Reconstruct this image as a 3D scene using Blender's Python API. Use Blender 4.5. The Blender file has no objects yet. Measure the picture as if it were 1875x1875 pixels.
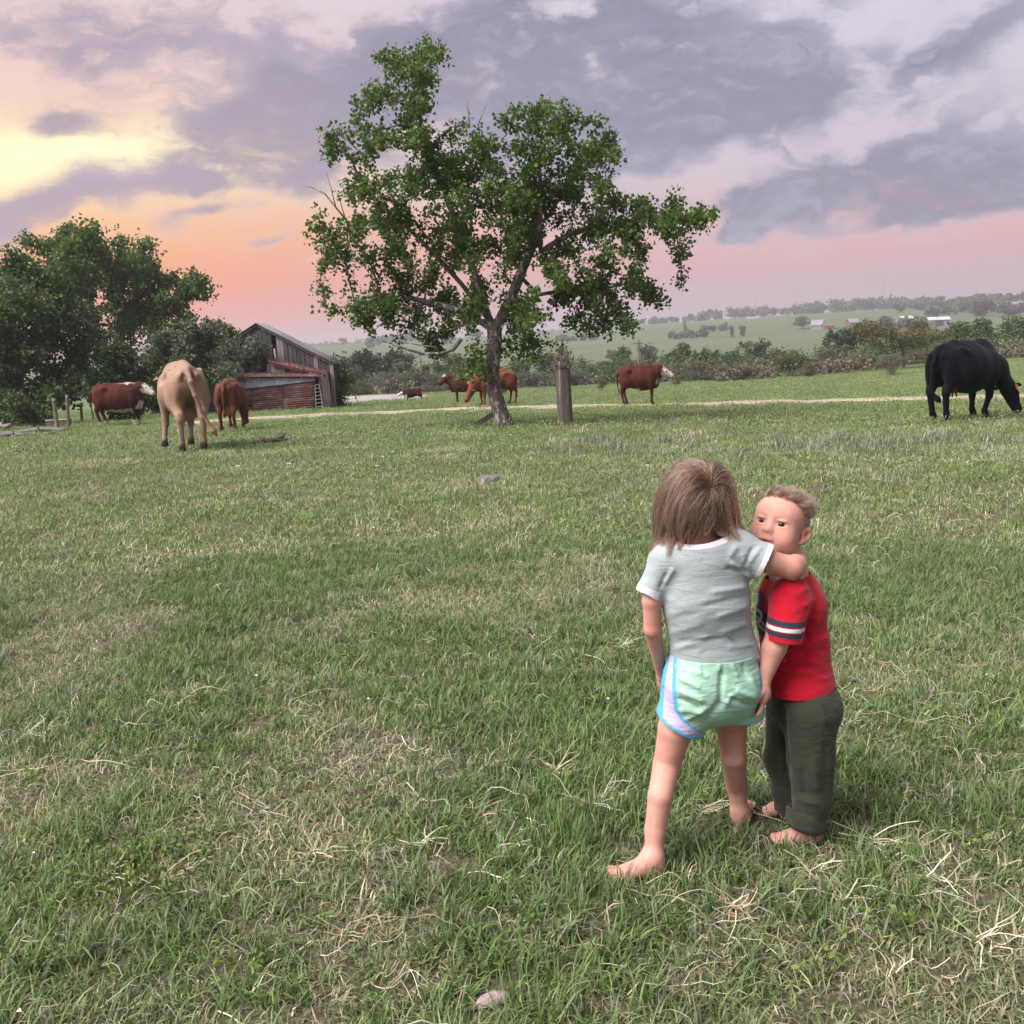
import bpy, bmesh, math, random
import numpy as np
from mathutils import Vector, Matrix

random.seed(7)
rng = np.random.default_rng(7)
C = bpy.context.scene.collection
scene = bpy.context.scene
R = math.radians

# ------------------------------------------------------------------ camera
F = 1840.0            # focal length in pixels of the 1875 px photograph
PITCH, ROLL = R(9.2), R(2.5)
EYE = np.array([0.0, 0.0, 1.40])
_fw = np.array([0, math.cos(PITCH), -math.sin(PITCH)])
_r0 = np.array([1.0, 0, 0]); _u0 = np.array([0, math.sin(PITCH), math.cos(PITCH)])
CR = math.cos(ROLL)*_r0 - math.sin(ROLL)*_u0
CU = math.sin(ROLL)*_r0 + math.cos(ROLL)*_u0
cam_d = bpy.data.cameras.new('camera'); cam = bpy.data.objects.new('camera', cam_d); C.objects.link(cam)
cam.matrix_world = Matrix(((CR[0], CU[0], -_fw[0], EYE[0]), (CR[1], CU[1], -_fw[1], EYE[1]), (CR[2], CU[2], -_fw[2], EYE[2]), (0, 0, 0, 1)))
cam_d.sensor_fit = 'HORIZONTAL'; cam_d.sensor_width = 36.0; cam_d.lens = 36.0*F/1875.0
cam_d.clip_start = 0.05; cam_d.clip_end = 6000
scene.camera = cam

def ray(u, v):
    d = _fw*F + CR*(u-937.5) - CU*(v-937.5)
    return d/np.linalg.norm(d)
def P(u, v, Y):                      # the point on the vertical plane y = Y seen at photo pixel (u, v)
    d = ray(u, v); return EYE + d*((Y-EYE[1])/d[1])
def azel(u, v):
    d = ray(u, v); return math.degrees(math.atan2(d[0], d[1])), math.degrees(math.asin(d[2]))
def proj(p):
    q = np.asarray(p, float)-EYE
    zz = q@_fw
    return 937.5+F*(q@CR)/zz, 937.5-F*(q@CU)/zz

# ------------------------------------------------------------------ node helper
class NT:
    def __init__(s, tree): s.t = tree; s.n = tree.nodes; s.l = tree.links
    def new(s, typ, **kw):
        nd = s.n.new(typ)
        for k, v in kw.items(): setattr(nd, k, v)
        return nd
    def put(s, sock, val):
        if val is None: return
        if isinstance(val, bpy.types.NodeSocket): s.l.new(val, sock)
        else: sock.default_value = val
    def m(s, op, a, b=None, c=None, clamp=False):
        nd = s.new('ShaderNodeMath', operation=op, use_clamp=clamp)
        for i, x in enumerate((a, b, c)): s.put(nd.inputs[i], x)
        return nd.outputs[0]
    def mix(s, f, a, b, blend='MIX'):
        nd = s.new('ShaderNodeMix', data_type='RGBA', blend_type=blend)
        s.put(nd.inputs[0], f)
        for i, x in ((6, a), (7, b)):
            if not isinstance(x, bpy.types.NodeSocket) and len(x) == 3: x = (*x, 1)
            s.put(nd.inputs[i], x)
        return nd.outputs[2]
    def ramp(s, f, stops, interp='LINEAR'):
        nd = s.new('ShaderNodeValToRGB'); cr = nd.color_ramp; cr.interpolation = interp
        while len(cr.elements) < len(stops): cr.elements.new(0.5)
        for e, (p, c) in zip(cr.elements, stops):
            e.position = p
            e.color = (c, c, c, 1) if isinstance(c, (int, float)) else (*c, 1)
        s.put(nd.inputs[0], f); return nd.outputs[0]
    def noise(s, vec, scale, detail=4, rough=0.55, dist=0.0, dim='3D', col=False):
        nd = s.new('ShaderNodeTexNoise', noise_dimensions=dim)
        s.put(nd.inputs['Vector'], vec); nd.inputs['Scale'].default_value = scale
        nd.inputs['Detail'].default_value = detail; nd.inputs['Roughness'].default_value = rough
        nd.inputs['Distortion'].default_value = dist
        return nd.outputs['Color' if col else 'Fac']
    def mapr(s, v, a, b, c=0.0, d=1.0, smooth=False):
        nd = s.new('ShaderNodeMapRange', interpolation_type='SMOOTHSTEP' if smooth else 'LINEAR')
        s.put(nd.inputs[0], v)
        for i, x in zip((1, 2, 3, 4), (a, b, c, d)): nd.inputs[i].default_value = x
        return nd.outputs[0]

def lin(r, g, b):
    f = lambda c: c/12.92 if c <= 0.04045 else ((c+0.055)/1.055)**2.4
    return (f(r/255), f(g/255), f(b/255))

# ------------------------------------------------------------------ exposure, world, sun
EXPO = 2.62
scene.view_settings.view_transform = 'Standard'; scene.view_settings.look = 'None'
scene.view_settings.exposure = EXPO; scene.view_settings.gamma = 1; scene.view_settings.use_curve_mapping = False

SUN_AZ, SUN_EL = R(-118), R(50)       # where the bright veil of cloud lets most of the daylight through
world = bpy.data.worlds.new('World'); scene.world = world; world.use_nodes = True
def build_world():
    t = NT(world.node_tree); t.n.clear()
    out = t.new('ShaderNodeOutputWorld')
    tc = t.new('ShaderNodeTexCoord').outputs['Generated']
    sp = t.new('ShaderNodeSeparateXYZ'); t.l.new(tc, sp.inputs[0])
    el0 = t.m('MULTIPLY', t.m('ARCSINE', sp.outputs[2]), 57.29578)
    az0 = t.m('MULTIPLY', t.m('ARCTAN2', sp.outputs[0], sp.outputs[1]), 57.29578)
    cb = t.new('ShaderNodeCombineXYZ'); t.l.new(az0, cb.inputs[0]); t.l.new(el0, cb.inputs[1])
    # ragged edges: the cloud plan is pushed about by two sizes of turbulence
    def centred(scale, amp, detail, rough=0.6):
        mp = t.new('ShaderNodeMapping'); t.l.new(cb.outputs[0], mp.inputs[0])
        mp.inputs['Rotation'].default_value = (0, 0, R(-16)); mp.inputs['Scale'].default_value = (0.62, 1.0, 1)
        nz = t.noise(mp.outputs[0], scale, detail, rough, col=True)
        v = t.new('ShaderNodeVectorMath', operation='SUBTRACT'); t.l.new(nz, v.inputs[0]); v.inputs[1].default_value = (.5, .5, .5)
        w = t.new('ShaderNodeVectorMath', operation='SCALE'); t.l.new(v.outputs[0], w.inputs[0]); w.inputs['Scale'].default_value = amp
        return w.outputs[0]
    a1 = t.new('ShaderNodeVectorMath', operation='ADD'); t.l.new(cb.outputs[0], a1.inputs[0]); t.l.new(centred(0.13, 5.0, 3), a1.inputs[1])
    a2 = t.new('ShaderNodeVectorMath', operation='ADD'); t.l.new(a1.outputs[0], a2.inputs[0]); t.l.new(centred(0.5, 1.7, 7), a2.inputs[1])
    P2 = a2.outputs[0]
    # masses of cloud: centre, half length, half thickness (pixels of the view they were measured in), tilt, weight
    blobs = [(960, 40, 360, 90, 8, 1.0), (700, 165, 310, 62, 24, .95), (450, 235, 130, 45, 22, .62), (1180, 150, 330, 95, 12, .95), (1440, 140, 170, 40, 16, .6),
             (1730, 100, 260, 45, 24, .95), (1630, 300, 260, 78, 14, .95), (1800, 345, 180, 60, 12, .8), (1420, 370, 170, 30, 14, .75), (1190, 280, 210, 46, 16, 1.0), (960, 260, 220, 52, 14, .85),
             (120, 372, 165, 38, 20, 1.0), (20, 425, 90, 26, 12, .9), (545, 308, 150, 46, 20, 1.1), (320, 350, 60, 22, 18, .75),
             (110, 215, 55, 24, 10, .75), (240, 110, 260, 95, 24, .50), (70, 40, 220, 60, 6, .55), (420, 170, 160, 60, 24, .35), (485, 452, 75, 20, 16, .75),
             (390, 408, 60, 18, 10, .55), (1500, 30, 260, 30, 20, .4), (1300, 430, 120, 16, 14, .4), (1750, 385, 200, 22, 12, .5), (640, 470, 80, 18, 14, .5), (250, 440, 120, 22, 12, .5), (1120, 400, 130, 26, 14, .6), (1330, 225, 160, 34, 18, .5)]
    cover = None
    for (u, v, a, b, tilt, w) in blobs:
        az, el = azel(u, v)
        mp = t.new('ShaderNodeMapping', vector_type='TEXTURE'); t.l.new(P2, mp.inputs[0])
        mp.inputs['Location'].default_value = (az, el, 0)
        mp.inputs['Rotation'].default_value = (0, 0, R(tilt-2.5)); mp.inputs['Scale'].default_value = (a*.031, b*.031, 1)
        dt = t.new('ShaderNodeVectorMath', operation='DOT_PRODUCT'); t.l.new(mp.outputs[0], dt.inputs[0]); t.l.new(mp.outputs[0], dt.inputs[1])
        g = t.m('POWER', 0.45, t.m('POWER', dt.outputs['Value'], 1.1))
        cover = t.m('MULTIPLY', g, w) if cover is None else t.m('MULTIPLY_ADD', g, w, cover)
    # the deck goes on over the rest of the sky at the same average cover
    far = t.m('MAXIMUM', t.mapr(t.m('ABSOLUTE', az0), 30, 42, 0, 1, True), t.mapr(el0, 19, 26, 0, 1, True))
    mpf = t.new('ShaderNodeMapping'); t.l.new(P2, mpf.inputs[0]); mpf.inputs['Rotation'].default_value = (0, 0, R(-14)); mpf.inputs['Scale'].default_value = (.045, .11, 1)
    fb = t.noise(mpf.outputs[0], 1.0, 7, .6)
    deck = t.m('MULTIPLY', t.mapr(fb, .36, .62, 0, 1.0), far)
    deck = t.m('MULTIPLY', deck, t.mapr(el0, 2, 9, 0, 1, True))
    cover = t.m('MAXIMUM', cover, deck)
    mpd = t.new('ShaderNodeMapping'); t.l.new(P2, mpd.inputs[0]); mpd.inputs['Rotation'].default_value = (0, 0, R(-20)); mpd.inputs['Scale'].default_value = (.095, .36, 1)
    fd = t.noise(mpd.outputs[0], 1.0, 8, .62)
    fs = t.noise(mpd.outputs[0], 4.2, 6, .68, .4)
    cover = t.m('MINIMUM', cover, 1.05)
    dens = t.mapr(t.m('ADD', t.m('ADD', cover, t.m('MULTIPLY', t.m('SUBTRACT', fd, .5), 1.6)), t.m('MULTIPLY', t.m('SUBTRACT', fs, .5), .65)), .08, 1.16, 0, 1, True)
    # clear sky between the clouds: warm toward the sunset, lilac away from it
    saz, sel = azel(170, 290)
    gs = t.m('POWER', 2.718, t.m('MULTIPLY', t.m('POWER', t.m('DIVIDE', t.m('SUBTRACT', az0, saz-2), 19.0), 2), -1.0))
    e01 = t.m('DIVIDE', el0, 40.0, clamp=True)
    warm = t.ramp(e01, [(0, lin(222, 140, 128)), (.045, lin(248, 138, 104)), (.10, lin(255, 140, 78)), (.15, lin(255, 168, 88)), (.22, lin(255, 205, 138)), (.29, lin(250, 208, 166)), (.36, lin(236, 204, 196)), (.45, lin(228, 208, 214)), (.6, lin(222, 212, 222)), (1, lin(205, 202, 220))])
    cool = t.ramp(e01, [(0, lin(172, 158, 176)), (.05, lin(190, 164, 176)), (.12, lin(222, 164, 164)), (.165, lin(224, 168, 170)), (.22, lin(206, 190, 200)), (.4, lin(214, 206, 218)), (.6, lin(216, 210, 224)), (1, lin(205, 202, 222))])
    clear = t.mix(gs, cool, warm)
    # the sun itself behind the veil
    mg = t.new('ShaderNodeMapping', vector_type='TEXTURE'); t.l.new(a1.outputs[0], mg.inputs[0])
    mg.inputs['Location'].default_value = (saz, sel, 0); mg.inputs['Rotation'].default_value = (0, 0, R(3)); mg.inputs['Scale'].default_value = (9.0, 1.9, 1)
    dg = t.new('ShaderNodeVectorMath', operation='DOT_PRODUCT'); t.l.new(mg.outputs[0], dg.inputs[0]); t.l.new(mg.outputs[0], dg.inputs[1])
    glow = t.m('POWER', 0.3679, dg.outputs['Value'])
    clear = t.mix(t.m('MULTIPLY', glow, 1.0, clamp=True), clear, tuple(1.3*q for q in lin(255, 250, 190)))
    # cloud: thin lit edges, grey lavender cores, rosy near the sunset
    core = t.mix(t.mapr(t.m('ADD', t.m('MULTIPLY', fd, .65), t.m('MULTIPLY', fs, .35)), .38, .62, 0, 1), lin(90, 93, 121), lin(164, 159, 178))
    core = t.mix(t.m('MULTIPLY', gs, t.mapr(el0, 22, 8, .12, .62, True)), core, lin(190, 158, 168))
    edge = t.mix(gs, lin(208, 196, 208), lin(244, 200, 178))
    cl = t.mix(t.mapr(dens, .1, .95, 0, 1, True), edge, core)
    sky = t.mix(dens, clear, cl)
    bg = t.new('ShaderNodeBackground'); t.l.new(sky, bg.inputs[0]); bg.inputs[1].default_value = 1.06/(2**EXPO)
    ns = t.new('ShaderNodeTexSky', sky_type='NISHITA', sun_disc=False)
    ns.sun_elevation = SUN_EL; ns.sun_rotation = SUN_AZ
    ns.altitude = 100; ns.dust_density = 3
    bn = t.new('ShaderNodeBackground'); t.l.new(ns.outputs[0], bn.inputs[0]); bn.inputs[1].default_value = 0.05
    ms = t.new('ShaderNodeMixShader'); ms.inputs[0].default_value = 0.94
    t.l.new(bn.outputs[0], ms.inputs[1]); t.l.new(bg.outputs[0], ms.inputs[2])
    t.l.new(ms.outputs[0], out.inputs[0])
build_world()
world.cycles.sampling_method = 'MANUAL'; world.cycles.sample_map_resolution = 512

sun_d = bpy.data.lights.new('sun', 'SUN'); sun = bpy.data.objects.new('sun', sun_d); C.objects.link(sun)
sun_d.energy = 1.5; sun_d.angle = R(46); sun_d.color = (1.0, 0.95, 0.9)
_sd = Vector((math.sin(SUN_AZ)*math.cos(SUN_EL), math.cos(SUN_AZ)*math.cos(SUN_EL), math.sin(SUN_EL)))
sun.rotation_euler = _sd.to_track_quat('Z', 'Y').to_euler()
scene.cycles.max_bounces = 6; scene.cycles.transparent_max_bounces = 8; scene.cycles.volume_bounces = 0
try: scene.cycles_curves.shape = 'RIBBONS'
except Exception: pass

# ------------------------------------------------------------------ terrain height
def sst(a, b, x):
    t = np.clip((x-a)/(b-a), 0, 1); return t*t*(3-2*t)
def vnoise(x, y, seed=0):
    s = 0
    r = np.random.default_rng(seed)
    for k in range(7):
        a = r.uniform(0, 6.28); f = r.uniform(.6, 1.7); p = r.uniform(0, 6.28)
        s = s + np.sin((x*math.cos(a)+y*math.sin(a))*f+p)
    return s/7*1.6
def height(x, y):
    x = np.asarray(x, float); y = np.asarray(y, float)
    r = np.sqrt(x*x+y*y)+1e-6
    z = -3.0*(1-np.exp(-(r/80.7)**2))
    z = z + 1.1*sst(20, 45, x)*sst(40, 80, r)*(1-sst(110, 200, r))
    z = z - 2.0*sst(95, 190, r)
    az = np.degrees(np.arctan2(x, np.maximum(y, 1e-3)))
    A = np.interp(az, [-60, -27, -10, 0, 8, 16, 27, 60], [16, 15, 16.5, 19, 22.5, 25.5, 27.5, 29])
    z = z + A*sst(230, 960, r)*np.where(y > 0, 1, .3)
    und = (0.030*vnoise(x*1.1, y*1.1, 3)+0.012*vnoise(x*3.1, y*3.1, 5))*sst(2.8, 6.0, r)
    und = und + 0.05*vnoise(x*.35, y*.5, 9)*sst(8, 20, r)
    z = z + und*(1-sst(90, 160, r)) + sst(200, 400, r)*0.6*vnoise(x*.012, y*.012, 11)
    z = z + .16*np.exp(-((x+5.0)**2/30+(y-15.5)**2/22))+.10*np.exp(-((x+10)**2/90+(y-35)**2/30))
    # hollow of the pond
    px, py = (x-PX)/PA, (y-PY)/PB
    q = np.sqrt(px*px+py*py)
    z = np.where(q < 1.5, z*sst(1.05, 1.5, q)+(PZ-0.35*(1-sst(.75, 1.03, q)))*(1-sst(1.05, 1.5, q)), z)
    return z
PX, PY, PA, PB, PZ = -10.6, 66.0, 5.6, 6.0, -1.36
def G(u, v, tmax=2500):              # where the view ray through (u, v) meets the ground
    d = ray(u, v); lo = 0.5; t = 0.5
    while t < tmax:
        p = EYE+d*t
        if p[2] < float(height(p[0], p[1])):
            a, b = lo, t
            for _ in range(30):
                m_ = (a+b)/2; p = EYE+d*m_
                if p[2] < float(height(p[0], p[1])): b = m_
                else: a = m_
            return EYE+d*b
        lo = t; t *= 1.02
    return None
def gz(x, y): return float(height(x, y))
# ------------------------------------------------------------------ object helpers
def tag(o, label=None, cat=None, group=None, kind=None):
    if label: o['label'] = label
    if cat: o['category'] = cat
    if group: o['group'] = group
    if kind: o['kind'] = kind
    return o
def empty(name, loc=(0, 0, 0), rz=0.0, label=None, cat=None, group=None):
    o = bpy.data.objects.new(name, None); C.objects.link(o); o.empty_display_size = .1
    o.location = loc; o.rotation_euler = (0, 0, rz)
    return tag(o, label, cat, group)
def obj(name, verts, faces, mat, parent=None, smooth=False, tint=None, loc=None, rz=None, kind=None):
    me = bpy.data.meshes.new(name)
    V = np.asarray(verts, np.float32)
    if isinstance(faces, np.ndarray):
        n, k = faces.shape
        me.vertices.add(len(V)); me.vertices.foreach_set('co', V.ravel())
        me.loops.add(n*k); me.loops.foreach_set('vertex_index', faces.astype(np.int32).ravel())
        me.polygons.add(n); me.polygons.foreach_set('loop_start', np.arange(0, n*k, k, dtype=np.int32))
        me.update(calc_edges=True); me.validate()
    else:
        me.from_pydata(V.tolist(), [], faces); me.update()
    if smooth: me.shade_smooth()
    if tint is not None:
        a = me.color_attributes.new('tint', 'FLOAT_COLOR', 'POINT')
        tt = np.asarray(tint, np.float32)
        if tt.shape[1] == 3: tt = np.c_[tt, np.ones(len(tt), np.float32)]
        a.data.foreach_set('color', tt.astype(np.float32).ravel())
    for m_ in (mat if isinstance(mat, (list, tuple)) else [mat]): me.materials.append(m_)
    o = bpy.data.objects.new(name, me); C.objects.link(o)
    if parent is not None: o.parent = parent
    if loc is not None: o.location = loc
    if rz is not None: o.rotation_euler = (0, 0, rz)
    if kind: o['kind'] = kind
    return o
def copy_tree(o, parent=None):
    c = o.copy(); C.objects.link(c); c.parent = parent
    for ch in list(o.children): copy_tree(ch, c)
    return c

class MB:                             # collects loose pieces into one mesh
    def __init__(s): s.v = []; s.f = []; s.n = 0
    def add(s, v, f):
        s.v.append(np.asarray(v, float)); s.f += [tuple(int(i)+s.n for i in q) for q in f]; s.n += len(v)
    def box(s, lo, hi):
        x0, y0, z0 = lo; x1, y1, z1 = hi
        s.add([(x0, y0, z0), (x1, y0, z0), (x1, y1, z0), (x0, y1, z0), (x0, y0, z1), (x1, y0, z1), (x1, y1, z1), (x0, y1, z1)],
              [(3, 2, 1, 0), (4, 5, 6, 7), (0, 1, 5, 4), (1, 2, 6, 5), (2, 3, 7, 6), (3, 0, 4, 7)])
    def prism(s, poly, d):            # poly: 3-D points of the front face, d: extrusion vector
        n = len(poly); a = np.asarray(poly, float); b = a+np.asarray(d, float)
        s.add(np.r_[a, b], [tuple(range(n)), tuple(range(2*n-1, n-1, -1))]+[((i+1) % n, i, n+i, n+(i+1) % n) for i in range(n)])
    def tube(s, pts, rad, sides=6, caps=True):
        v, f = tube(pts, rad, sides, caps); s.add(v, f)
    def obj(s, name, mat, parent=None, **kw): return obj(name, np.concatenate(s.v), s.f, mat, parent, **kw)

def tube(pts, rad, sides=6, caps=True):
    pts = np.asarray(pts, float); n = len(pts)
    rad = np.full(n, rad) if np.isscalar(rad) else np.asarray(rad, float)
    tg = np.gradient(pts, axis=0); tg /= np.linalg.norm(tg, axis=1)[:, None]+1e-9
    ref = np.array([0, 0, 1.0]) if abs(tg[0][2]) < .9 else np.array([1.0, 0, 0])
    V = []
    u = np.cross(tg[0], ref); u /= np.linalg.norm(u)
    for i in range(n):
        u = u-tg[i]*(u@tg[i]); u /= np.linalg.norm(u)+1e-9
        w = np.cross(tg[i], u)
        a = np.arange(sides)*2*math.pi/sides
        V.append(pts[i]+rad[i]*(np.cos(a)[:, None]*u+np.sin(a)[:, None]*w))
    Fc = [(i*sides+j, i*sides+(j+1) % sides, (i+1)*sides+(j+1) % sides, (i+1)*sides+j) for i in range(n-1) for j in range(sides)]
    if caps: Fc += [tuple(range(sides-1, -1, -1)), tuple(range((n-1)*sides, n*sides))]
    return np.concatenate(V), Fc

# ------------------------------------------------------------------ materials
def material(name, col, rough=.8, var=None, var2=None, bump=None, attr=False, sss=0, spec=.3, coord='Object', sheen=0, trans=0, stretch=None, mixcol=None):
    """var = (scale, amount): lighter/darker mottling; mixcol = (colour, scale, lo, hi): patches of a second colour; bump = (scale, strength)"""
    m_ = bpy.data.materials.new(name); m_.use_nodes = True
    t = NT(m_.node_tree); b = t.n['Principled BSDF']; out = t.n['Material Output']
    vec = t.new('ShaderNodeTexCoord').outputs[coord]
    if coord == 'World': pass
    if stretch:
        mp = t.new('ShaderNodeMapping'); t.l.new(vec, mp.inputs[0]); mp.inputs['Scale'].default_value = stretch; vec = mp.outputs[0]
    c = t.new('ShaderNodeRGB').outputs[0]; c.default_value = (*col, 1)
    if attr:
        c = t.new('ShaderNodeAttribute', attribute_name='tint').outputs['Color']
    if mixcol:
        for (c2, sc, lo, hi) in (mixcol if isinstance(mixcol, list) else [mixcol]):
            c = t.mix(t.mapr(t.noise(vec, sc, 6, .65), lo, hi), c, c2)
    for vv in (var, var2):
        if vv:
            f = t.mapr(t.noise(vec, vv[0], 5, .6), .3, .7, 1-vv[1], 1+vv[1])
            g = t.new('ShaderNodeCombineColor'); [t.l.new(f, g.inputs[i]) for i in range(3)]
            c = t.mix(1.0, c, g.outputs[0], 'MULTIPLY')
    t.put(b.inputs['Base Color'], c)
    b.inputs['Roughness'].default_value = rough; b.inputs['Specular IOR Level'].default_value = spec
    if sss:
        b.inputs['Subsurface Weight'].default_value = sss; b.inputs['Subsurface Radius'].default_value = (1, .35, .2); b.inputs['Subsurface Scale'].default_value = .008
    if sheen:
        b.inputs['Sheen Weight'].default_value = sheen; b.inputs['Sheen Roughness'].default_value = .5
    if bump:
        hsum = None
        for (sc, st) in (bump if isinstance(bump, list) else [bump]):
            hgt = t.m('MULTIPLY', t.noise(vec, sc, 4, .6), st)
            hsum = hgt if hsum is None else t.m('ADD', hsum, hgt)
        bp = t.new('ShaderNodeBump'); bp.inputs['Strength'].default_value = 1.0; bp.inputs['Distance'].default_value = 1.0
        t.l.new(hsum, bp.inputs['Height']); t.l.new(bp.outputs[0], b.inputs['Normal'])
    if trans:
        tr = t.new('ShaderNodeBsdfTranslucent'); t.put(tr.inputs[0], c)
        ms = t.new('ShaderNodeMixShader'); ms.inputs[0].default_value = trans
        t.l.new(b.outputs[0], ms.inputs[1]); t.l.new(tr.outputs[0], ms.inputs[2]); t.l.new(ms.outputs[0], out.inputs[0])
    return m_
def foliage_mat(name, c1, c2, c3, trans=.3, scale=1.2, rough=.65, attr=False):
    """leaf colour drifts between three greens from sprig to sprig (world scale noise) and from leaf to leaf (tint attribute)"""
    m_ = bpy.data.materials.new(name); m_.use_nodes = True
    t = NT(m_.node_tree); b = t.n['Principled BSDF']; out = t.n['Material Output']
    pos = t.new('ShaderNodeNewGeometry').outputs['Position']
    f = t.mapr(t.noise(pos, scale, 3, .6), .32, .68)
    c = t.ramp(f, [(0, c1), (.5, c2), (1, c3)])
    at = t.new('ShaderNodeAttribute', attribute_name='tint').outputs['Color']
    c = t.mix(1.0, c, at, 'MULTIPLY')
    t.put(b.inputs['Base Color'], c); b.inputs['Roughness'].default_value = rough; b.inputs['Specular IOR Level'].default_value = .25
    if trans:
        tr = t.new('ShaderNodeBsdfTranslucent'); t.put(tr.inputs[0], c)
        ms = t.new('ShaderNodeMixShader'); ms.inputs[0].default_value = trans
        t.l.new(b.outputs[0], ms.inputs[1]); t.l.new(tr.outputs[0], ms.inputs[2]); t.l.new(ms.outputs[0], out.inputs[0])
    return m_

# ------------------------------------------------------------------ smooth-union solids -> one continuous skin
def cone(a, b, ra, rb, k=.03, sq=None, sub=False):
    return dict(t='c', a=np.asarray(a, float), b=np.asarray(b, float), ra=ra, rb=rb, k=k, sq=sq, sub=sub)
def ell(c, r, k=.03, rot=None, sub=False):
    return dict(t='e', a=np.asarray(c, float), r=np.asarray(r, float)*np.ones(3), k=k, rot=rot, sub=sub)
def _dist(p, X):
    if p['t'] == 'c':
        q = X-p['a']; ab = p['b']-p['a']
        if p['sq']:
            n, f = p['sq']; n = np.asarray(n, float)
            q = q+(1/f-1)*(q@n)[..., None]*n; ab = ab+(1/f-1)*(ab@n)*n
        L2 = ab@ab+1e-12
        tt = np.clip((q@ab)/L2, 0, 1)
        return np.linalg.norm(q-tt[..., None]*ab, axis=-1)-(p['ra']+tt*(p['rb']-p['ra']))
    q = X-p['a']
    if p['rot'] is not None: q = q@p['rot']          # columns of rot: the local axes
    k0 = np.linalg.norm(q/p['r'], axis=-1); k1 = np.linalg.norm(q/p['r']**2, axis=-1)+1e-9
    return k0*(k0-1)/k1
def _bbox(p):
    if p['t'] == 'c':
        m_ = max(p['ra'], p['rb']); lo = np.minimum(p['a'], p['b'])-m_; hi = np.maximum(p['a'], p['b'])+m_
    else:
        m_ = p['r'].max() if p['rot'] is not None else p['r']
        lo = p['a']-m_; hi = p['a']+m_
    return lo, hi
def smin(a, b, k):
    h = np.maximum(k-np.abs(a-b), 0)/k
    return np.minimum(a, b)-h*h*k*.25
def sdf_at(prims, X):
    D = np.full(X.shape[:-1], 10.0)
    for p in prims:
        d = _dist(p, X)
        D = -smin(-D, d, p['k']) if p['sub'] else smin(D, d, p['k'])
    return D
def skin(prims, cell):
    bb = [_bbox(p) for p in prims if not p['sub']]
    lo = np.min([b[0] for b in bb], axis=0)-3*cell; hi = np.max([b[1] for b in bb], axis=0)+3*cell
    n = np.ceil((hi-lo)/cell).astype(int)+1
    D = np.full(n, 1.0, np.float32)
    ax = [lo[i]+cell*np.arange(n[i]) for i in range(3)]
    for p in prims:
        a, b = _bbox(p); mg = p['k']+2*cell
        i0 = np.clip(np.floor((a-mg-lo)/cell).astype(int), 0, n-1); i1 = np.clip(np.ceil((b+mg-lo)/cell).astype(int)+1, 1, n)
        if np.any(i1 <= i0): continue
        sl = tuple(slice(i0[j], i1[j]) for j in range(3))
        X = np.stack(np.meshgrid(*[ax[j][sl[j]] for j in range(3)], indexing='ij'), -1)
        d = _dist(p, X).astype(np.float32)
        D[sl] = -smin(-D[sl], d, p['k']) if p['sub'] else smin(D[sl], d, p['k'])
    return surface_nets(D, lo, cell)
def surface_nets(D, lo, cell):
    S = D < 0
    nx, ny, nz = D.shape
    cnt = np.zeros((nx-1, ny-1, nz-1), np.float32); acc = np.zeros((nx-1, ny-1, nz-1, 3), np.float32)
    for ax in range(3):
        a = [slice(None)]*3; b = [slice(None)]*3; a[ax] = slice(0, -1); b[ax] = slice(1, None)
        d0, d1 = D[tuple(a)], D[tuple(b)]; cr = S[tuple(a)] != S[tuple(b)]
        tt = np.where(cr, d0/np.where(np.abs(d0-d1) < 1e-9, 1, d0-d1), 0).astype(np.float32)
        o1, o2 = [i for i in range(3) if i != ax]
        for s1 in (0, 1):
            for s2 in (0, 1):
                sl = [slice(None)]*3
                sl[o1] = slice(s1, D.shape[o1]-1+s1); sl[o2] = slice(s2, D.shape[o2]-1+s2)
                c_ = cr[tuple(sl)]; cnt += c_
                acc[..., ax] += np.where(c_, tt[tuple(sl)], 0); acc[..., o1] += c_*s1; acc[..., o2] += c_*s2
    act = cnt > 0
    idx = np.full(act.shape, -1, np.int64); I = np.argwhere(act); idx[act] = np.arange(len(I))
    V = lo+cell*(I+acc[act]/cnt[act][:, None])
    quads = []
    for ax in range(3):
        a = [slice(None)]*3; b = [slice(None)]*3; a[ax] = slice(0, -1); b[ax] = slice(1, None)
        s0, s1 = S[tuple(a)], S[tuple(b)]
        E = np.argwhere(s0 != s1); o1, o2 = [(1, 2), (2, 0), (0, 1)][ax]
        ok = (E[:, o1] > 0) & (E[:, o2] > 0) & (E[:, o1] < D.shape[o1]-1) & (E[:, o2] < D.shape[o2]-1)
        E = E[ok]
        if not len(E): continue
        def gi(d1, d2):
            e = E.copy(); e[:, o1] -= d1; e[:, o2] -= d2; return idx[e[:, 0], e[:, 1], e[:, 2]]
        q = np.stack([gi(1, 1), gi(0, 1), gi(0, 0), gi(1, 0)], 1)
        fl = s1[E[:, 0], E[:, 1], E[:, 2]]
        q[fl] = q[fl][:, ::-1]
        quads.append(q)
    return V, np.concatenate(quads)
def relax(V, Fq, it=2, lam=.5):
    E = np.concatenate([Fq[:, [i, (i+1) % 4]] for i in range(4)])
    for _ in range(it):
        s = np.zeros_like(V); c = np.zeros(len(V))
        np.add.at(s, E[:, 0], V[E[:, 1]]); np.add.at(c, E[:, 0], 1)
        np.add.at(s, E[:, 1], V[E[:, 0]]); np.add.at(c, E[:, 1], 1)
        V = V+lam*(s/c[:, None]-V)
    return V
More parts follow.
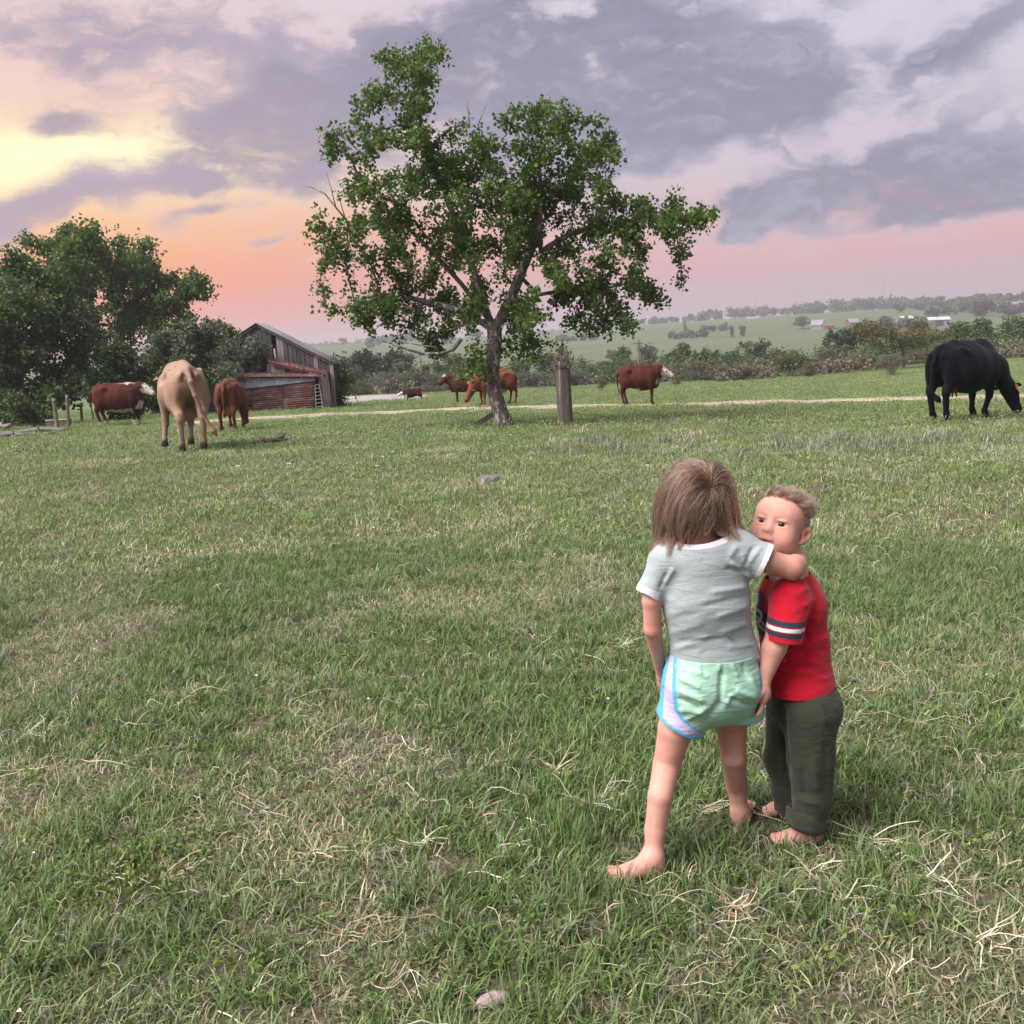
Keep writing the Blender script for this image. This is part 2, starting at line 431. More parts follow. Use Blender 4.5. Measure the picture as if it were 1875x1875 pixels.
def vnormals(V, Fq):
    n = np.cross(V[Fq[:, 2]]-V[Fq[:, 0]], V[Fq[:, 3]]-V[Fq[:, 1]])
    N = np.zeros_like(V)
    for i in range(4): np.add.at(N, Fq[:, i], n)
    return N/(np.linalg.norm(N, axis=1)[:, None]+1e-12)
def seg_dist2(u, v, a, b):
    a = np.asarray(a, float); b = np.asarray(b, float); ab = b-a
    t = np.clip(((u-a[0])*ab[0]+(v-a[1])*ab[1])/(ab@ab), 0, 1)
    return np.hypot(u-a[0]-t*ab[0], v-a[1]-t*ab[1]), t
def region(bm, centre, radius, axis=None, test=None):
    if centre is None: return bm.verts[:]+bm.edges[:]+bm.faces[:]
    c = Vector(centre); a = Vector(axis) if axis is not None else None
    def inside(q):
        d = q-c
        if a is not None:
            s = d.dot(a)
            if s < -.075 or s > .12: return False
            d = d-a*s
        return d.length < radius and (test is None or test(q))
    gv = {v for v in bm.verts if inside(v.co)}
    gf = [f for f in bm.faces if all(v in gv for v in f.verts)]
    return list({v for f in gf for v in f.verts})+list({e for f in gf for e in f.edges})+gf
def bands(o, P0, n0, specs, centre, radius, axis=None, test=None):
    """stitch bands of another cloth round a sleeve, neck or hem: clean edges along planes parallel to the opening"""
    bm = bmesh.new(); bm.from_mesh(o.data); n = Vector(n0).normalized(); p = Vector(P0)
    for b in sorted({x for s in specs for x in s[:2]}):
        bmesh.ops.bisect_plane(bm, geom=region(bm, centre, radius, axis, test), plane_co=p+n*b, plane_no=n)
    for f in region(bm, centre, radius, axis, test):
        if isinstance(f, bmesh.types.BMFace):
            s = (f.calc_center_median()-p).dot(n)
            for (a, b, mi) in specs:
                if a < s < b: f.material_index = mi
    bm.to_mesh(o.data); bm.free(); o.data.update()
def cut(o, co, no, centre=None, radius=None, axis=None, test=None):
    """slice a garment open along a plane (only near the centre): what lies on the side of the normal goes"""
    bm = bmesh.new(); bm.from_mesh(o.data)
    if centre is not None:
        geom = region(bm, centre, radius, axis, test)
    else: geom = bm.verts[:]+bm.edges[:]+bm.faces[:]
    bmesh.ops.bisect_plane(bm, geom=geom, plane_co=Vector(co), plane_no=Vector(no), clear_outer=True)
    bm.to_mesh(o.data); bm.free(); o.data.update()
def solidify(o, th):
    m_ = o.modifiers.new('thick', 'SOLIDIFY'); m_.thickness = th; m_.offset = -1
def hair_obj(name, strands, radius, mat, parent):
    """strands: array (n, k, 3)"""
    n, k, _ = strands.shape
    cu = bpy.data.hair_curves.new(name); cu.add_curves([k]*n)
    cu.attributes['position'].data.foreach_set('vector', strands.astype(np.float32).ravel())
    ra = cu.attributes.get('radius') or cu.attributes.new('radius', 'FLOAT', 'POINT')
    prof = np.linspace(1, .35, k)
    ra.data.foreach_set('value', (np.ones((n, 1))*prof*radius).astype(np.float32).ravel())
    cu.materials.append(mat)
    o = bpy.data.objects.new(name, cu); C.objects.link(o)
    if parent is not None: o.parent = parent
    return o
def hair_mat(name, stops, rough=.35):
    m_ = bpy.data.materials.new(name); m_.use_nodes = True
    t = NT(m_.node_tree); t.n.clear()
    out = t.new('ShaderNodeOutputMaterial'); hi = t.new('ShaderNodeHairInfo')
    c = t.ramp(hi.outputs['Random'], stops)
    h = t.new('ShaderNodeBsdfHairPrincipled'); h.parametrization = 'COLOR'
    t.put(h.inputs['Color'], c); h.inputs['Roughness'].default_value = rough; h.inputs['Radial Roughness'].default_value = .5
    t.l.new(h.outputs[0], out.inputs[0]); return m_
DARKM = material('dark opening', (.03, .03, .035), .5)
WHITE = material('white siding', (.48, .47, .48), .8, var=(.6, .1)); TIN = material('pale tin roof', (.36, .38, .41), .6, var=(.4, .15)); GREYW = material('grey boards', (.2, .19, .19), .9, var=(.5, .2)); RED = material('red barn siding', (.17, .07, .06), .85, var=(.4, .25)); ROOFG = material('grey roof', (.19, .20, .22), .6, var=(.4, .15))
# ------------------------------------------------------------------ ground
def ground_material():
    m_ = bpy.data.materials.new('pasture soil and thatch'); m_.use_nodes = True
    t = NT(m_.node_tree); b = t.n['Principled BSDF']
    pos = t.new('ShaderNodeNewGeometry').outputs['Position']
    ln = t.new('ShaderNodeVectorMath', operation='LENGTH'); t.l.new(pos, ln.inputs[0]); r = ln.outputs['Value']
    near = t.mix(t.mapr(t.noise(pos, 2.2, 6, .65), .38, .62), (.095, .074, .052), (.075, .085, .038))
    near = t.mix(t.mapr(t.noise(pos, 60, 5, .75), .48, .66), near, (.25, .205, .145))
    mid = t.mix(t.mapr(t.noise(pos, .35, 7, .62), .36, .64), (.085, .125, .034), (.125, .158, .06))
    mid = t.mix(t.mapr(t.noise(pos, 3.0, 6, .7), .52, .72), mid, (.15, .15, .075))
    mp = t.new('ShaderNodeMapping'); t.l.new(pos, mp.inputs[0]); mp.inputs['Scale'].default_value = (.004, .018, .0)
    far = t.mix(t.mapr(t.noise(mp.outputs[0], 1.0, 5, .6), .38, .62), (.062, .090, .038), (.09, .113, .055))
    mp2 = t.new('ShaderNodeMapping'); t.l.new(pos, mp2.inputs[0]); mp2.inputs['Scale'].default_value = (.01, .09, .0)
    far = t.mix(t.mapr(t.noise(mp2.outputs[0], 1.0, 4, .7), .5, .72), far, (.075, .095, .045))
    c = t.mix(t.mapr(r, 14, 26, 0, 1, True), near, mid)
    c = t.mix(t.mapr(r, 130, 260, 0, 1, True), c, far)
    t.l.new(c, b.inputs['Base Color']); b.inputs['Roughness'].default_value = .95; b.inputs['Specular IOR Level'].default_value = .1
    h = t.m('ADD', t.m('MULTIPLY', t.noise(pos, 9, 6, .7), .03), t.m('MULTIPLY', t.noise(pos, 70, 5, .75), .016))
    bp = t.new('ShaderNodeBump'); bp.inputs['Distance'].default_value = 1.0; t.l.new(h, bp.inputs['Height']); t.l.new(bp.outputs[0], b.inputs['Normal'])
    return m_
def build_ground():
    na = 640
    # finer sectors toward the view, coarser behind
    th = np.linspace(-math.pi, math.pi, na, endpoint=False); th = th-0.62*np.sin(th)
    rr = np.concatenate([[.25, .6, 1.0], np.geomspace(1.4, 2600, 300)])
    T, Rr = np.meshgrid(th, rr)
    x, y = Rr*np.sin(T), Rr*np.cos(T)
    z = height(x, y)
    V = np.stack([x, y, z], -1).reshape(-1, 3)
    V = np.r_[V, [[0, 0, float(height(0, 0))]]]
    n = len(rr)
    i = np.arange(n-1)[:, None]; j = np.arange(na)[None, :]
    q = np.stack([i*na+j, i*na+(j+1) % na, (i+1)*na+(j+1) % na, (i+1)*na+j], -1).reshape(-1, 4)[:, ::-1]
    fc = [tuple(f) for f in q.tolist()]+[(len(V)-1, k, (k+1) % na) for k in range(na)]
    return obj('ground', V, fc, ground_material(), smooth=True, kind='structure')
build_ground()

# ------------------------------------------------------------------ dirt path, a pale cattle track worn across the pasture
PATH_PX = [(330, 775), (440, 768), (540, 763), (640, 757.5), (740, 754), (820, 750), (900, 747.5), (1000, 745), (1100, 742.5), (1200, 741), (1300, 739), (1420, 736), (1540, 733), (1700, 729), (1800, 726.5), (1900, 724), (2050, 720)]
PATH = np.array([G(u, v)[:2] for u, v in PATH_PX])
def path_dist(x, y):
    d = np.full(np.shape(x), 1e9)
    for a, b in zip(PATH[:-1], PATH[1:]):
        ab = b-a; t = np.clip(((x-a[0])*ab[0]+(y-a[1])*ab[1])/(ab@ab), 0, 1)
        d = np.minimum(d, np.hypot(x-a[0]-t*ab[0], y-a[1]-t*ab[1]))
    return d
def build_path():
    pts = []
    for a, b in zip(PATH[:-1], PATH[1:]):
        n = max(2, int(np.linalg.norm(b-a)/.12))
        pts += [a+(b-a)*k/n for k in range(n)]
    p = np.array(pts); tg = np.gradient(p, axis=0); tg /= np.linalg.norm(tg, axis=1)[:, None]
    nr = np.c_[-tg[:, 1], tg[:, 0]]
    s = np.arange(len(p))*.12
    def wob(seed):
        r_ = np.random.default_rng(seed); o_ = np.zeros(len(p))
        for k in range(9):
            o_ += np.sin(s*r_.uniform(.4, 6)+r_.uniform(0, 6))*r_.uniform(.03, .13)
        return o_
    grow = np.interp(s, [0, 8, 14, 22, 1e3], [.35, .55, .9, 1.15, 1.2])
    wl = np.clip(grow*.9+2.0*wob(1), .08, 3); wr = np.clip(grow*.9+2.0*wob(2), .08, 3)
    V, F_ = [], []
    ks = np.linspace(-1, 1, 7)
    for k in ks:
        q = p+nr*np.where(k > 0, wl*k, wr*k)[:, None]
        z = height(q[:, 0], q[:, 1])+.035*(1-k*k)+.006-.02*(abs(k) > .99)
        V.append(np.c_[q, z])
    V = np.concatenate(V); n = len(p)
    for k in range(6):
        for i in range(n-1): F_.append((k*n+i, k*n+i+1, (k+1)*n+i+1, (k+1)*n+i))
    m_ = material('pale trodden dirt', (.29, .24, .185), .95, var=(1.2, .22), var2=(9, .2), bump=[(14, .02)], coord='Object', mixcol=((.16, .15, .07), 2.4, .56, .66))
    return obj('dirt_path', V, F_, m_, smooth=True, kind='structure')
build_path()

# ------------------------------------------------------------------ pond
def build_pond():
    n = 96; a = np.arange(n)*2*math.pi/n
    w = 1.02+.04*np.sin(3*a+1)+.03*np.sin(7*a)
    V = np.r_[np.c_[PX+PA*w*np.cos(a), PY+PB*w*np.sin(a), np.full(n, PZ-.05)], [[PX, PY, PZ-.05]]]
    m_ = bpy.data.materials.new('still water'); m_.use_nodes = True
    t = NT(m_.node_tree); b = t.n['Principled BSDF']
    b.inputs['Base Color'].default_value = (.34, .32, .31, 1); b.inputs['Roughness'].default_value = .22; b.inputs['IOR'].default_value = 1.33
    b.inputs['Specular IOR Level'].default_value = .9
    pos = t.new('ShaderNodeNewGeometry').outputs['Position']; bp = t.new('ShaderNodeBump'); bp.inputs['Distance'].default_value = 1.0
    t.l.new(t.m('MULTIPLY', t.noise(pos, 3.0, 4, .6), .06), bp.inputs['Height']); t.l.new(bp.outputs[0], b.inputs['Normal'])
    obj('pond_water', V, [(n, i, (i+1) % n) for i in range(n)], m_, kind='structure')
build_pond()

# ------------------------------------------------------------------ grass: tufts scattered over the pasture
SRC = bpy.data.collections.new('grass_sources')
def blade_tuft(name, n, rad, hmin, hmax, width, mat, cols, lean=.5, seed=0, seg=3, flat=0.0):
    r_ = np.random.default_rng(seed)
    V, F_, Tn = [], [], []
    for i in range(n):
        q = rad*math.sqrt(r_.random()); a = r_.uniform(0, 2*math.pi)
        b0 = np.array([q*math.cos(a), q*math.sin(a), -.006])
        h = r_.uniform(hmin, hmax); az = r_.uniform(0, 2*math.pi)
        ln = lean*r_.uniform(.3, 1.6); 
        if r_.random() < flat: ln = r_.uniform(1.5, 3.2)
        d = np.array([math.cos(az), math.sin(az), 0]); s = np.array([-d[1], d[0], 0])
        tw = r_.uniform(-.6, .6); s = s*math.cos(tw)+d*math.sin(tw)
        w = width*r_.uniform(.7, 1.3)
        c = np.array(cols[r_.integers(len(cols))])*r_.uniform(.75, 1.25)
        n0 = len(V)
        for k in range(seg+1):
            u = k/seg
            th = ln*u*.9
            p = b0+h*u*(np.array([0, 0, 1])*math.cos(th*.75)+d*math.sin(th*.75))
            ww = w*(1-u**1.6)*.5+.0002
            V += [p-s*ww, p+s*ww]; Tn += [c, c]
            if k: F_.append((n0+2*k-2, n0+2*k-1, n0+2*k+1, n0+2*k))
    me = bpy.data.meshes.new(name); me.from_pydata([tuple(v) for v in V], [], F_); me.update()
    at = me.color_attributes.new('tint', 'FLOAT_COLOR', 'POINT'); at.data.foreach_set('color', np.c_[np.array(Tn), np.ones(len(Tn))].astype(np.float32).ravel())
    me.materials.append(mat); me.shade_smooth()
    o = bpy.data.objects.new(name, me); SRC.objects.link(o); return o
def grass_material():
    m_ = bpy.data.materials.new('grass blades'); m_.use_nodes = True
    t = NT(m_.node_tree); b = t.n['Principled BSDF']; out = t.n['Material Output']
    c = t.new('ShaderNodeAttribute', attribute_name='tint').outputs['Color']
    pos = t.new('ShaderNodeNewGeometry').outputs['Position']
    oi = t.new('ShaderNodeObjectInfo').outputs['Random']
    f = t.m('ADD', t.mapr(oi, 0, 1, .86, 1.34), t.mapr(t.noise(pos, .9, 5, .6), .3, .7, -.13, .15))
    g = t.new('ShaderNodeCombineColor'); [t.l.new(f, g.inputs[i]) for i in range(3)]
    c = t.mix(1.0, c, g.outputs[0], 'MULTIPLY')
    c = t.mix(t.mapr(t.noise(pos, .55, 4, .6), .48, .72, 0, .42), c, (.16, .165, .105))
    c = t.mix(t.mapr(t.noise(pos, .8, 3, .6), .55, .75, 0, .3), c, (.13, .215, .055))
    t.l.new(c, b.inputs['Base Color']); b.inputs['Roughness'].default_value = .55; b.inputs['Specular IOR Level'].default_value = .3
    tr = t.new('ShaderNodeBsdfTranslucent'); t.l.new(c, tr.inputs[0])
    ms = t.new('ShaderNodeMixShader'); ms.inputs[0].default_value = .3
    t.l.new(b.outputs[0], ms.inputs[1]); t.l.new(tr.outputs[0], ms.inputs[2]); t.l.new(ms.outputs[0], out.inputs[0])
    return m_
GM = grass_material()
g1, g2, g3, g4 = (.10, .172, .042), (.15, .215, .065), (.13, .165, .085), (.195, .225, .105)
st1, st2, st3 = (.52, .45, .30), (.36, .30, .20), (.44, .42, .33)
kinds = []
def K(*a, **k): blade_tuft('grass_tuft_%02d' % len(kinds), *a, mat=GM, seed=len(kinds)+50, **k); kinds.append(1); return len(kinds)-1
NEAR = [K(20, .042, .035, .085, .0050, cols=[g1, g1, g2, g3], lean=.9, flat=.15) for _ in range(4)]
NEAR2 = [K(24, .06, .02, .055, .0040, cols=[g2, g3, g3, g4, st2], lean=1.3, flat=.3) for _ in range(4)]
NEARS = [K(22, .07, .02, .055, .003, cols=[st1, st2, st3, g3, g3], lean=1.8, flat=.5) for _ in range(3)]
LUSH = [K(26, .055, .035, .085, .0045, cols=[g1, g1, (.07, .16, .03), g2], lean=.7, flat=.1) for _ in range(3)]
MID = [K(50, .15, .022, .055, .0065, cols=[g1, g2, g2, g4, g4], lean=1.0, flat=.25) for _ in range(4)]
MIDS = [K(50, .15, .025, .075, .0055, cols=[g3, st1, st2, g4, st3], lean=1.3, flat=.3) for _ in range(3)]
FARK = [K(120, .5, .02, .055, .016, cols=[g1, g2, g2, g4, g4], lean=1.0, flat=.2) for _ in range(4)]
FARS = [K(90, .5, .02, .065, .013, cols=[g3, st2, g4, g3], lean=1.1, flat=.2) for _ in range(2)]
gw1, gw2, gw3 = (.145, .165, .11), (.20, .205, .155), (.11, .14, .07)
WEED = [K(34, .11, .07, .20, .0075, cols=[gw1, gw1, gw2, gw3, st3], lean=.8, flat=.15) for _ in range(4)]
EXCL = []          # (x, y, radius): where no grass may grow (feet, posts, trunks)
def scatter_grass():
    pts, idx, rot, scl = [], [], [], []
    r_ = np.random.default_rng(21)
    def ring(r0, r1, dens, pick, smin_, smax_, half=R(34), accept=None):
        area = half*(r1*r1-r0*r0); n = int(area*dens)
        rr = np.sqrt(r_.uniform(r0*r0, r1*r1, n)); th = r_.uniform(-half, half, n)
        x, y = rr*np.sin(th), rr*np.cos(th)
        pd = path_dist(x, y); pn = path_dist(x, y+1.3); pc = vnoise(x*1.9, y*2.9, 71) > .28; ok = ((pd > .6+.6*r_.random(n)) & (pn > .2+.7*r_.random(n))) | (pc & (r_.random(n) < .75))
        ok &= ((x-PX)/PA)**2+((y+1.5-PY)/(PB+3))**2 > 1.12
        for (ex, ey, er) in EXCL: ok &= np.hypot(x-ex, y-ey) > er
        if accept is not None: ok &= accept(x, y, r_.random(n))
        x, y = x[ok], y[ok]; n = len(x)
        pts.append(np.c_[x, y, height(x, y)]); idx.append(pick(x, y, n))
        rot.append(np.c_[r_.normal(0, .12, n), r_.normal(0, .12, n), r_.uniform(0, 6.283, n)])
        scl.append(r_.uniform(smin_, smax_, n))
    # mosaic: green, thin thatch and straw patches
    nA = lambda x, y: vnoise(x*2.6, y*2.6, 31)+.6*vnoise(x*6.3, y*6.3, 32)
    nB = lambda x, y: .75*vnoise(x*4.6, y*4.6, 33)+.6*vnoise(x*10.5, y*10.5, 34)
    def pick_near(x, y, n):
        a, b = nA(x, y)+r_.normal(0, .35, n), nB(x, y)+r_.normal(0, .35, n)
        o_ = np.array(NEAR2)[r_.integers(0, 4, n)]
        o_ = np.where(a > -.1, np.array(NEAR)[r_.integers(0, 4, n)], o_)
        o_ = np.where(b > .66, np.array(NEARS)[r_.integers(0, 3, n)], o_)
        return np.where(a > 1.5, np.array(LUSH)[r_.integers(0, 3, n)], o_)
    ring(.5, 7.5, 660, pick_near, .75, 1.3, half=R(80), accept=lambda x, y, q: q < np.clip(.97-.3*(nB(x, y) > 1.0), 0, 1))
    def pick_mid(x, y, n):
        a = .6*vnoise(x*2.2, y*2.2, 41)+r_.normal(0, .55, n)
        return np.where(a > .72, np.array(MIDS)[r_.integers(0, 3, n)], np.array(MID)[r_.integers(0, 4, n)])
    ring(7.0, 19, 88, pick_mid, .8, 1.35, half=R(56))
    def pick_far(x, y, n):
        a = vnoise(x*.6, y*.6, 43)+r_.normal(0, .5, n)
        return np.where(a > .5, np.array(FARS)[r_.integers(0, 2, n)], np.array(FARK)[r_.integers(0, 4, n)])
    ring(18, 46, 7.0, pick_far, .8, 1.25, half=R(42))
    ring(46, 92, 2.2, pick_far, 1.0, 1.7, half=R(38))
    # grey-green weedy fringe on the rise to the right, and a thinner one on the left
    fr = np.array([G(u, v)[:2] for u, v in [(1200, 815), (1330, 820), (1480, 812), (1620, 812), (1760, 812), (1880, 805), (2000, 800)]])
    fl = np.array([G(u, v)[:2] for u, v in [(150, 862), (280, 852), (400, 846), (520, 848), (600, 846)]])
    def band(poly, wid):
        def f(x, y, q):
            d = np.full(len(x), 1e9)
            for a, b in zip(poly[:-1], poly[1:]):
                ab = b-a; t = np.clip(((x-a[0])*ab[0]+(y-a[1])*ab[1])/(ab@ab), 0, 1)
                d = np.minimum(d, np.hypot(x-a[0]-t*ab[0], y-a[1]-t*ab[1]))
            return q < np.exp(-(d/wid)**2)*np.clip(.75+.5*vnoise(x*1.7, y*1.7, 51), 0.05, 1)
        return f
    wp = lambda x, y, n: np.array(WEED)[r_.integers(0, 4, n)]
    ring(7, 16, 17, wp, .6, 1.25, accept=band(fr, 1.5))
    ring(7, 16, 6, wp, .4, .7, accept=band(fl, .9))
    ring(3.0, 12, 1.3, wp, .35, .65)
    ring(12, 40, .5, wp, .5, 1.1)
    V = np.concatenate(pts); I = np.concatenate(idx); Ro = np.concatenate(rot); S = np.concatenate(scl)
    me = bpy.data.meshes.new('grass'); me.vertices.add(len(V)); me.vertices.foreach_set('co', V.astype(np.float32).ravel())
    me.attributes.new('pick', 'INT', 'POINT').data.foreach_set('value', I.astype(np.int32))
    me.attributes.new('turn', 'FLOAT_VECTOR', 'POINT').data.foreach_set('vector', Ro.astype(np.float32).ravel())
    me.attributes.new('size', 'FLOAT', 'POINT').data.foreach_set('value', S.astype(np.float32))
    o = bpy.data.objects.new('grass', me); C.objects.link(o); tag(o, 'short grazed pasture grass with dry straw mixed in', None, None, 'stuff')
    ng = bpy.data.node_groups.new('grass scatter', 'GeometryNodeTree')
    ng.interface.new_socket('Geometry', in_out='INPUT', socket_type='NodeSocketGeometry'); ng.interface.new_socket('Geometry', in_out='OUTPUT', socket_type='NodeSocketGeometry')
    N = ng.nodes; L = ng.links
    gi, go = N.new('NodeGroupInput'), N.new('NodeGroupOutput')
    iop = N.new('GeometryNodeInstanceOnPoints'); ci = N.new('GeometryNodeCollectionInfo')
    ci.inputs['Collection'].default_value = SRC; ci.inputs['Separate Children'].default_value = True; ci.inputs['Reset Children'].default_value = True
    def na(name, typ):
        n_ = N.new('GeometryNodeInputNamedAttribute'); n_.data_type = typ; n_.inputs[0].default_value = name
        return [s for s in n_.outputs if s.enabled and s.name == 'Attribute'][0]
    L.new(gi.outputs[0], iop.inputs['Points']); L.new(ci.outputs[0], iop.inputs['Instance']); iop.inputs['Pick Instance'].default_value = True
    L.new(na('pick', 'INT'), iop.inputs['Instance Index'])
    er = N.new('FunctionNodeEulerToRotation'); L.new(na('turn', 'FLOAT_VECTOR'), er.inputs[0]); L.new(er.outputs[0], iop.inputs['Rotation'])
    L.new(na('size', 'FLOAT'), iop.inputs['Scale'])
    L.new(iop.outputs[0], go.inputs[0])
    md = o.modifiers.new('scatter', 'NODES'); md.node_group = ng
    print('grass instances', len(V))

# ------------------------------------------------------------------ dry stems lying about in the grass
def dry_stems():
    r_ = np.random.default_rng(77)
    V, F_, Tn = [], [], []; n0 = 0
    def stem(p, L_, az, rad, col, n=9, kink=.25, lift=.035, rise=0.0):
        nonlocal n0
        pts = [np.array([p[0], p[1], gz(p[0], p[1])+r_.uniform(.004, .02)])]
        pit = rise
        for k in range(n-1):
            az += r_.normal(0, kink)
            if r_.random() < .1: az += r_.normal(0, .9)
            st = L_/(n-1); q = pts[-1]+np.array([math.cos(az)*st*math.cos(pit), math.sin(az)*st*math.cos(pit), math.sin(pit)*st])
            pit -= r_.uniform(0, .16) if rise else 0
            if not rise: q[2] = gz(q[0], q[1])+.012+lift*(.5+.5*math.sin(k*.8+p[0]*40))*r_.uniform(.6, 1.1)
            q[2] = max(q[2], gz(q[0], q[1])+.004)
            pts.append(q)
        v, f = tube(pts, np.linspace(rad, rad*.45, n), 3, False)
        V.append(v); F_.extend([tuple(i+n0 for i in q) for q in f]); Tn.append(np.tile(col, (len(v), 1))); n0 += len(v)
        return pts
    cols = [np.array(c)*1.12 for c in [(.50, .45, .33), (.42, .37, .25), (.34, .26, .18), (.44, .41, .33), (.36, .30, .22), (.26, .2, .14)]]
    def where(r0, r1):
        rr = math.sqrt(r_.uniform(r0*r0, r1*r1)); th = r_.uniform(-R(44), R(44)); return rr*math.sin(th), rr*math.cos(th)
    for _ in range(590):                                   # long stalks, some forked
        p = where(1.5, 4.6)
        if vnoise(p[0]*1.6, p[1]*1.6, 61)+r_.normal(0, .6) < -.15: continue
        c = cols[r_.integers(6)]*r_.uniform(.8, 1.15); az = r_.uniform(0, 6.28)
        pts = stem(p, r_.uniform(.10, .34), az, r_.uniform(.0010, .0019), c, 10, .2)
        for _ in range(r_.integers(0, 3)):
            q = pts[r_.integers(2, 8)]; stem(q[:2], r_.uniform(.05, .16), az+r_.normal(0, .9), .0010, c, 7)
    for _ in range(3500):                                  # short curled straw
        p = where(1.3, 6.5); stem(p, r_.uniform(.04, .12), r_.uniform(0, 6.28), r_.uniform(.0007, .0013), cols[r_.integers(6)]*r_.uniform(.75, 1.1), 6, .45, .03)
    for _ in range(950):                                   # stalks standing half upright
        p = where(1.6, 9); stem(p, r_.uniform(.05, .13), r_.uniform(0, 6.28), r_.uniform(.0008, .0014), cols[r_.integers(6)]*r_.uniform(.8, 1.1), 6, .2, rise=r_.uniform(.5, 1.3))
    for _ in range(2000):
        p = where(6, 14); stem(p, r_.uniform(.06, .2), r_.uniform(0, 6.28), r_.uniform(.0014, .0024), cols[r_.integers(6)]*r_.uniform(.8, 1.1), 6, .4, .05)
    # pulled-out root crowns and bleached crabgrass clumps
    for (u, v, n, L_) in [(1345, 1672, 26, .07), (1495, 1600, 16, .10), (585, 1570, 18, .15), (640, 1720, 14, .13), (1530, 1650, 14, .1), (1140, 1190, 14, .10), (1085, 1480, 18, .16), (480, 1490, 14, .1),
                          (760, 1560, 14, .12), (300, 1620, 14, .12), (190, 1610, 12, .16), (870, 1500, 12, .13), (60, 1355, 22, .08), (980, 1105, 16, .12), (1290, 1490, 20, .09), (1020, 1420, 14, .12), (930, 1560, 12, .1), (1600, 1550, 12, .12), (1720, 1620, 14, .12), (1800, 1730, 12, .15)]:
        g = G(u, v); c = cols[r_.integers(0, 5)]*r_.uniform(.95, 1.2)
        for k in range(n): stem(g[:2]+r_.normal(0, .012, 2), L_*r_.uniform(.5, 1.2), r_.uniform(0, 6.28), r_.uniform(.001, .0022), c*r_.uniform(.8, 1.1), 6, .3, .03, rise=r_.uniform(.05, .7))
    m_ = material('bleached grass stems', (.4, .35, .25), .7, attr=True, spec=.3)
    o = obj('dry_grass_stems', np.concatenate(V), F_, m_, tint=np.concatenate(Tn), kind='stuff')
    o['label'] = 'bleached dry grass stalks lying in the turf'
dry_stems()
def weeds():
    r_ = np.random.default_rng(15); P_, c_ = [], []
    spots = [(250, 1590, 40, .16), (300, 1640, 40, .14), (200, 1680, 26, .12), (330, 1570, 26, .12), (120, 1560, 14, .06), (520, 1420, 14, .06), (90, 1760, 14, .07), (430, 1800, 14, .07), (700, 1480, 10, .05), (1650, 1700, 14, .06), (1780, 1560, 12, .06), (960, 1700, 10, .05), (60, 1450, 10, .06), (1500, 1780, 12, .06), (820, 1350, 10, .05), (350, 1300, 10, .06), (1080, 1300, 10, .06), (1760, 1330, 10, .06), (640, 1220, 12, .07), (1640, 1130, 10, .08)]
    for (u, v, n, rad) in spots:
        g = G(u, v)
        for _ in range(n):
            q = g[:2]+r_.normal(0, rad*.6, 2); z = gz(q[0], q[1])+r_.uniform(.012, .05); k = r_.integers(4, 8)
            P_.append(np.tile((q[0], q[1], z), (k, 1))+r_.normal(0, .008, (k, 3))); c_ += [r_.uniform(.8, 1.3)]*k
    V, Fq, tn = leaf_mesh(np.concatenate(P_), .017, r_, droop=-.35, aspect=.34)
    m_ = foliage_mat('broad weed leaves', (.085, .14, .035), (.13, .19, .05), (.20, .235, .075), .3, 5)
    o = obj('broadleaf_weeds', V, Fq, m_, tint=tn, kind='stuff'); o['label'] = 'low yellow green broad leaved weeds among the grass'
def flowers():
    r_ = np.random.default_rng(5); b = MB()
    px = [(530, 858), (702, 845), (437, 862), (636, 827), (935, 803), (1066, 810), (1240, 826), (690, 862), (1185, 862), (720, 835)]
    for (u, v) in px:
        g = G(u, v); n = 7
        for k in range(n):
            a = k*2*math.pi/n; c, s = math.cos(a), math.sin(a); q = .022
            z = g[2]+.055
            b.add([(g[0], g[1], z+.006), (g[0]+q*math.cos(a-.35), g[1]+q*math.sin(a-.35), z+.012), (g[0]+q*1.25*c, g[1]+q*1.25*s, z+.01), (g[0]+q*math.cos(a+.35), g[1]+q*math.sin(a+.35), z+.012)], [(0, 1, 2, 3)])
        b.tube([(g[0], g[1], g[2]-.01), (g[0]+.004, g[1], g[2]+.055)], .002, 4)
    for _ in range(260):
        rr = math.sqrt(r_.uniform(4, 900)); th = r_.uniform(-R(30), R(30)); x, y = rr*math.sin(th), rr*math.cos(th); z = gz(x, y)+.05
        q = r_.uniform(.004, .008)*(1 if rr < 8 else 1.4)
        b.add([(x-q, y, z), (x, y-q, z+.003), (x+q, y, z), (x, y+q, z+.003)], [(0, 1, 2, 3)])
    o = b.obj('small_white_flowers', material('white petals', (.75, .75, .7), .7), kind='stuff'); o['label'] = 'tiny white flowers dotted through the grass'
flowers()
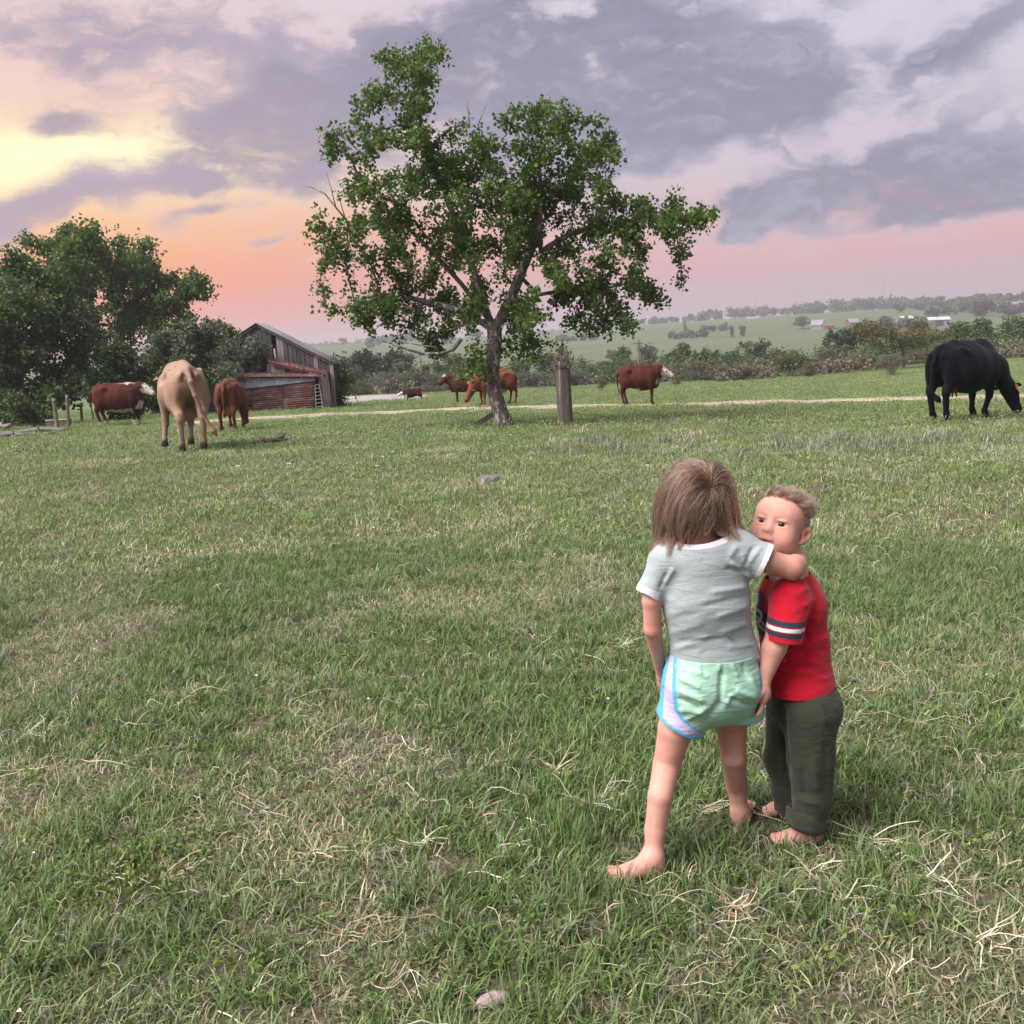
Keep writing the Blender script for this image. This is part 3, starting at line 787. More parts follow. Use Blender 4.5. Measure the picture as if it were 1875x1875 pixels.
# ------------------------------------------------------------------ trees
def colonize(seed_paths, attr, D_inf, D_kill, step, iters=160, seed=0, up=0.0):
    """grow branches from the given limbs toward the attractor points; returns positions and parent indices"""
    r_ = np.random.default_rng(seed)
    pos, par = [], []
    for path, root in seed_paths:
        prev = root
        for p in path:
            pos.append(np.asarray(p, float)); par.append(prev); prev = len(pos)-1
    A = np.asarray(attr, float)
    Pn = np.array(pos)
    d = np.linalg.norm(A[:, None]-Pn[None], axis=2); near = d.argmin(1); nd = d.min(1)
    alive = np.ones(len(A), bool)
    for it in range(iters):
        use = alive & (nd < D_inf)
        if not use.any(): break
        src = np.unique(near[use]); newp, newpar = [], []
        dirs = A[use]-np.array(pos)[near[use]]; dirs /= np.linalg.norm(dirs, axis=1)[:, None]+1e-9
        acc = np.zeros((len(pos), 3)); np.add.at(acc, near[use], dirs)
        for s in src:
            g = acc[s]+r_.normal(0, .18, 3)*max(1, np.linalg.norm(acc[s])*.5)+np.array([0, 0, up])
            g /= np.linalg.norm(g)+1e-9
            newp.append(pos[s]+g*step); newpar.append(int(s))
        k0 = len(pos); pos += newp; par += newpar
        dn = np.linalg.norm(A[:, None]-np.array(newp)[None], axis=2)
        j = dn.argmin(1); m_ = dn.min(1); upd = m_ < nd
        near = np.where(upd, k0+j, near); nd = np.where(upd, m_, nd)
        alive &= nd > D_kill
        if len(pos) > 9000: break
    return np.array(pos), par
def branch_radii(pos, par, tip, expo=2.3, rmax=9):
    n = len(pos); w = np.zeros(n); kids = [[] for _ in range(n)]
    for i, p in enumerate(par):
        if p >= 0: kids[p].append(i)
    for i in range(n-1, -1, -1):
        w[i] = tip**expo if not kids[i] else sum(w[k] for k in kids[i])
    return np.minimum(w**(1/expo), rmax), kids
def wood_mesh(pos, par, rad, kids, sides_big=8, min_r=0):
    V, F_ = [], []; n0 = 0
    done = np.zeros(len(pos), bool)
    starts = [i for i, p in enumerate(par) if p < 0]
    stack = [(s, None) for s in starts]
    while stack:
        s, par_i = stack.pop()
        chain = [s] if par_i is None else [par_i, s]; cur = s
        while kids[cur]:
            ks = sorted(kids[cur], key=lambda k: -rad[k])
            for k in ks[1:]: stack.append((k, cur))
            cur = ks[0]; chain.append(cur)
        if len(chain) < 2: continue
        rr = rad[chain].copy()
        if par_i is not None: rr[0] = min(rr[0], rr[1]*1.25)
        sd = sides_big if rr.max() > .06 else (5 if rr.max() > .02 else 3)
        v, f = tube(pos[chain], rr, sd, False)
        V.append(v); F_ += [tuple(i+n0 for i in q) for q in f]; n0 += len(v)
    return np.concatenate(V), F_
def leaf_mesh(pts, size, r_, tone=(.75, 1.25), droop=.35, aspect=.5, fold=True, nrm=None):
    """one small folded leaf blade (two quads) per point"""
    n = len(pts); s = size*r_.uniform(.65, 1.35, n)
    az = r_.uniform(0, 2*math.pi, n); el = r_.normal(-droop, .55, n)
    d = np.c_[np.cos(az)*np.cos(el), np.sin(az)*np.cos(el), np.sin(el)]
    q = r_.normal(0, 1, (n, 3)); w = np.cross(d, q); w /= np.linalg.norm(w, axis=1)[:, None]+1e-9
    up = np.cross(w, d)
    a = pts; L_ = s[:, None]; W_ = (s*aspect)[:, None]
    tip = a+d*L_; mid = a+d*L_*.45-up*L_*.06
    l = a+d*L_*.42+w*W_+up*L_*.05; r = a+d*L_*.42-w*W_+up*L_*.05
    V = np.stack([a, l, tip, r, mid], 1).reshape(-1, 3)
    b = np.arange(n)[:, None]*5
    Fq = np.concatenate([b+np.array([[0, 4, 2, 1]]), b+np.array([[0, 3, 2, 4]])])
    tn = r_.uniform(tone[0], tone[1], n); tint = np.repeat(np.c_[tn*r_.uniform(.9, 1.12, n), tn, tn*r_.uniform(.85, 1.1, n)], 5, axis=0)
    return V, Fq, tint
weeds()
def in_ell(n, c, r, r_):
    q = r_.normal(0, 1, (n, 3)); q /= np.linalg.norm(q, axis=1)[:, None]
    return np.asarray(c)+q*(r_.random((n, 1))**(1/2.4))*np.asarray(r)

BARK = material('mottled grey bark', (.12, .102, .093), .95, var=(5, .35), mixcol=[((.38, .35, .33), 13.0, .53, .60), ((.035, .03, .027), 16, .54, .64)], bump=[(9, .05), (26, .03), (70, .008)], stretch=(1, 1, .55))
BARKD = material('dark rough bark', (.085, .07, .058), .95, var=(8, .35), bump=[(22, .02)], stretch=(1, 1, .4))
TWIG = material('grey brown twigs', (.15, .115, .09), .9, var=(3, .3))
LEAF_MAIN = foliage_mat('fresh spring leaves', (.058, .11, .02), (.08, .14, .028), (.105, .165, .04), .48, 1.4)
LEAF_DARK = foliage_mat('dark evergreen leaves', (.05, .09, .028), (.072, .115, .04), (.10, .14, .06), .28, 1.1)
LEAF_LEFT = foliage_mat('shade tree leaves', (.058, .11, .028), (.08, .138, .034), (.10, .155, .046), .38, .9)
LEAF_IVY = foliage_mat('ivy leaves', (.05, .085, .03), (.075, .11, .045), (.13, .15, .09), .25, 2.5)
LEAF_GREY = foliage_mat('grey green shrub leaves', (.07, .09, .05), (.10, .12, .075), (.16, .175, .125), .25, 1.6)

def make_tree(name, label, base, limbs, attr, leaf_pts_n, leaf_size, leafm, bark, tip, step, D_inf, D_kill, seed, rmax=1, group=None, flare=1.25, leaf_r=.03, spread=.16, cat='tree', expo=2.3, rscale=1.0, droop=.35, min_attr=True, aspect=.5):
    r_ = np.random.default_rng(seed)
    pos, par = colonize(limbs, attr, D_inf, D_kill, step, seed=seed)
    rad, kids = branch_radii(pos, par, tip, expo, rmax); rad = rad*rscale
    # flare at the foot
    h = pos[:, 2]-base[2]
    rad = rad*(1+(flare-1)*np.clip(1-h/.5, 0, 1)**2)
    root = empty(name, base, 0, label, cat, group)
    V, F_ = wood_mesh(pos, par, rad, kids)
    obj('trunk', V-base, F_, bark, root, smooth=True)
    thin = np.where(rad < leaf_r)[0]
    pick = thin[r_.integers(0, len(thin), leaf_pts_n)]
    # leaves come in sprigs round the twig ends
    ns = max(1, leaf_pts_n//7)
    tipw = np.array([1.0+2.0*(len(kids[i]) == 0) for i in thin]); tipw /= tipw.sum()
    sp = pos[thin[r_.choice(len(thin), ns, p=tipw)]]+r_.normal(0, spread, (ns, 3))
    lp = np.repeat(sp, 7, axis=0)+r_.normal(0, leaf_size*.75, (ns*7, 3))
    V, Fq, tn = leaf_mesh(lp, leaf_size, r_, droop=droop, aspect=aspect)
    obj('crown', V-base, Fq, leafm, root, tint=tn)
    return root, pos, rad

def attractors(blobs, Y, n_per_area, depth, seed, squash=1.0):
    """blobs in photo pixels at distance Y: (u, v, r, density) -> points in the crown"""
    r_ = np.random.default_rng(seed); out = []
    for b in blobs:
        u, v, rp = b[:3]; dn = b[3] if len(b) > 3 else 1.0
        yo = b[4] if len(b) > 4 else r_.normal(0, depth)
        c = P(u, v, Y+yo); rm = rp*Y/F
        n = max(3, int(n_per_area*dn*rm*rm))
        out.append(in_ell(n, c, (rm, rm*1.15*squash, rm), r_))
    return np.concatenate(out)

def main_tree():
    base = G(922, 783); Y = base[1]
    def path(px, dy=None):
        return [P(u, v, Y+(dy[i] if dy else 0)) for i, (u, v) in enumerate(px)]
    def dense(pts, step=.14):
        o_ = []
        for a, b in zip(pts[:-1], pts[1:]):
            n = max(1, int(np.linalg.norm(b-a)/step)); o_ += [a+(b-a)*k/n for k in range(n)]
        return o_+[pts[-1]]
    tr = dense([base-np.array([0, 0, .12])]+path([(921, 770), (913, 745), (905, 715), (901, 685), (902, 655), (906, 625), (905, 606)]))
    nt = len(tr)-1
    limbs = [(tr, -1)]
    def limb(px, dy, root):
        p = dense([limbs_pos(root)]+path(px, dy))[1:]; limbs.append((p, root)); return sum(len(l[0]) for l in limbs)-1
    def limbs_pos(i):
        allp = [q for l in limbs for q in l[0]]; return allp[i]
    a = limb([(892, 575), (880, 535), (866, 490), (846, 440), (830, 395)], [.05, .1, .2, .3, .4], nt)
    b = limb([(922, 572), (940, 535), (958, 490), (975, 450), (985, 405), (990, 340), (985, 270)], [-.05, -.1, -.2, -.25, -.3, -.3, -.3], nt)
    limb([(815, 350), (795, 300), (775, 245), (765, 195), (775, 140), (790, 105)], [.4, .3, .3, .2, .2, .2], a)
    limb([(845, 520), (800, 470), (755, 425), (705, 385)], [-.2, -.5, -.7, -.9], a-14)
    limb([(990, 460), (1040, 430), (1100, 410), (1165, 405), (1225, 395), (1275, 398)], [-.2, -.1, .1, .3, .4, .5], b-8)
    limb([(985, 540), (1040, 530), (1100, 520), (1160, 520)], [.3, .6, .8, 1.0], b-16)
    limb([(860, 575), (810, 560), (750, 545), (690, 560), (640, 572)], [.2, .5, .7, .8, .9], nt)
    limb([(1000, 400), (1040, 340), (1070, 290)], [.2, .5, .8], b-5)
    B = [(790, 95, 30, .8), (815, 92, 20, .7), (742, 122, 36, .8), (700, 118, 16, .6), (690, 150, 34, .7), (765, 165, 45, .9), (655, 205, 38, .8), (712, 205, 50, .8), (605, 250, 24, .8), (632, 250, 24, .6), (670, 270, 42, .7), (720, 265, 45, .7), (775, 235, 55, .9), (640, 295, 30, .6), (610, 288, 20, .6),
         (840, 235, 32, .7), (868, 255, 36, .8), (800, 300, 60, .9), (742, 330, 60, .8), (880, 300, 60, 1), (985, 195, 32, 1.1), (990, 225, 48, 1.1), (945, 215, 30, .8), (960, 265, 60, 1.1), (1030, 240, 45, 1.1), (1045, 300, 62, 1.1), (1100, 250, 30, .9), (1108, 285, 32, .9), (1120, 262, 16, .6), (955, 340, 75, 1.2), (1060, 370, 66, 1.1), (865, 380, 75, 1.1), (770, 400, 65, 1), (1095, 335, 30, 1),
         (690, 360, 52, .9), (660, 350, 30, .8), (650, 400, 45, .8), (585, 392, 24, .8), (570, 412, 18, .7), (602, 440, 28, .7), (592, 470, 18, .7), (645, 450, 38, .8), (700, 430, 55, .9), (672, 480, 36, .8), (725, 480, 55, 1), (690, 535, 42, .8), (655, 560, 30, .8), (600, 565, 18, .7), (625, 575, 18, .7), (700, 580, 40, .9), (750, 560, 52, 1), (800, 490, 65, 1.1), (825, 560, 60, 1.1), (790, 600, 45, 1.1), (730, 610, 36, 1), (672, 600, 26, .8),
         (1120, 385, 50, 1.1), (1180, 388, 42, 1), (1225, 378, 30, 1), (1250, 395, 30, .9), (1290, 395, 18, .8), (1310, 400, 10, .6), (1165, 430, 50, 1.1), (1220, 435, 36, .9), (1225, 475, 32, .8), (1205, 510, 32, .7), (1245, 500, 20, .7), (1145, 480, 52, 1), (1190, 545, 18, .6), (1205, 555, 14, .5), (1085, 455, 60, 1.1), (1000, 440, 60, .9), (1080, 530, 55, .9), (1035, 570, 45, 1), (985, 585, 40, 1), (1100, 575, 40, .9), (1140, 585, 26, .8), (1150, 600, 12, .6), (995, 625, 26, .8), (930, 470, 60, .55), (940, 400, 50, .9), (900, 520, 40, .6), (860, 320, 46, 1.2), (905, 300, 42, 1.2), (900, 365, 46, 1.2), (868, 430, 42, 1.1), (922, 420, 40, 1.1), (830, 450, 40, 1), (930, 350, 40, 1.1), (880, 560, 28, .8), (935, 540, 30, .7), (850, 590, 30, .9), (950, 590, 26, .9), (880, 450, 40, .8), (1010, 510, 40, .9), (860, 620, 30, 1), (825, 615, 30, 1), (868, 655, 18, .9), (850, 680, 14, .8), (960, 610, 26, .8), (1110, 610, 14, .6), (775, 640, 14, .5)]
    A = attractors(B, Y, 34, .75, 3)
    root, pos, rad = make_tree('broadleaf_tree', 'large leafy tree with a leaning pale mottled trunk standing alone mid pasture', base, limbs, A, 56000, .070, LEAF_MAIN, BARK, .0042, .13, 1.6, .2, 5, rmax=.30, flare=1.5, spread=.085, leaf_r=.034, expo=2.02, rscale=2.3)
    # dead twigs sticking out at the left, and the bare crooked branch hanging low
    trunk = [c for c in root.children if c.name.startswith('trunk')][0]
    def tw(px, r0, dy=0):
        pts = [P(u, v, Y+dy) for u, v in px]; mb = MB(); mb.tube(np.array(pts)-base, np.linspace(r0, r0*.3, len(pts)), 5); mb.obj('dead_branch', BARK, trunk, smooth=True)
    tw([(640, 410), (615, 380), (595, 355), (575, 345), (560, 340)], .022); tw([(615, 380), (606, 345), (597, 312)], .013); tw([(632, 400), (622, 365), (612, 345)], .012)
    tw([(845, 620), (830, 640), (808, 647), (775, 648), (745, 640), (715, 628), (690, 622)], .045, -.4); tw([(808, 647), (795, 635), (770, 632), (745, 628), (720, 627), (650, 620)], .016, -.4); tw([(775, 648), (760, 655), (735, 648)], .012, -.4)
    tw([(820, 644), (815, 655), (795, 652)], .02, -.4); tw([(860, 235), (858, 205), (856, 185)], .012); tw([(875, 230), (885, 205), (890, 190)], .01); tw([(862, 210), (850, 190)], .008)
    return base
TREE_BASE = main_tree()

def left_trees():
    # umbrella crowned shade tree behind the shrubs
    Y = 50.0; base = np.array([P(205, 745, Y)[0], Y, 0]); base[2] = gz(base[0], Y)
    tr = [base+(P(205, 690, Y)-base)*k/6 for k in range(7)]
    limbs = [(tr, -1)]; n = len(tr)-1
    def limb(px, dy):
        pts = [tr[-1]]+[P(u, v, Y+d_) for (u, v), d_ in zip(px, dy)]; o_ = []
        for a, b in zip(pts[:-1], pts[1:]):
            m_ = max(1, int(np.linalg.norm(b-a)/.3)); o_ += [a+(b-a)*(k+1)/m_ for k in range(m_)]
        limbs.append((o_, n))
    limb([(190, 620), (150, 560), (110, 500)], [0, .5, 1]); limb([(215, 610), (215, 540), (200, 480)], [-.5, -1, -1.5]); limb([(240, 630), (290, 580), (335, 540)], [0, 0, .4]); limb([(225, 620), (255, 550), (270, 490)], [.5, 1, 1.5])
    B = [(115, 445, 30), (150, 440, 34), (75, 460, 34), (190, 452, 36), (225, 465, 38), (250, 482, 40), (130, 475, 45), (180, 490, 45), (285, 510, 36), (300, 535, 40), (345, 520, 24), (335, 545, 28), (370, 540, 14), (365, 515, 12), (240, 530, 45, .9), (270, 570, 40, .9), (310, 580, 30, .8), (345, 580, 22, .7), (190, 540, 40, .6), (150, 520, 40, .6), (230, 580, 36, .7), (330, 600, 22, .6), (100, 510, 40), (60, 500, 40), (280, 610, 24, .6), (220, 610, 24, .5), (388, 541, 8, .6)]
    A = attractors(B, Y, 7.5, 1.3, 13)
    make_tree('shade_tree', 'wide umbrella crowned tree rising behind the shrubs left of the barn', base, limbs, A, 32000, .14, LEAF_LEFT, BARKD, .012, .3, 3.2, .4, 15, rmax=.32, spread=.21, leaf_r=.05, expo=2.1)
    # dense dark tree at the left edge
    Y = 36.0; base = np.array([P(55, 780, Y)[0], Y, 0]); base[2] = gz(base[0], Y)
    tr = [base+(P(40, 700, Y)-base)*k/6 for k in range(7)]
    B = [(30, 480, 30), (60, 505, 45), (10, 520, 55), (90, 530, 50), (50, 570, 60), (120, 570, 45), (140, 610, 45), (20, 630, 70), (90, 630, 70), (160, 640, 40), (170, 670, 45), (60, 690, 60), (120, 690, 50), (15, 720, 60), (180, 700, 36), (200, 720, 24), (150, 715, 30), (60, 745, 34), (25, 755, 36), (-40, 560, 90), (-60, 680, 90), (-30, 500, 50), (95, 735, 24, .7), (-90, 600, 80), (215, 690, 24)]
    A = attractors(B, Y, 9, .9, 23)
    make_tree('dense_tree', 'dense dark leafy tree at the left edge with foliage down to the grass', base, [(tr, -1)], A, 46000, .125, LEAF_DARK, BARKD, .011, .25, 3.0, .36, 25, rmax=.22, spread=.2, leaf_r=.05, expo=2.1)
    def shrub(name, label, Y, foot, B, nleaf, size, mat_, seed, dens=7, depth=.5, cat='shrub'):
        base = np.array([P(foot[0], foot[1], Y)[0], Y, 0]); base[2] = gz(base[0], Y)
        tr = [base+np.array([0, 0, .16*k]) for k in range(5)]
        A = attractors(B, Y, dens, depth, seed)
        return make_tree(name, label, base, [(tr, -1)], A, nleaf, size, mat_, BARKD, .009, .22, 3.5, .34, seed, rmax=.1, spread=.15, leaf_r=.05, cat=cat)
    shrub('shrub', 'dark shrub thicket behind the white faced bull', 37, (240, 750), [(235, 680, 40), (200, 690, 34), (275, 690, 40), (250, 650, 36), (225, 720, 34), (275, 725, 34), (300, 710, 30), (190, 640, 34), (320, 680, 34), (210, 745, 14, .7), (260, 745, 16, .7), (305, 740, 18, .7)], 15000, .1, LEAF_DARK, 41)
    shrub('shrub', 'tall grey green shrub with pale leaf tips left of the barn gable', 38.2, (340, 745), [(340, 610, 32), (310, 615, 26), (375, 615, 30), (405, 625, 24), (330, 650, 40), (385, 655, 40), (300, 650, 34), (350, 690, 34), (420, 660, 24), (395, 690, 20), (360, 595, 16, .8)], 15000, .1, LEAF_GREY, 43)
    shrub('shrub', 'small pale blossoming shrub leaning on the lean-to roof', 41.05, (455, 735), [(450, 650, 30), (480, 645, 24), (420, 660, 28), (495, 665, 16), (440, 675, 26), (410, 680, 24), (475, 672, 16), (395, 695, 20), (420, 640, 20), (465, 632, 12, .7)], 9000, .085, LEAF_GREY, 45)
    shrub('shrub', 'dark leafy bush filling the gap behind the barn ridge', 52, (420, 735), [(410, 600, 26), (385, 610, 26), (430, 605, 18), (370, 625, 24), (440, 615, 12), (400, 640, 40), (360, 650, 30)], 6000, .13, LEAF_LEFT, 47)
    shrub('shrub', 'ivy covered bush growing against the right end of the barn', 42.5, (625, 745), [(612, 668, 9), (622, 676, 11), (628, 694, 13, .8), (622, 712, 10, .7), (634, 668, 8, .7), (640, 684, 8, .6), (618, 728, 9, .7), (636, 714, 7, .6), (648, 690, 5, .5), (622, 655, 5, .5), (615, 742, 6, .6), (634, 736, 6, .5)], 1700, .085, LEAF_IVY, 49, dens=24, depth=.35)
    shrub('shrub', 'low dark brush tangled at the foot of the wooden fence posts', 34, (45, 775), [(40, 760, 18), (70, 765, 12), (15, 765, 20), (90, 768, 8), (-20, 760, 24), (30, 740, 16)], 6000, .08, LEAF_DARK, 53, dens=16, depth=.3)
left_trees()
# ------------------------------------------------------------------ the old barn with its rusty lean-tos
WOOD_OLD = material('weathered grey boards', (.062, .052, .053), .92, var=(1.3, .3), var2=(9, .25), bump=[(30, .008)], stretch=(6, 6, .35), mixcol=((.125, .11, .11), 2.2, .5, .72))
WOOD_PALE = material('pale weathered boards', (.21, .185, .18), .92, var=(1.5, .25), bump=[(30, .006)], stretch=(6, 6, .4), mixcol=((.13, .11, .10), 2.0, .58, .75))
RUST = material('rusty red tin', (.10, .031, .028), .8, var=(.8, .3), var2=(7, .2), mixcol=[((.155, .12, .118), 1.6, .46, .64), ((.10, .035, .03), 3.0, .55, .72)], stretch=(.8, 1, 3.5))
RUSTROOF = material('red tin roof', (.085, .025, .026), .8, var=(1.2, .3), mixcol=((.19, .11, .10), 2.4, .52, .7))
TINGREY = material('grey blue tin sheet', (.18, .20, .26), .6, var=(1.2, .2), mixcol=((.36, .34, .34), 2.0, .5, .65))
TINROOF = material('dull galvanised roof', (.17, .165, .175), .6, var=(1.0, .2), mixcol=((.13, .08, .065), 2.2, .5, .7))
PINKW = material('peeling pinkish siding', (.30, .21, .20), .9, var=(2.5, .3), mixcol=[((.25, .12, .11), 3.0, .52, .66), ((.38, .34, .33), 4.0, .58, .7)])
GALV = material('galvanised gate tube', (.17, .17, .175), .5)
def corrugated(a, b, c, d, n, amp, thick=.004, across='v', sub=3):
    """sheet with corners a (bottom left) b (bottom right) c (top right) d (top left); n ribs running along a-b"""
    a, b, c, d = [np.asarray(q, float) for q in (a, b, c, d)]
    nr = np.cross(b-a, d-a); nr /= np.linalg.norm(nr)
    rows = n*4; V = []; F_ = []
    for j in range(rows+1):
        t = j/rows; off = nr*amp*math.sin(2*math.pi*n*t)
        for i in range(sub+1):
            s = i/sub; V.append((a*(1-s)+b*s)*(1-t)+(d*(1-s)+c*s)*t+off)
    w = sub+1
    for j in range(rows):
        for i in range(sub): F_.append((j*w+i, j*w+i+1, (j+1)*w+i+1, (j+1)*w+i))
    return V, F_
def build_barn():
    Yc = G(500, 755)[1]; Ym = Yc+1.1; Yg = Yc+2.1
    g0 = gz(P(500, 755, Yc)[0], Yc)
    base = np.array([P(500, 755, Yc)[0], Yc, g0])
    root = empty('barn', base, 0, 'old grey board barn with rusty red corrugated lean-tos', 'barn')
    L = lambda u, v, Y: P(u, v, Y)-base
    # gable of upright boards
    prof = np.array([L(u, v, Yg) for u, v in [(396, 640), (420, 622), (470, 593), (608, 664)]])
    gl = gz(P(500, 740, Yg)[0], Yg)-base[2]-.15
    x = prof[0][0]; bw = .165; r_ = np.random.default_rng(3); xe = prof[-1][0]-.06
    gapx = L(504, 640, Yg)[0]
    while x < xe:
        w = bw*r_.uniform(.82, 1.15); x1 = min(x+w, xe)
        if abs((x+x1)/2-gapx) < w*.5:
            x = x1; continue
        zt = [np.interp(q, prof[:, 0], prof[:, 2])-.035 for q in (x, x1)]
        xm = prof[2][0]
        top = [(x, zt[0])] + ([(xm, prof[2][2]-.035)] if x < xm < x1 else []) + [(x1, zt[1])]
        yo = Yg-base[1]+r_.uniform(-.012, .012)
        gp = r_.uniform(.004, .012)
        zb = gl+(r_.uniform(0, .25) if r_.random() < .3 else 0)
        m = MB(); m.prism([(x+gp, yo, zb), (x1-gp, yo, zb)]+[(min(max(q[0], x+gp), x1-gp), yo, q[1]) for q in top[::-1]], (0, .024, 0))
        m.obj('board', WOOD_OLD if r_.random() < .8 else WOOD_PALE, root); x = x1
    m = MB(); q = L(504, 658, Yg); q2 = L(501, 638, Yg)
    m.prism([(q[0]-.03, q[1]+.03, q[2]), (q[0]+.045, q[1]+.03, q[2]), (q2[0]+.045, q[1]+.03, q2[2]), (q2[0]-.02, q[1]+.03, q2[2])], (0, .02, 0)); m.obj('slit_light_strip', WHITE, root)  # white strip stands in for daylight seen through the missing board
    # rest of the shell: side walls, back, dark inside
    D = np.array([-.1, 2.6, 0]); m = MB()
    m.prism([(prof[-1][0]-.03, prof[0][1]+.03, gl), (prof[-1][0]-.06, prof[0][1]+.03, gl), (prof[-1][0]-.06, prof[0][1]+.03, prof[-1][2]-.05), (prof[-1][0]-.03, prof[0][1]+.03, prof[-1][2]-.05)], D)
    m.prism([(prof[0][0]+.01, prof[0][1]+.03, gl), (prof[0][0]+.04, prof[0][1]+.03, gl), (prof[0][0]+.04, prof[0][1]+.03, prof[0][2]-.05), (prof[0][0]+.01, prof[0][1]+.03, prof[0][2]-.05)], D)
    bk = [(prof[0][0]-.05, prof[0][1]+2.6, gl), (prof[-1][0]-.15, prof[0][1]+2.6, gl)]+[(q[0]-.1, prof[0][1]+2.6, q[2]-.06) for q in prof[::-1]]
    m.prism(bk, (0, .03, 0)); m.obj('wall', WOOD_OLD, root)
    m = MB(); c = L(612, 735, Yg-.05); ct = L(606, 664, Yg-.05); m.prism([(c[0]-.06, c[1], gl), (c[0]+.07, c[1], gl), (ct[0]+.07, ct[1], ct[2]-.03), (ct[0]-.06, ct[1], ct[2]-.03)], (0, .12, 0)); m.obj('corner_post', WOOD_PALE, root)
    # roof: two slopes of tin with a bent edge board
    def slope(p0, p1, name):
        y0 = prof[0][1]-.12; o_ = MB(); nn = 14
        dv = (p1-p0); 
        for k in range(1):
            a = np.array([p0[0], y0, p0[2]]); b = np.array([p1[0], y0, p1[2]])+dv*.05*np.array([1, 0, 1])
            v, f = corrugated(b, b+D*1.03, a+D*1.03, a, 9, .018, sub=10)
        # ribs run along the slope: swap axes
            V = []; F_ = []; rows = 72
            for j in range(rows+1):
                t = j/rows; off = .014*math.sin(2*math.pi*t*24)
                for i in range(4):
                    s = i/3; q = (a*(1-s)+b*s)+D*1.03*t; q[2] += off-.05*math.sin(t*3.1)*s*(1-s)*2; V.append(q)
            for j in range(rows):
                for i in range(3): F_.append((j*4+i, j*4+i+1, (j+1)*4+i+1, (j+1)*4+i))
            o = obj(name, V, F_, TINROOF, root, smooth=True); solidify(o, .006)
        e = MB(); n_ = np.array([-dv[2], 0, dv[0]]); n_ = n_/np.linalg.norm(n_)*.09*np.sign(n_[2] if n_[2] else 1)
        a = np.array([p0[0], prof[0][1]-.08, p0[2]-.03]); b = np.array([p1[0], prof[0][1]-.08, p1[2]-.03])
        e.prism([a, b, b-n_, a-n_], (0, .03, 0)); e.obj('barge_board', WOOD_OLD, root)
    slope(prof[2]+np.array([0, 0, .03]), prof[3]+np.array([0, 0, .03]), 'roof'); slope(prof[2]+np.array([0, 0, .03]), prof[0]+np.array([0, 0, .03]), 'roof')
    # upper lean-to: red tin roof over pale boards
    def sheet(pts, name, mat_, th=.012):
        o = obj(name, [np.asarray(p) for p in pts], [tuple(range(len(pts)))], mat_, root); solidify(o, th); return o
    def roofsheet(bl, br, fr, fl, name, n, mat_):
        bl, br, fr, fl = [np.asarray(q) for q in (bl, br, fr, fl)]; V = []; F_ = []; rows = n*4
        for j in range(rows+1):
            t = j/rows; off = np.array([0, 0, .012*math.sin(2*math.pi*n*t)])
            for i in range(3):
                s = i/2; V.append((bl*(1-t)+br*t)*(1-s)+(fl*(1-t)+fr*t)*s+off)
        for j in range(rows):
            for i in range(2): F_.append((j*3+i, j*3+i+1, (j+1)*3+i+1, (j+1)*3+i))
        o = obj(name, V, F_, mat_, root, smooth=True); solidify(o, .006); return o
    rf = roofsheet(L(484, 651, Yg-.03), L(601, 679, Yg-.03), L(597, 685.5, Ym-.15), L(492, 663, Ym-.15), 'lean_to_roof', 12, RUSTROOF)
    m = MB(); m.prism([L(492, 664.5, Ym-.16), L(597, 687, Ym-.16), L(597, 690, Ym-.16), L(492, 667, Ym-.16)], (0, .03, 0)); m.obj('fascia', RUSTROOF, rf)
    xs = np.linspace(488, 590, 13)
    for k in range(12):
        m = MB(); gp = .35
        a, b = xs[k]+gp, xs[k+1]-gp
        tv = lambda u: 667+(u-492)*.20
        m.prism([L(a, 700, Ym), L(b, 700, Ym), L(b, tv(b), Ym), L(a, tv(a), Ym)], (0, .02, 0)); m.obj('board', WOOD_PALE if k % 4 else WOOD_OLD, root)
    # lower lean-to: red roof edge, grey tin band, corrugated rusty wall
    rf2 = roofsheet(L(380, 680, Ym-.03), L(586, 684, Ym-.03), L(583, 689.5, Yc-.18), L(372, 690, Yc-.18), 'lean_to_roof', 22, RUSTROOF)
    m = MB(); m.prism([L(372, 690.6, Yc-.19), L(456, 691, Yc-.19), L(456, 694.5, Yc-.19), L(372, 694.5, Yc-.19)], (0, .02, 0)); m.obj('fascia', RUSTROOF, rf2)
    us = [424, 450, 478, 512, 545, 577]
    for k in range(5):
        a, b = us[k]+.3, us[k+1]-.3; bv = lambda u: np.interp(u, [424, 450, 577], [711, 711.5, 697.5])
        m = MB(); m.prism([L(a, bv(a), Yc-.05-.004*(k % 2)), L(b, bv(b), Yc-.05-.004*(k % 2)), L(b, 692, Yc-.05-.004*(k % 2)), L(a, 692, Yc-.05-.004*(k % 2))], (0, .01, 0))
        m.obj('tin_sheet', TINGREY if k in (2, 3) else WOOD_PALE if k == 0 else TINGREY, root)
    for (ua, ub, name) in [(399, 462, 'corrugated_sheet'), (459, 523, 'corrugated_sheet'), (520, 577, 'corrugated_sheet')]:
        tv = lambda u: np.interp(u, [399, 450, 577], [708, 713, 699])
        yy = Yc+.006*(ua == 459)
        zb = lambda u: np.interp(u, [399, 577], [763, 754])
        v, f = corrugated(L(ua, zb(ua), yy), L(ub, zb(ub), yy), L(ub, tv(ub), yy), L(ua, tv(ua), yy), 13, .016, sub=6)
        o = obj(name, v, f, RUST, root, smooth=True); solidify(o, .004)
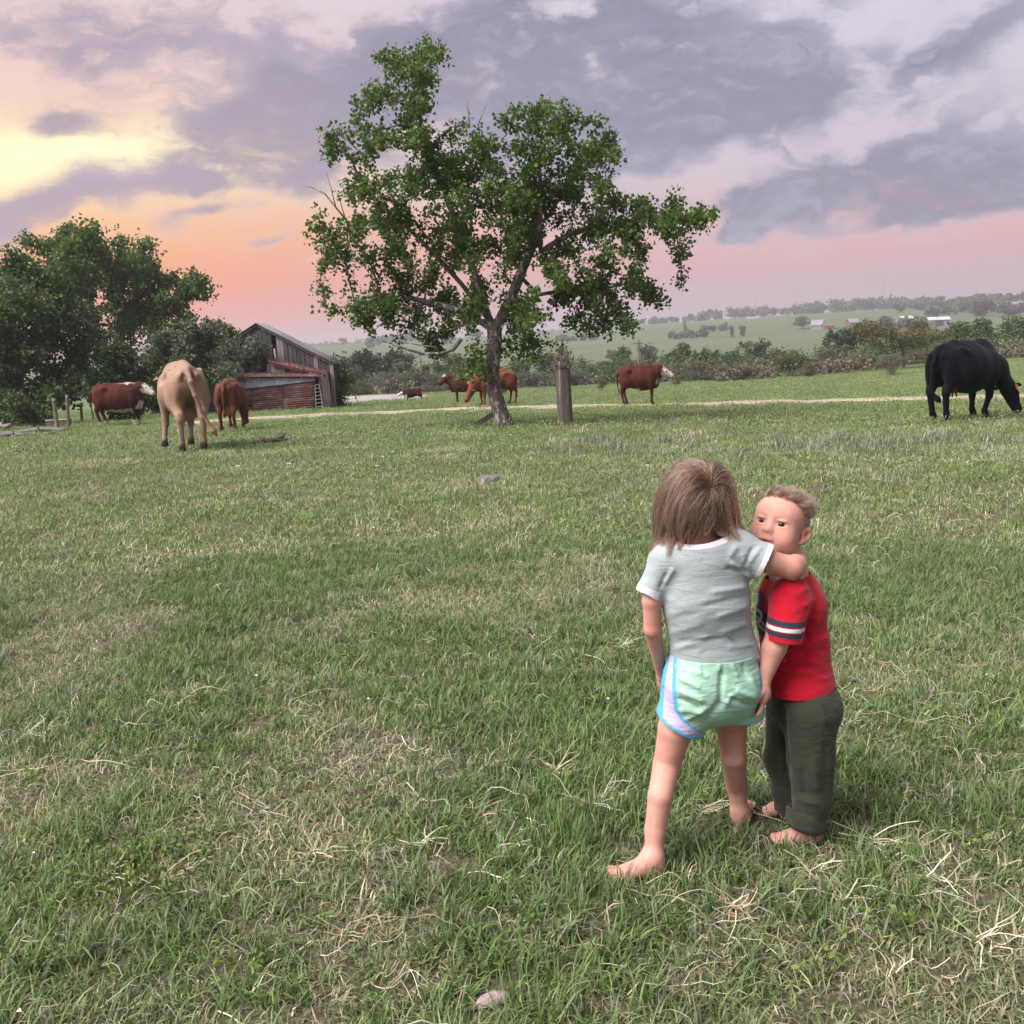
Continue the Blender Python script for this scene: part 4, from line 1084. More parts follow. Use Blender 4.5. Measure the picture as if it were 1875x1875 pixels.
    # right end: door gap, post, peeling side wall
    m = MB(); m.prism([L(572, 752, Yc+.5), L(590, 752, Yc+.5), L(586, 688, Yc+.5), L(568, 690, Yc+.5)], (0, .02, 0)); m.obj('opening_shade', DARKM_B, root); m = MB(); m.prism([L(376, 764, Yc+.9), L(404, 764, Yc+.9), L(404, 692, Yc+.9), L(376, 692, Yc+.9)], (0, .02, 0)); m.obj('opening_shade', DARKM_B, root)  # dark sheets stand in for the shade inside the doorway and left bay
    m = MB(); m.prism([L(590, 750, Yc-.02), L(594, 750, Yc-.02), L(586, 687, Yc-.02), L(582, 688, Yc-.02)], (0, .09, 0)); m.obj('door_post', WOOD_OLD, root)
    a, b = L(593, 750, Yc+.08), L(609, 742, Yg-.05); c, d = L(600, 681, Yg-.05), L(585, 688, Yc+.08)
    n = 7
    for k in range(n):
        s0, s1 = k/n, (k+1)/n-.01
        p = [a*(1-s0)+b*s0, a*(1-s1)+b*s1, d*(1-s1)+c*s1, d*(1-s0)+c*s0]
        m = MB(); m.prism(p, (-.02, .004, 0)); m.obj('siding_board', PINKW, root)
    # corner posts of the open left bay
    for u in (397, 384):
        m = MB(); m.prism([L(u-1.6, 763, Yc+.02), L(u+1.6, 763, Yc+.02), L(u+1.6, 694, Yc+.02), L(u-1.6, 694, Yc+.02)], (0, .08, 0)); m.obj('post', WOOD_OLD, root)
    # steel gate panel leaning in the doorway
    gb = P(586, 750, Yc-.25); gb[2] = gz(gb[0], gb[1])
    gt = empty('steel_gate', gb, 0, 'small galvanised tube gate leaning in the barn doorway', 'gate')
    q = lambda u, v, dy: P(u, v, Yc-.25+dy)-gb
    fr = MB(); A_, B_, C_, D_ = q(579, 752, 0), q(592, 750, 0), q(584.5, 704, .2), q(577, 705, .2)
    for s, e in ((A_, B_), (B_, C_), (C_, D_), (D_, A_)): fr.tube([s, e], .018, 6)
    fr.obj('frame', GALV, gt)
    for k in range(1, 7):
        t = k/7; m = MB(); m.tube([A_*(1-t)+D_*t, B_*(1-t)+C_*t], .012, 5); m.obj('bar', GALV, gt)
DARKM_B = material('painted opening shade', (.045, .035, .032), .95, var=(3, .3))
build_barn()

# ------------------------------------------------------------------ gate post, leaning board, fence posts, logs, stick, stones
POSTW = material('split grey post wood', (.095, .073, .066), .92, var=(3, .3), var2=(20, .25), bump=[(14, .03), (50, .008)], stretch=(5, 5, .35), mixcol=((.25, .21, .2), 3.0, .56, .74))
WIRE = material('rusty wire', (.09, .065, .055), .7)
def gate_post():
    b = G(1036, 781); Y = b[1]; top = P(1029.5, 662, Y)
    h = top[2]-b[2]; root = empty('gate_post', b, 0, 'thick weathered wooden gate post with wire round its top', 'post')
    r_ = np.random.default_rng(4); sides = 22; lv = 16; V = []; F_ = []
    rad = 12.9*Y/F; ph = r_.uniform(0, 6.28, 6)
    for j in range(lv+1):
        t = j/lv; cx = (top-b)*t
        for i in range(sides):
            a = i*2*math.pi/sides
            rr = rad*(1.06-.08*t+.05*math.sin(5*a+ph[0])+.035*math.sin(9*a+ph[1]+t)+.03*math.sin(2*a+ph[2]+2*t)) + (.012*(1-t)**4)
            zz = cx[2]-(.15 if j == 0 else 0)+(r_.uniform(-.03, .02) if j == lv else 0)
            V.append((cx[0]+rr*math.cos(a), cx[1]+rr*math.sin(a), zz))
    for j in range(lv):
        for i in range(sides): F_.append((j*sides+i, j*sides+(i+1) % sides, (j+1)*sides+(i+1) % sides, (j+1)*sides+i))
    V.append((top[0]-b[0], top[1]-b[1], h-.03)); F_ += [(lv*sides+i, lv*sides+(i+1) % sides, len(V)-1) for i in range(sides)]
    obj('shaft', V, F_, POSTW, root, smooth=True)
    for zz, ph_ in ((h-.09, 0), (h-.115, 1.2), (h-.07, 2.4)):
        pts = [((rad+.012)*math.cos(a+ph_)+ (top-b)[0], (rad+.012)*math.sin(a+ph_)+(top-b)[1], zz+.012*math.sin(2*a)) for a in np.linspace(0, 6.5, 26)]
        w = MB(); w.tube(pts, .006, 5); w.obj('wire', WIRE, root)
    q = lambda u, v, dy=0: P(u, v, Y+dy)-b
    for px in ([(1042, 668), (1050, 664), (1058, 658), (1064, 650)], [(1018, 663), (1010, 657), (1003, 652)], [(1020, 666), (1012, 668), (1008, 660)], [(1022, 664), (1030, 656), (1040, 661)], [(1064, 650), (1068, 655), (1060, 660)]):
        w = MB(); w.tube([q(u, v, -.1) for u, v in px], .006, 5); w.obj('wire', WIRE, root)
    s = MB(); s.prism([q(1038, 668, -.26), q(1043, 667, -.26), q(1043, 674, -.26), q(1038, 674, -.26)], (0, .03, 0)); s.obj('staple_block', WIRE, root)
    EXCL.append((b[0], b[1], rad+.02)); EXCL.append((TREE_BASE[0], TREE_BASE[1], .4))
gate_post()
def leaning_board():
    a = G(868, 781); b = P(905, 757, a[1]+.1); m = MB(); d = b-a; n = np.array([d[2], 0, -d[0]]); n = n/np.linalg.norm(n)*.055
    root = m
    o_ = [np.zeros(3)-n-d*.12, d*1.05-n, d*1.05+n, -d*.12+n]
    m.prism(o_, (0, .045, 0))
    o = m.obj('leaning_board', POSTW, None, loc=a); tag(o, 'grey plank propped against the foot of the leafy tree', 'plank')
leaning_board()
def fence_post(label, ut, vt, ub, vb, Y, r):
    b = P(ub, vb, Y); b[2] = gz(b[0], b[1]); t = P(ut, vt, Y)
    root = empty('fence_post', b, 0, label, 'fence post'); m = MB()
    pts = [np.array([0, 0, -.2])]+[(t-b)*k/6 for k in range(7)]
    m.tube(pts, [r*1.05]*2+[r, r*.97, r*1.02, r*.96, r*.95, r*.9], 9); m.obj('shaft', POSTW2, root, smooth=True)
    for f in (.35, .65, .9):
        m = MB(); c = (t-b)*f; m.tube([(c[0]+(r+.006)*math.cos(a), c[1]+(r+.006)*math.sin(a), c[2]) for a in np.linspace(0, 6.3, 12)], .005, 4); m.obj('wire', WIRE, root)
POSTW2 = material('pale fence post wood', (.15, .132, .115), .9, var=(4, .3), bump=[(25, .01)], stretch=(3, 3, .4))
fence_post('left of two pale fence posts by the dark bushes', 98, 729, 105, 782, 30.5, .055)
fence_post('right of two pale fence posts by the dark bushes', 122.5, 723, 125.5, 781, 30.7, .05)
fence_post('thin fence post half hidden behind the white faced bull', 148, 738, 150, 772, 36, .05)
def log_pile():
    specs = [((-30, 798), (125, 789), .085, 'longest bleached log of the pile at the left edge'), ((-40, 805), (60, 797), .075, 'lower grey log of the pile at the left edge'), ((-20, 793), (22, 790), .09, 'short pale log lying on top of the left log pile'), ((20, 801), (105, 794), .05, 'thin grey branch lying along the left log pile')]
    for k, (p, q, r, lab) in enumerate(specs):
        a, b = G(*p), G(*q); a[2] += r*.6+(.14 if k == 2 else 0); b[2] += r*.6+(.14 if k == 2 else 0); c = (a+b)/2
        root = empty('log', c, 0, lab, 'log', 'bleached logs lying at the left edge'); m = MB()
        t = np.linspace(-.5, .5, 9); pts = [(b-a)*s+np.array([0, .05*math.sin(7*s+k), .03*math.sin(9*s+k)]) for s in t]
        m.tube(pts, r*(1-.25*(t+.5))*(1+.07*np.sin(np.arange(9)*2.1)), 9); m.obj('bark_log', LOGW, root, smooth=True)
        m = MB(); s = (b-a)*.15; m.tube([s, s+np.array([.05, -.12, .14])], [r*.4, r*.25], 6); m.obj('stub', LOGW, root)
LOGW = material('bleached log wood', (.16, .14, .132), .9, var=(3, .3), bump=[(30, .01)], stretch=(.4, 3, 3), mixcol=((.16, .13, .12), 3, .55, .7))
log_pile()
def trough():
    b = P(108, 778, 32.0); b[2] = gz(b[0], b[1]); root = empty('feed_trough', b, .1, 'low brown feed trough behind the pale fence posts', 'trough'); m = MB()
    w, d, h = .33, .2, .22
    m.box((-w, -d, 0), (w, -d+.03, h)); m.box((-w, d-.03, 0), (w, d, h)); m.box((-w, -d+.03, 0), (-w+.03, d-.03, h)); m.box((w-.03, -d+.03, 0), (w, d-.03, h)); m.box((-w+.03, -d+.03, .03), (w-.03, d-.03, .06))
    m.obj('trough_body', material('brown trough', (.13, .065, .05), .8), root); m = MB(); m.box((-w-.01, -d-.012, h+.001), (w+.01, -d+.04, h+.025)); m.obj('rim', material('pale rim', (.5, .46, .42), .8), root)
trough()
def stick():
    pts = [G(u, v)+np.array([0, 0, z]) for (u, v, z) in [(463, 815, .03), (478, 813, .05), (492, 812.5, .05), (505, 813, .06), (516, 811, .09), (524, 807, .13)]]
    c = pts[2].copy(); root = empty('fallen_branch', c, 0, 'dark crooked fallen branch lying in the grass behind the tan cow', 'branch'); m = MB()
    m.tube([p-c for p in pts], [.02, .035, .045, .042, .035, .012], 7); m.obj('limb', STICKM, root, smooth=True); m = MB()
    m.tube([pts[3]-c, pts[3]-c+np.array([.25, -.02, .02])], [.02, .008], 5); m.obj('twig', STICKM, root); m = MB(); m.tube([pts[1]-c, pts[1]-c+np.array([-.05, .2, .05])], [.018, .008], 5); m.obj('twig', STICKM, root)
STICKM = material('dark rotten wood', (.055, .045, .04), .95, var=(6, .3), bump=[(40, .01)])
stick()
def stone(name, label, cat, u, v, r, mat_, seed, rz=0, lift=.3, shape=(1, .75, .5)):
    b = G(u, v); r_ = np.random.default_rng(seed); bm = bmesh.new(); bmesh.ops.create_icosphere(bm, subdivisions=3, radius=1)
    ks = r_.normal(0, 1.6, (6, 3)); ph = r_.uniform(0, 6.28, 6)
    for q in bm.verts:
        p = np.array(q.co); d = 1+.10*sum(math.sin(p@ks[i]+ph[i]) for i in range(6))/2+.02*math.sin(p@ks[0]*7)
        q.co = Vector(p*d*np.array(shape)*r)
    me = bpy.data.meshes.new(name); bm.to_mesh(me); bm.free(); me.shade_smooth(); me.materials.append(mat_)
    o = bpy.data.objects.new(name, me); C.objects.link(o); o.location = (b[0], b[1], b[2]+r*lift); o.rotation_euler = (0, .05, rz); tag(o, label, cat)
    EXCL.append((b[0], b[1], r*.7)); return o
STONE = material('grey field stone', (.14, .135, .128), .9, var=(8, .3), bump=[(25, .03)])
stone('field_stone', 'grey flat stone in the middle of the pasture', 'stone', 898, 884, .11, STONE, 3, .2, .25, (1, .7, .55))
stone('field_stone', 'small pinkish pale stone in the front grass at the bottom', 'stone', 905, 1838, .031, material('pale pinkish stone', (.31, .235, .235), .85, var=(25, .25), mixcol=((.18, .125, .13), 40, .5, .65), bump=[(80, .01)]), 8, .5, .28, (1.35, .55, .5))
stone('dung_pat', 'dry dark dung pat in the grass right of centre', 'dung', 1555, 1247, .05, material('dry dung', (.10, .085, .07), .95, var=(20, .3), bump=[(40, .02)]), 12, 0, .12, (1, .8, .3))
stone('dung_pat', 'dark mole like clod in the grass above the boy', 'dung', 1500, 902, .1, material('dark clod', (.085, .075, .06), .95, var=(20, .3), bump=[(40, .02)]), 14, 0, .15, (1, .8, .35))
def sapling(label, px, sub, seed, h0=.012):
    b = G(*px[0]); Y = b[1]; root = empty('dead_weed', b, 0, label, 'weed'); m = MB()
    m.tube([P(u, v, Y)-b if i else np.array([0, 0, -.03]) for i, (u, v) in enumerate(px)], np.linspace(h0, h0*.3, len(px)), 5); m.obj('stem', DRYST, root)
    for s in sub: t = MB(); t.tube([P(u, v, Y+.02)-b for u, v in s], np.linspace(h0*.45, h0*.15, len(s)), 4); t.obj('twig', DRYST, root)
DRYST = material('dead weed stalk', (.14, .115, .105), .9)
sapling('tall bare dead weed stalk right of the white faced steer', [(1222, 786), (1228, 770), (1236, 752), (1240, 735), (1250, 718), (1256, 705)], [[(1236, 752), (1232, 738), (1234, 722)], [(1240, 735), (1233, 718), (1238, 704), (1236, 696)], [(1245, 726), (1258, 722), (1262, 712)], [(1228, 770), (1240, 762), (1248, 745)], [(1240, 735), (1252, 738), (1262, 732)]], 3)
sapling('short bare twiggy weed at the foot of the tall dead stalk', [(1216, 795), (1212, 780), (1209, 770)], [[(1213, 784), (1205, 776)], [(1212, 780), (1219, 770)], [(1214, 790), (1224, 782)]], 4, .008)
sapling('thin dead weed standing in the grey weeds left of the black cow', [(1447, 800), (1446, 775), (1444, 752)], [[(1446, 780), (1438, 762)], [(1446, 775), (1454, 755)], [(1445, 765), (1440, 750)]], 5, .007)
# ------------------------------------------------------------------ cattle
COAT = bpy.data.materials.new('short cattle coat'); COAT.use_nodes = True
def _coat():
    t = NT(COAT.node_tree); b = t.n['Principled BSDF']
    c = t.new('ShaderNodeAttribute', attribute_name='tint').outputs['Color']
    vec = t.new('ShaderNodeTexCoord').outputs['Object']
    f = t.mapr(t.noise(vec, 3.5, 6, .65), .3, .7, .8, 1.2)
    g = t.new('ShaderNodeCombineColor'); [t.l.new(f, g.inputs[i]) for i in range(3)]
    c = t.mix(1.0, c, g.outputs[0], 'MULTIPLY')
    mp = t.new('ShaderNodeMapping'); t.l.new(vec, mp.inputs[0]); mp.inputs['Scale'].default_value = (1, 1, .25)
    n2 = t.noise(mp.outputs[0], 95, 3, .6)
    f2 = t.mapr(n2, .3, .7, .84, 1.16); g2 = t.new('ShaderNodeCombineColor'); [t.l.new(f2, g2.inputs[i]) for i in range(3)]
    c = t.mix(1.0, c, g2.outputs[0], 'MULTIPLY')
    t.l.new(c, b.inputs['Base Color']); b.inputs['Roughness'].default_value = .75; b.inputs['Specular IOR Level'].default_value = .07
    b.inputs['Sheen Weight'].default_value = .03
    bp = t.new('ShaderNodeBump'); bp.inputs['Distance'].default_value = 1.0; t.l.new(t.m('MULTIPLY', n2, .004), bp.inputs['Height']); t.l.new(bp.outputs[0], b.inputs['Normal'])
_coat()
HOOF = material('dark hoof', (.035, .03, .026), .6); EYEM = material('dark wet eye', (.008, .006, .005), .15, spec=.6); HORN = material('pale horn', (.5, .46, .38), .5)
UDDER = material('pink udder skin', (.30, .17, .14), .6)

def cow(name, label, cat, pos, hip, yaw, coat, neck, head_d, head_up, hind=((0, 0, 0), (0, 0, 0)), front=((0, 0, 0, 0), (0, 0, 0, 0)), belly=1.0, bony=0.0, udder=0, tail=((-.97, 0, 1.0), (-.96, 0, .7), (-.95, 0, .45)), switch=None, cell=.02, brisket=1.0, hump=0.0, horns=False, tagc=None, group='cattle grazing in the pasture', young=0.0, hs=1.0, hooves=HOOF, ear_droop=0.0, polls=None, xs=1.0, deep=0.0, lw=1.0):
    p = []; A = lambda *q: np.array(q, float)
    bl = belly
    p += [ell((-.05, 0, .93-.02*(bl-1)-deep*.7), (.64, .335*bl, .36*(1+.5*(bl-1))+deep*.7), .1), ell((.18, 0, .90-deep*.7), (.48, .31*(.5+.5*bl), .37+deep*.7), .1), ell((.50, 0, .93-deep*.6), (.32, .25, .36+deep*.6), .1),
          ell((-.60, 0, 1.03), (.28, .25, .28), .12), cone((-.80, 0, 1.24), (-.38, 0, 1.29), .055, .075, .1), cone((-.38, 0, 1.28), (.40, 0, 1.25), .08, .09, .12), ell((.48, 0, 1.22+hump), (.22, .09, .12+hump*.6), .12)]
    for s in (-1, 1):
        p += [ell((-.44, .23*s, 1.20), (.11, .06, .06), .06 if bony else .12), ell((-.82, .115*s, 1.13), (.07, .05, .06), .05 if bony else .09),
              ell((-.64, .185*s, .90), (.225, .125, .30), .10), ell((-.50, .215*s, .78), (.15, .09, .20), .09), ell((.46, .215*s, .88), (.17, .09, .26), .1)]
        if bony:
            p += [ell((-.70, .16*s, 1.10), (.09, .055, .05), .06, sub=True), ell((-.16, .27*s, 1.12), (.16, .08, .07), .10, sub=True), ell((-.87, .06*s, 1.155), (.05, .035, .045), .03, sub=True)]
        fx, fy, lf = hind[0 if s < 0 else 1]
        hk = A(-.80+fx*.7, .165*s+fy*.6, .50+lf*.8); ft = A(-.735+fx, .155*s+fy, .135+lf); 
        LK = .035
        p += [cone((-.60, .19*s, .80), hk+A(.03, 0, .05), .145, .066*lw, .07), cone(hk+A(.02, 0, .06), hk, .062*lw, .058*lw, .04), cone(hk, ft, .052*lw, .042*lw, .03), cone(ft, ft+A(.04, 0, -.06), .05*lw, .05*lw, .02)]
        kx, ky, kl, kb = front[0 if s < 0 else 1]
        kn = A(.50+kx*.55+kb, .165*s+ky*.6, .40+kl*.6); ff = A(.48+kx, .16*s+ky, .125+kl)
        p += [cone((.46, .2*s, .80), kn+A(0, 0, .08), .115*lw, .058*lw, .07), cone(kn+A(0, 0, .05), kn-A(0, 0, .03), .058*lw, .055*lw, .03), cone(kn, ff, .046*lw, .04*lw, .03), cone(ff, ff+A(.035, 0, -.06), .048*lw, .048*lw, .02)]
        hind_h = ft+A(.045, 0, -.085); front_h = ff+A(.04, 0, -.075)
        if s < 0: HH = [hind_h, front_h]
        else: HH += [hind_h, front_h]
    p += [ell((.66, 0, .72), (.17, .13*brisket, .17*brisket), .12)]
    # neck and head
    nk = [A(*q) for q in neck]
    r0 = [.265, .20, .15][:len(nk)+1]
    pts = [A(.52, 0, 1.0)]+nk
    rr = np.linspace(.27, .155, len(pts))
    for a, b, r1, r2 in zip(pts[:-1], pts[1:], rr[:-1], rr[1:]): p.append(cone(a, b, r1, r2, .12, sq=((0, 1, 0), .72)))
    d = A(*head_d); d /= np.linalg.norm(d); u = A(*head_up); u = u-d*(u@d); u /= np.linalg.norm(u); sd = np.cross(u, d)
    pl = pts[-1]+u*.03
    S = .46*hs
    p += [cone(pl, pl+d*S*.5, .125*hs, .11*hs, .05), cone(pl+d*S*.42, pl+d*S*.98, .098*hs, .082*hs, .05), cone(pl+d*S*.2-u*.085*hs, pl+d*S*.9-u*.04*hs, .08*hs, .062*hs, .05), ell(pl+d*S*.34+sd*.085*hs+u*.03, (.05*hs,)*3, .04), ell(pl+d*S*.34-sd*.085*hs+u*.03, (.05*hs,)*3, .04), ell(pl-d*.03+u*.05*hs, (.085*hs,)*3, .05)]
    ears = []
    for s in (-1, 1):
        e0 = pl+sd*.1*hs*s+d*.015; e1 = e0+sd*.15*hs*s-u*(.02+ear_droop)*hs-d*.02; e2 = e0+sd*.21*hs*s-u*(.04+ear_droop*1.6)*hs
        p += [cone(e0, e1, .028*hs, .052*hs, .03, sq=(u*.8-d*.6, .45)), cone(e1, e2, .05*hs, .016*hs, .02, sq=(u*.8-d*.6, .45))]
        ears.append(e1)
    # tail
    tp = [A(-.84, 0, 1.23)]+[A(*q) for q in tail]; tr = np.linspace(.05, .022, len(tp))
    for a, b, r1, r2 in zip(tp[:-1], tp[1:], tr[:-1], tr[1:]): p.append(cone(a, b, r1, r2, .025))
    sw = A(*switch) if switch is not None else tp[-1]+A(0, 0, -.22)
    p += [cone(tp[-1], (tp[-1]*.4+sw*.6), .026, .05, .03), cone((tp[-1]*.4+sw*.6), sw, .05, .014, .03)]
    if young:
        for q in p:
            pass
    V, Fq = skin(p, cell/hip*1.35); V = relax(V, Fq, 2, .4)
    N = vnormals(V, Fq); bd = np.clip((V[:, 2]-.45)*4, 0, 1)*np.clip((1.05-V[:, 0])*5, 0, 1)
    V = V+N*(bd*(.009*wav(V*np.array([1.6, 1, .7]), 7, 21)+.005*wav(V*np.array([1, 1, .35]), 18, 22)))[:, None]; N = vnormals(V, Fq)
    tn = np.array(coat(V, N, dict(pl=pl, d=d, u=u, S=S, sd=sd, tip=sw, tail=tp)))
    root = empty(name, pos, yaw, label, cat, group)
    k = hip/1.30
    root.scale = (k*xs, k*(1-.12*young), k)
    o = obj('body', V, Fq, COAT, root, smooth=True, tint=tn)
    for h in HH:
        m = MB(); n_ = 10; top = []; bot = []
        for sgn in (-1, 1):
            v = []; c = h+A(.0, .022*sgn, 0)
            ring = lambda z, r, ox: [(c[0]+ox+r*1.25*math.cos(a), c[1]+r*.75*math.sin(a), h[2]+z) for a in np.arange(8)*math.pi/4]
            v = ring(.055, .042, -.01)+ring(-.045, .05, .012)
            m.add(v, [(i, (i+1) % 8, 8+(i+1) % 8, 8+i) for i in range(8)]+[tuple(range(15, 7, -1)), tuple(range(8))])
        m.obj('hoof', hooves, root)
    for s in (-1, 1):
        bm = bmesh.new(); bmesh.ops.create_uvsphere(bm, u_segments=10, v_segments=8, radius=.026*hs); me = bpy.data.meshes.new('eye'); bm.to_mesh(me); bm.free(); me.materials.append(EYEM); me.shade_smooth()
        e = bpy.data.objects.new('eye', me); C.objects.link(e); e.parent = root; e.location = pl+d*S*.36+sd*.118*hs*s+u*.045*hs
    if horns:
        for s in (-1, 1):
            m = MB(); b0 = pl+sd*.1*s+u*.07; m.tube([b0, b0+sd*.08*s+u*.03, b0+sd*.12*s+u*.12], [.03, .024, .008], 7); m.obj('horn', HORN, root, smooth=True)
    if tagc:
        m = MB(); e = ears[tagc[0]]; q = e-u*.05; w = d*.05; h_ = u*.035; w = w*.6
        m.prism([q-w-h_, q+w-h_, q+w*.8+h_, q-w*.8+h_], sd*.012*(1 if tagc[0] else -1)); m.obj('ear_tag', tagc[1], root)
    if udder:
        up = [ell((-.42, 0, .60), (.17, .13*udder, .13*udder), .03)]
        for s in (-1, 1):
            for xx in (-.48, -.36): up.append(cone((xx, .06*s, .52), (xx, .065*s, .52-.11*udder), .022, .015, .02))
        v, f = skin(up, .014); obj('udder', v, f, HOOF if cat == 'black cow' else UDDER, root, smooth=True)
    return root
def ground_at(u, v):
    g = G(u, v); return g
def hip_h(g, u, vtop): return P(u, vtop, g[1])[2]-g[2]
def smoothmix(a, b, f): f = np.clip(f, 0, 1)[:, None]; return np.asarray(a)*(1-f)+np.asarray(b)*f
def wav(V, s=6, seed=0):
    r_ = np.random.default_rng(seed); o = 0
    for k in range(5):
        q = r_.normal(0, s, 3); o = o+np.sin(V@q+r_.uniform(0, 6))
    return o/5
BROWN = (.060, .0150, .0100); DBROWN = (.034, .0095, .0072); WHT = (.36, .32, .295); RB = (.066, .0185, .0125)
def hereford(face=True, belly=True, legs=True, crest=True, base=BROWN, dark=DBROWN):
    def f(V, N, h):
        c = smoothmix(base, dark, .5+.5*np.sin((V[:, 0]-.2)*2.2)*.8+wav(V, 4, 1)*.5-.25)
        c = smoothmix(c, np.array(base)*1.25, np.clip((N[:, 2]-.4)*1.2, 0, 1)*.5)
        w = np.zeros(len(V)); n_ = wav(V, 14, 2)
        q = V-h['pl']; al = q@h['d']; at = np.linalg.norm(q-al[:, None]*h['d'], axis=1)
        hd = (al > -.06) & (at < .2) & (V[:, 0] > .5)
        if face: w = np.maximum(w, np.where(hd & (np.abs(q@h['sd']) < .15), np.clip((al+.03+.03*n_)*30, 0, 1), 0))
        if crest: w = np.maximum(w, np.clip((V[:, 2]-1.28+.05*n_)*30, 0, 1)*(np.exp(-((V[:, 0]-.36)/.20)**2))*(np.abs(V[:, 1]+.02*n_) < .09+.05*n_))
        if belly: w = np.maximum(w, np.clip((.54+.05*n_-V[:, 2])*25, 0, 1)*(np.abs(V[:, 0]) < .45)*(V[:, 2] > .38))
        if belly: w = np.maximum(w, np.clip((.78+.06*n_-V[:, 2])*20, 0, 1)*(V[:, 0] > .56)*(V[:, 2] > .5)*(np.abs(V[:, 1]) < .22))
        if legs: w = np.maximum(w, np.clip((.17+.04*n_-V[:, 2])*25, 0, 1))
        tl = np.linalg.norm(V-h['tip'], axis=1); w = np.maximum(w, np.clip((.16-tl)*12, 0, 1)*.7)
        return smoothmix(c, WHT, w)
    return f
def plain(base, dark, light=None, pt=None):
    def f(V, N, h):
        c = smoothmix(base, dark, .35+.65*wav(V, 4, 3)*.6)
        lg = np.clip((.55-V[:, 2])*2.2, 0, 1)
        if pt is not None: c = smoothmix(c, pt, lg*.8)
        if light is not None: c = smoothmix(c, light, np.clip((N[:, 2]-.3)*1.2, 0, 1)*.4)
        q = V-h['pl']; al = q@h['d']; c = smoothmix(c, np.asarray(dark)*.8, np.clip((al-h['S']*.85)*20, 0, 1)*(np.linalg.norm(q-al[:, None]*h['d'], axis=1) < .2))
        return c
    return f
def build_cattle():
    # tan cow walking away
    g = ground_at(347, 826); hp = hip_h(g, 333, 664)
    def tanc(V, N, h):
        c = plain((.265, .172, .122), (.20, .122, .084), (.32, .22, .162), (.24, .185, .15))(V, N, h)
        c = smoothmix(c, (.11, .055, .034), np.exp(-(((V[:, 1])/.13)**2+((V[:, 2]-.72)/.16)**2))*(V[:, 0] < -.35)*.55)
        c = smoothmix(c, (.14, .065, .04), np.exp(-(((np.abs(V[:, 1])-.10)/.07)**2+((V[:, 2]-1.13)/.035)**2))*(V[:, 0] < -.7)*.8)
        c = smoothmix(c, (.09, .068, .056), np.clip((.2-V[:, 2]+.04*wav(V, 20, 5))*9, 0, 1)*.7)
        tl = np.linalg.norm(V-h['tip'], axis=1); return smoothmix(c, (.34, .195, .085), np.clip((.3-tl)*5, 0, 1)*.8)
    cow('cow', 'bony tan cow walking away with its tail swung aside', 'cow', g+np.array([-.24, .66, 0]), hp*.965, R(115), tanc, [(.85, 0, 1.12), (1.02, 0, 1.08)], (.8, 0, -.6), (.6, 0, .8),
        hind=((-.13, .015, .02), (-.16, .03, 0)), front=((.05, .02, 0, 0), (-.08, .13, 0, 0)), belly=1.07, bony=1, udder=1.25, tail=((-.99, -.01, 1.05), (-1.03, -.05, .85), (-1.04, -.12, .62), (-1.03, -.2, .45)), switch=(-1.02, -.32, .22), cell=.015)
    # red brown cow head down by the barn, seen from behind
    g = ground_at(425, 790); hp = hip_h(g, 420, 697)
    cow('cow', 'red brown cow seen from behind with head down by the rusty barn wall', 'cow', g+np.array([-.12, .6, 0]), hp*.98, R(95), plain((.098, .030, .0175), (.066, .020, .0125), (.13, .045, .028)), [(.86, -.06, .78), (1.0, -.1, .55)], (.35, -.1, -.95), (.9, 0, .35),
        hind=((-.05, -.02, 0), (-.02, .02, 0)), front=((-.08, -.03, 0, 0), (.1, .02, 0, 0)), belly=1.1, udder=1.1, tail=((-.95, .02, 1.05), (-.96, .03, .8), (-.94, .03, .6)), cell=.018)
    # hereford bull at the left
    g = ground_at(222, 778); hp = hip_h(g, 205, 703)
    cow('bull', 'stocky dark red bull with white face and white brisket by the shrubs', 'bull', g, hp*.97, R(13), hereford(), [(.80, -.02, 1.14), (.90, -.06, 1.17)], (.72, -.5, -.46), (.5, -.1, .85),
        hind=((.05, 0, 0), (.2, .02, 0)), front=((.0, 0, 0, 0), (.14, .02, 0, 0)), belly=1.12, brisket=1.5, tail=((-.96, 0, 1.0), (-.97, .02, .7), (-.94, .02, .45)), cell=.02, hooves=HORN, xs=.90, deep=.10, lw=1.3)
    # far standing cow with pale poll, facing left
    g = ground_at(836, 741); hp = hip_h(g, 850, 687)
    def spotted(V, N, h):
        c = smoothmix(RB, DBROWN, .4+.5*wav(V, 4, 7)); n_ = wav(V, 9, 8)
        w = np.clip((n_-.52)*14, 0, 1)*(V[:, 0] < .3); q = V-h['pl']; w = np.maximum(w, np.clip((.13-np.linalg.norm(q-h['u']*.1, axis=1))*20, 0, 1))
        w = np.maximum(w, np.clip((V[:, 2]-1.27)*30, 0, 1)*(V[:, 0] < .1)*.8); return smoothmix(c, WHT, w*.8)
    cow('cow', 'dark red cow with white patched poll standing left of the tree trunk', 'cow', g+np.array([.45, .2, 0]), hp*1.0, R(180), spotted, [(.84, 0, 1.16), (.98, .02, 1.2)], (.45, .75, -.55), (.35, .1, .9), belly=1.1, cell=.024, front=((.03, 0, 0, 0), (-.02, 0, 0, 0)))
    # grazing brown cow behind the trunk
    g = ground_at(872, 743); hp = hip_h(ground_at(930, 741), 925, 681)
    g = ground_at(905, 742)
    cow('cow', 'orange brown cow grazing behind the tree trunk', 'cow', g+np.array([.02, .1, 0]), hp*1.02, R(203), plain((.125, .040, .021), (.09, .027, .015), (.22, .092, .05), (.19, .092, .056)), [(.82, .05, .86), (.98, .08, .62)], (.5, .12, -.86), (.8, .1, .45), belly=1.0, cell=.024, udder=.9, hind=((.0, 0, 0), (-.1, 0, 0)))
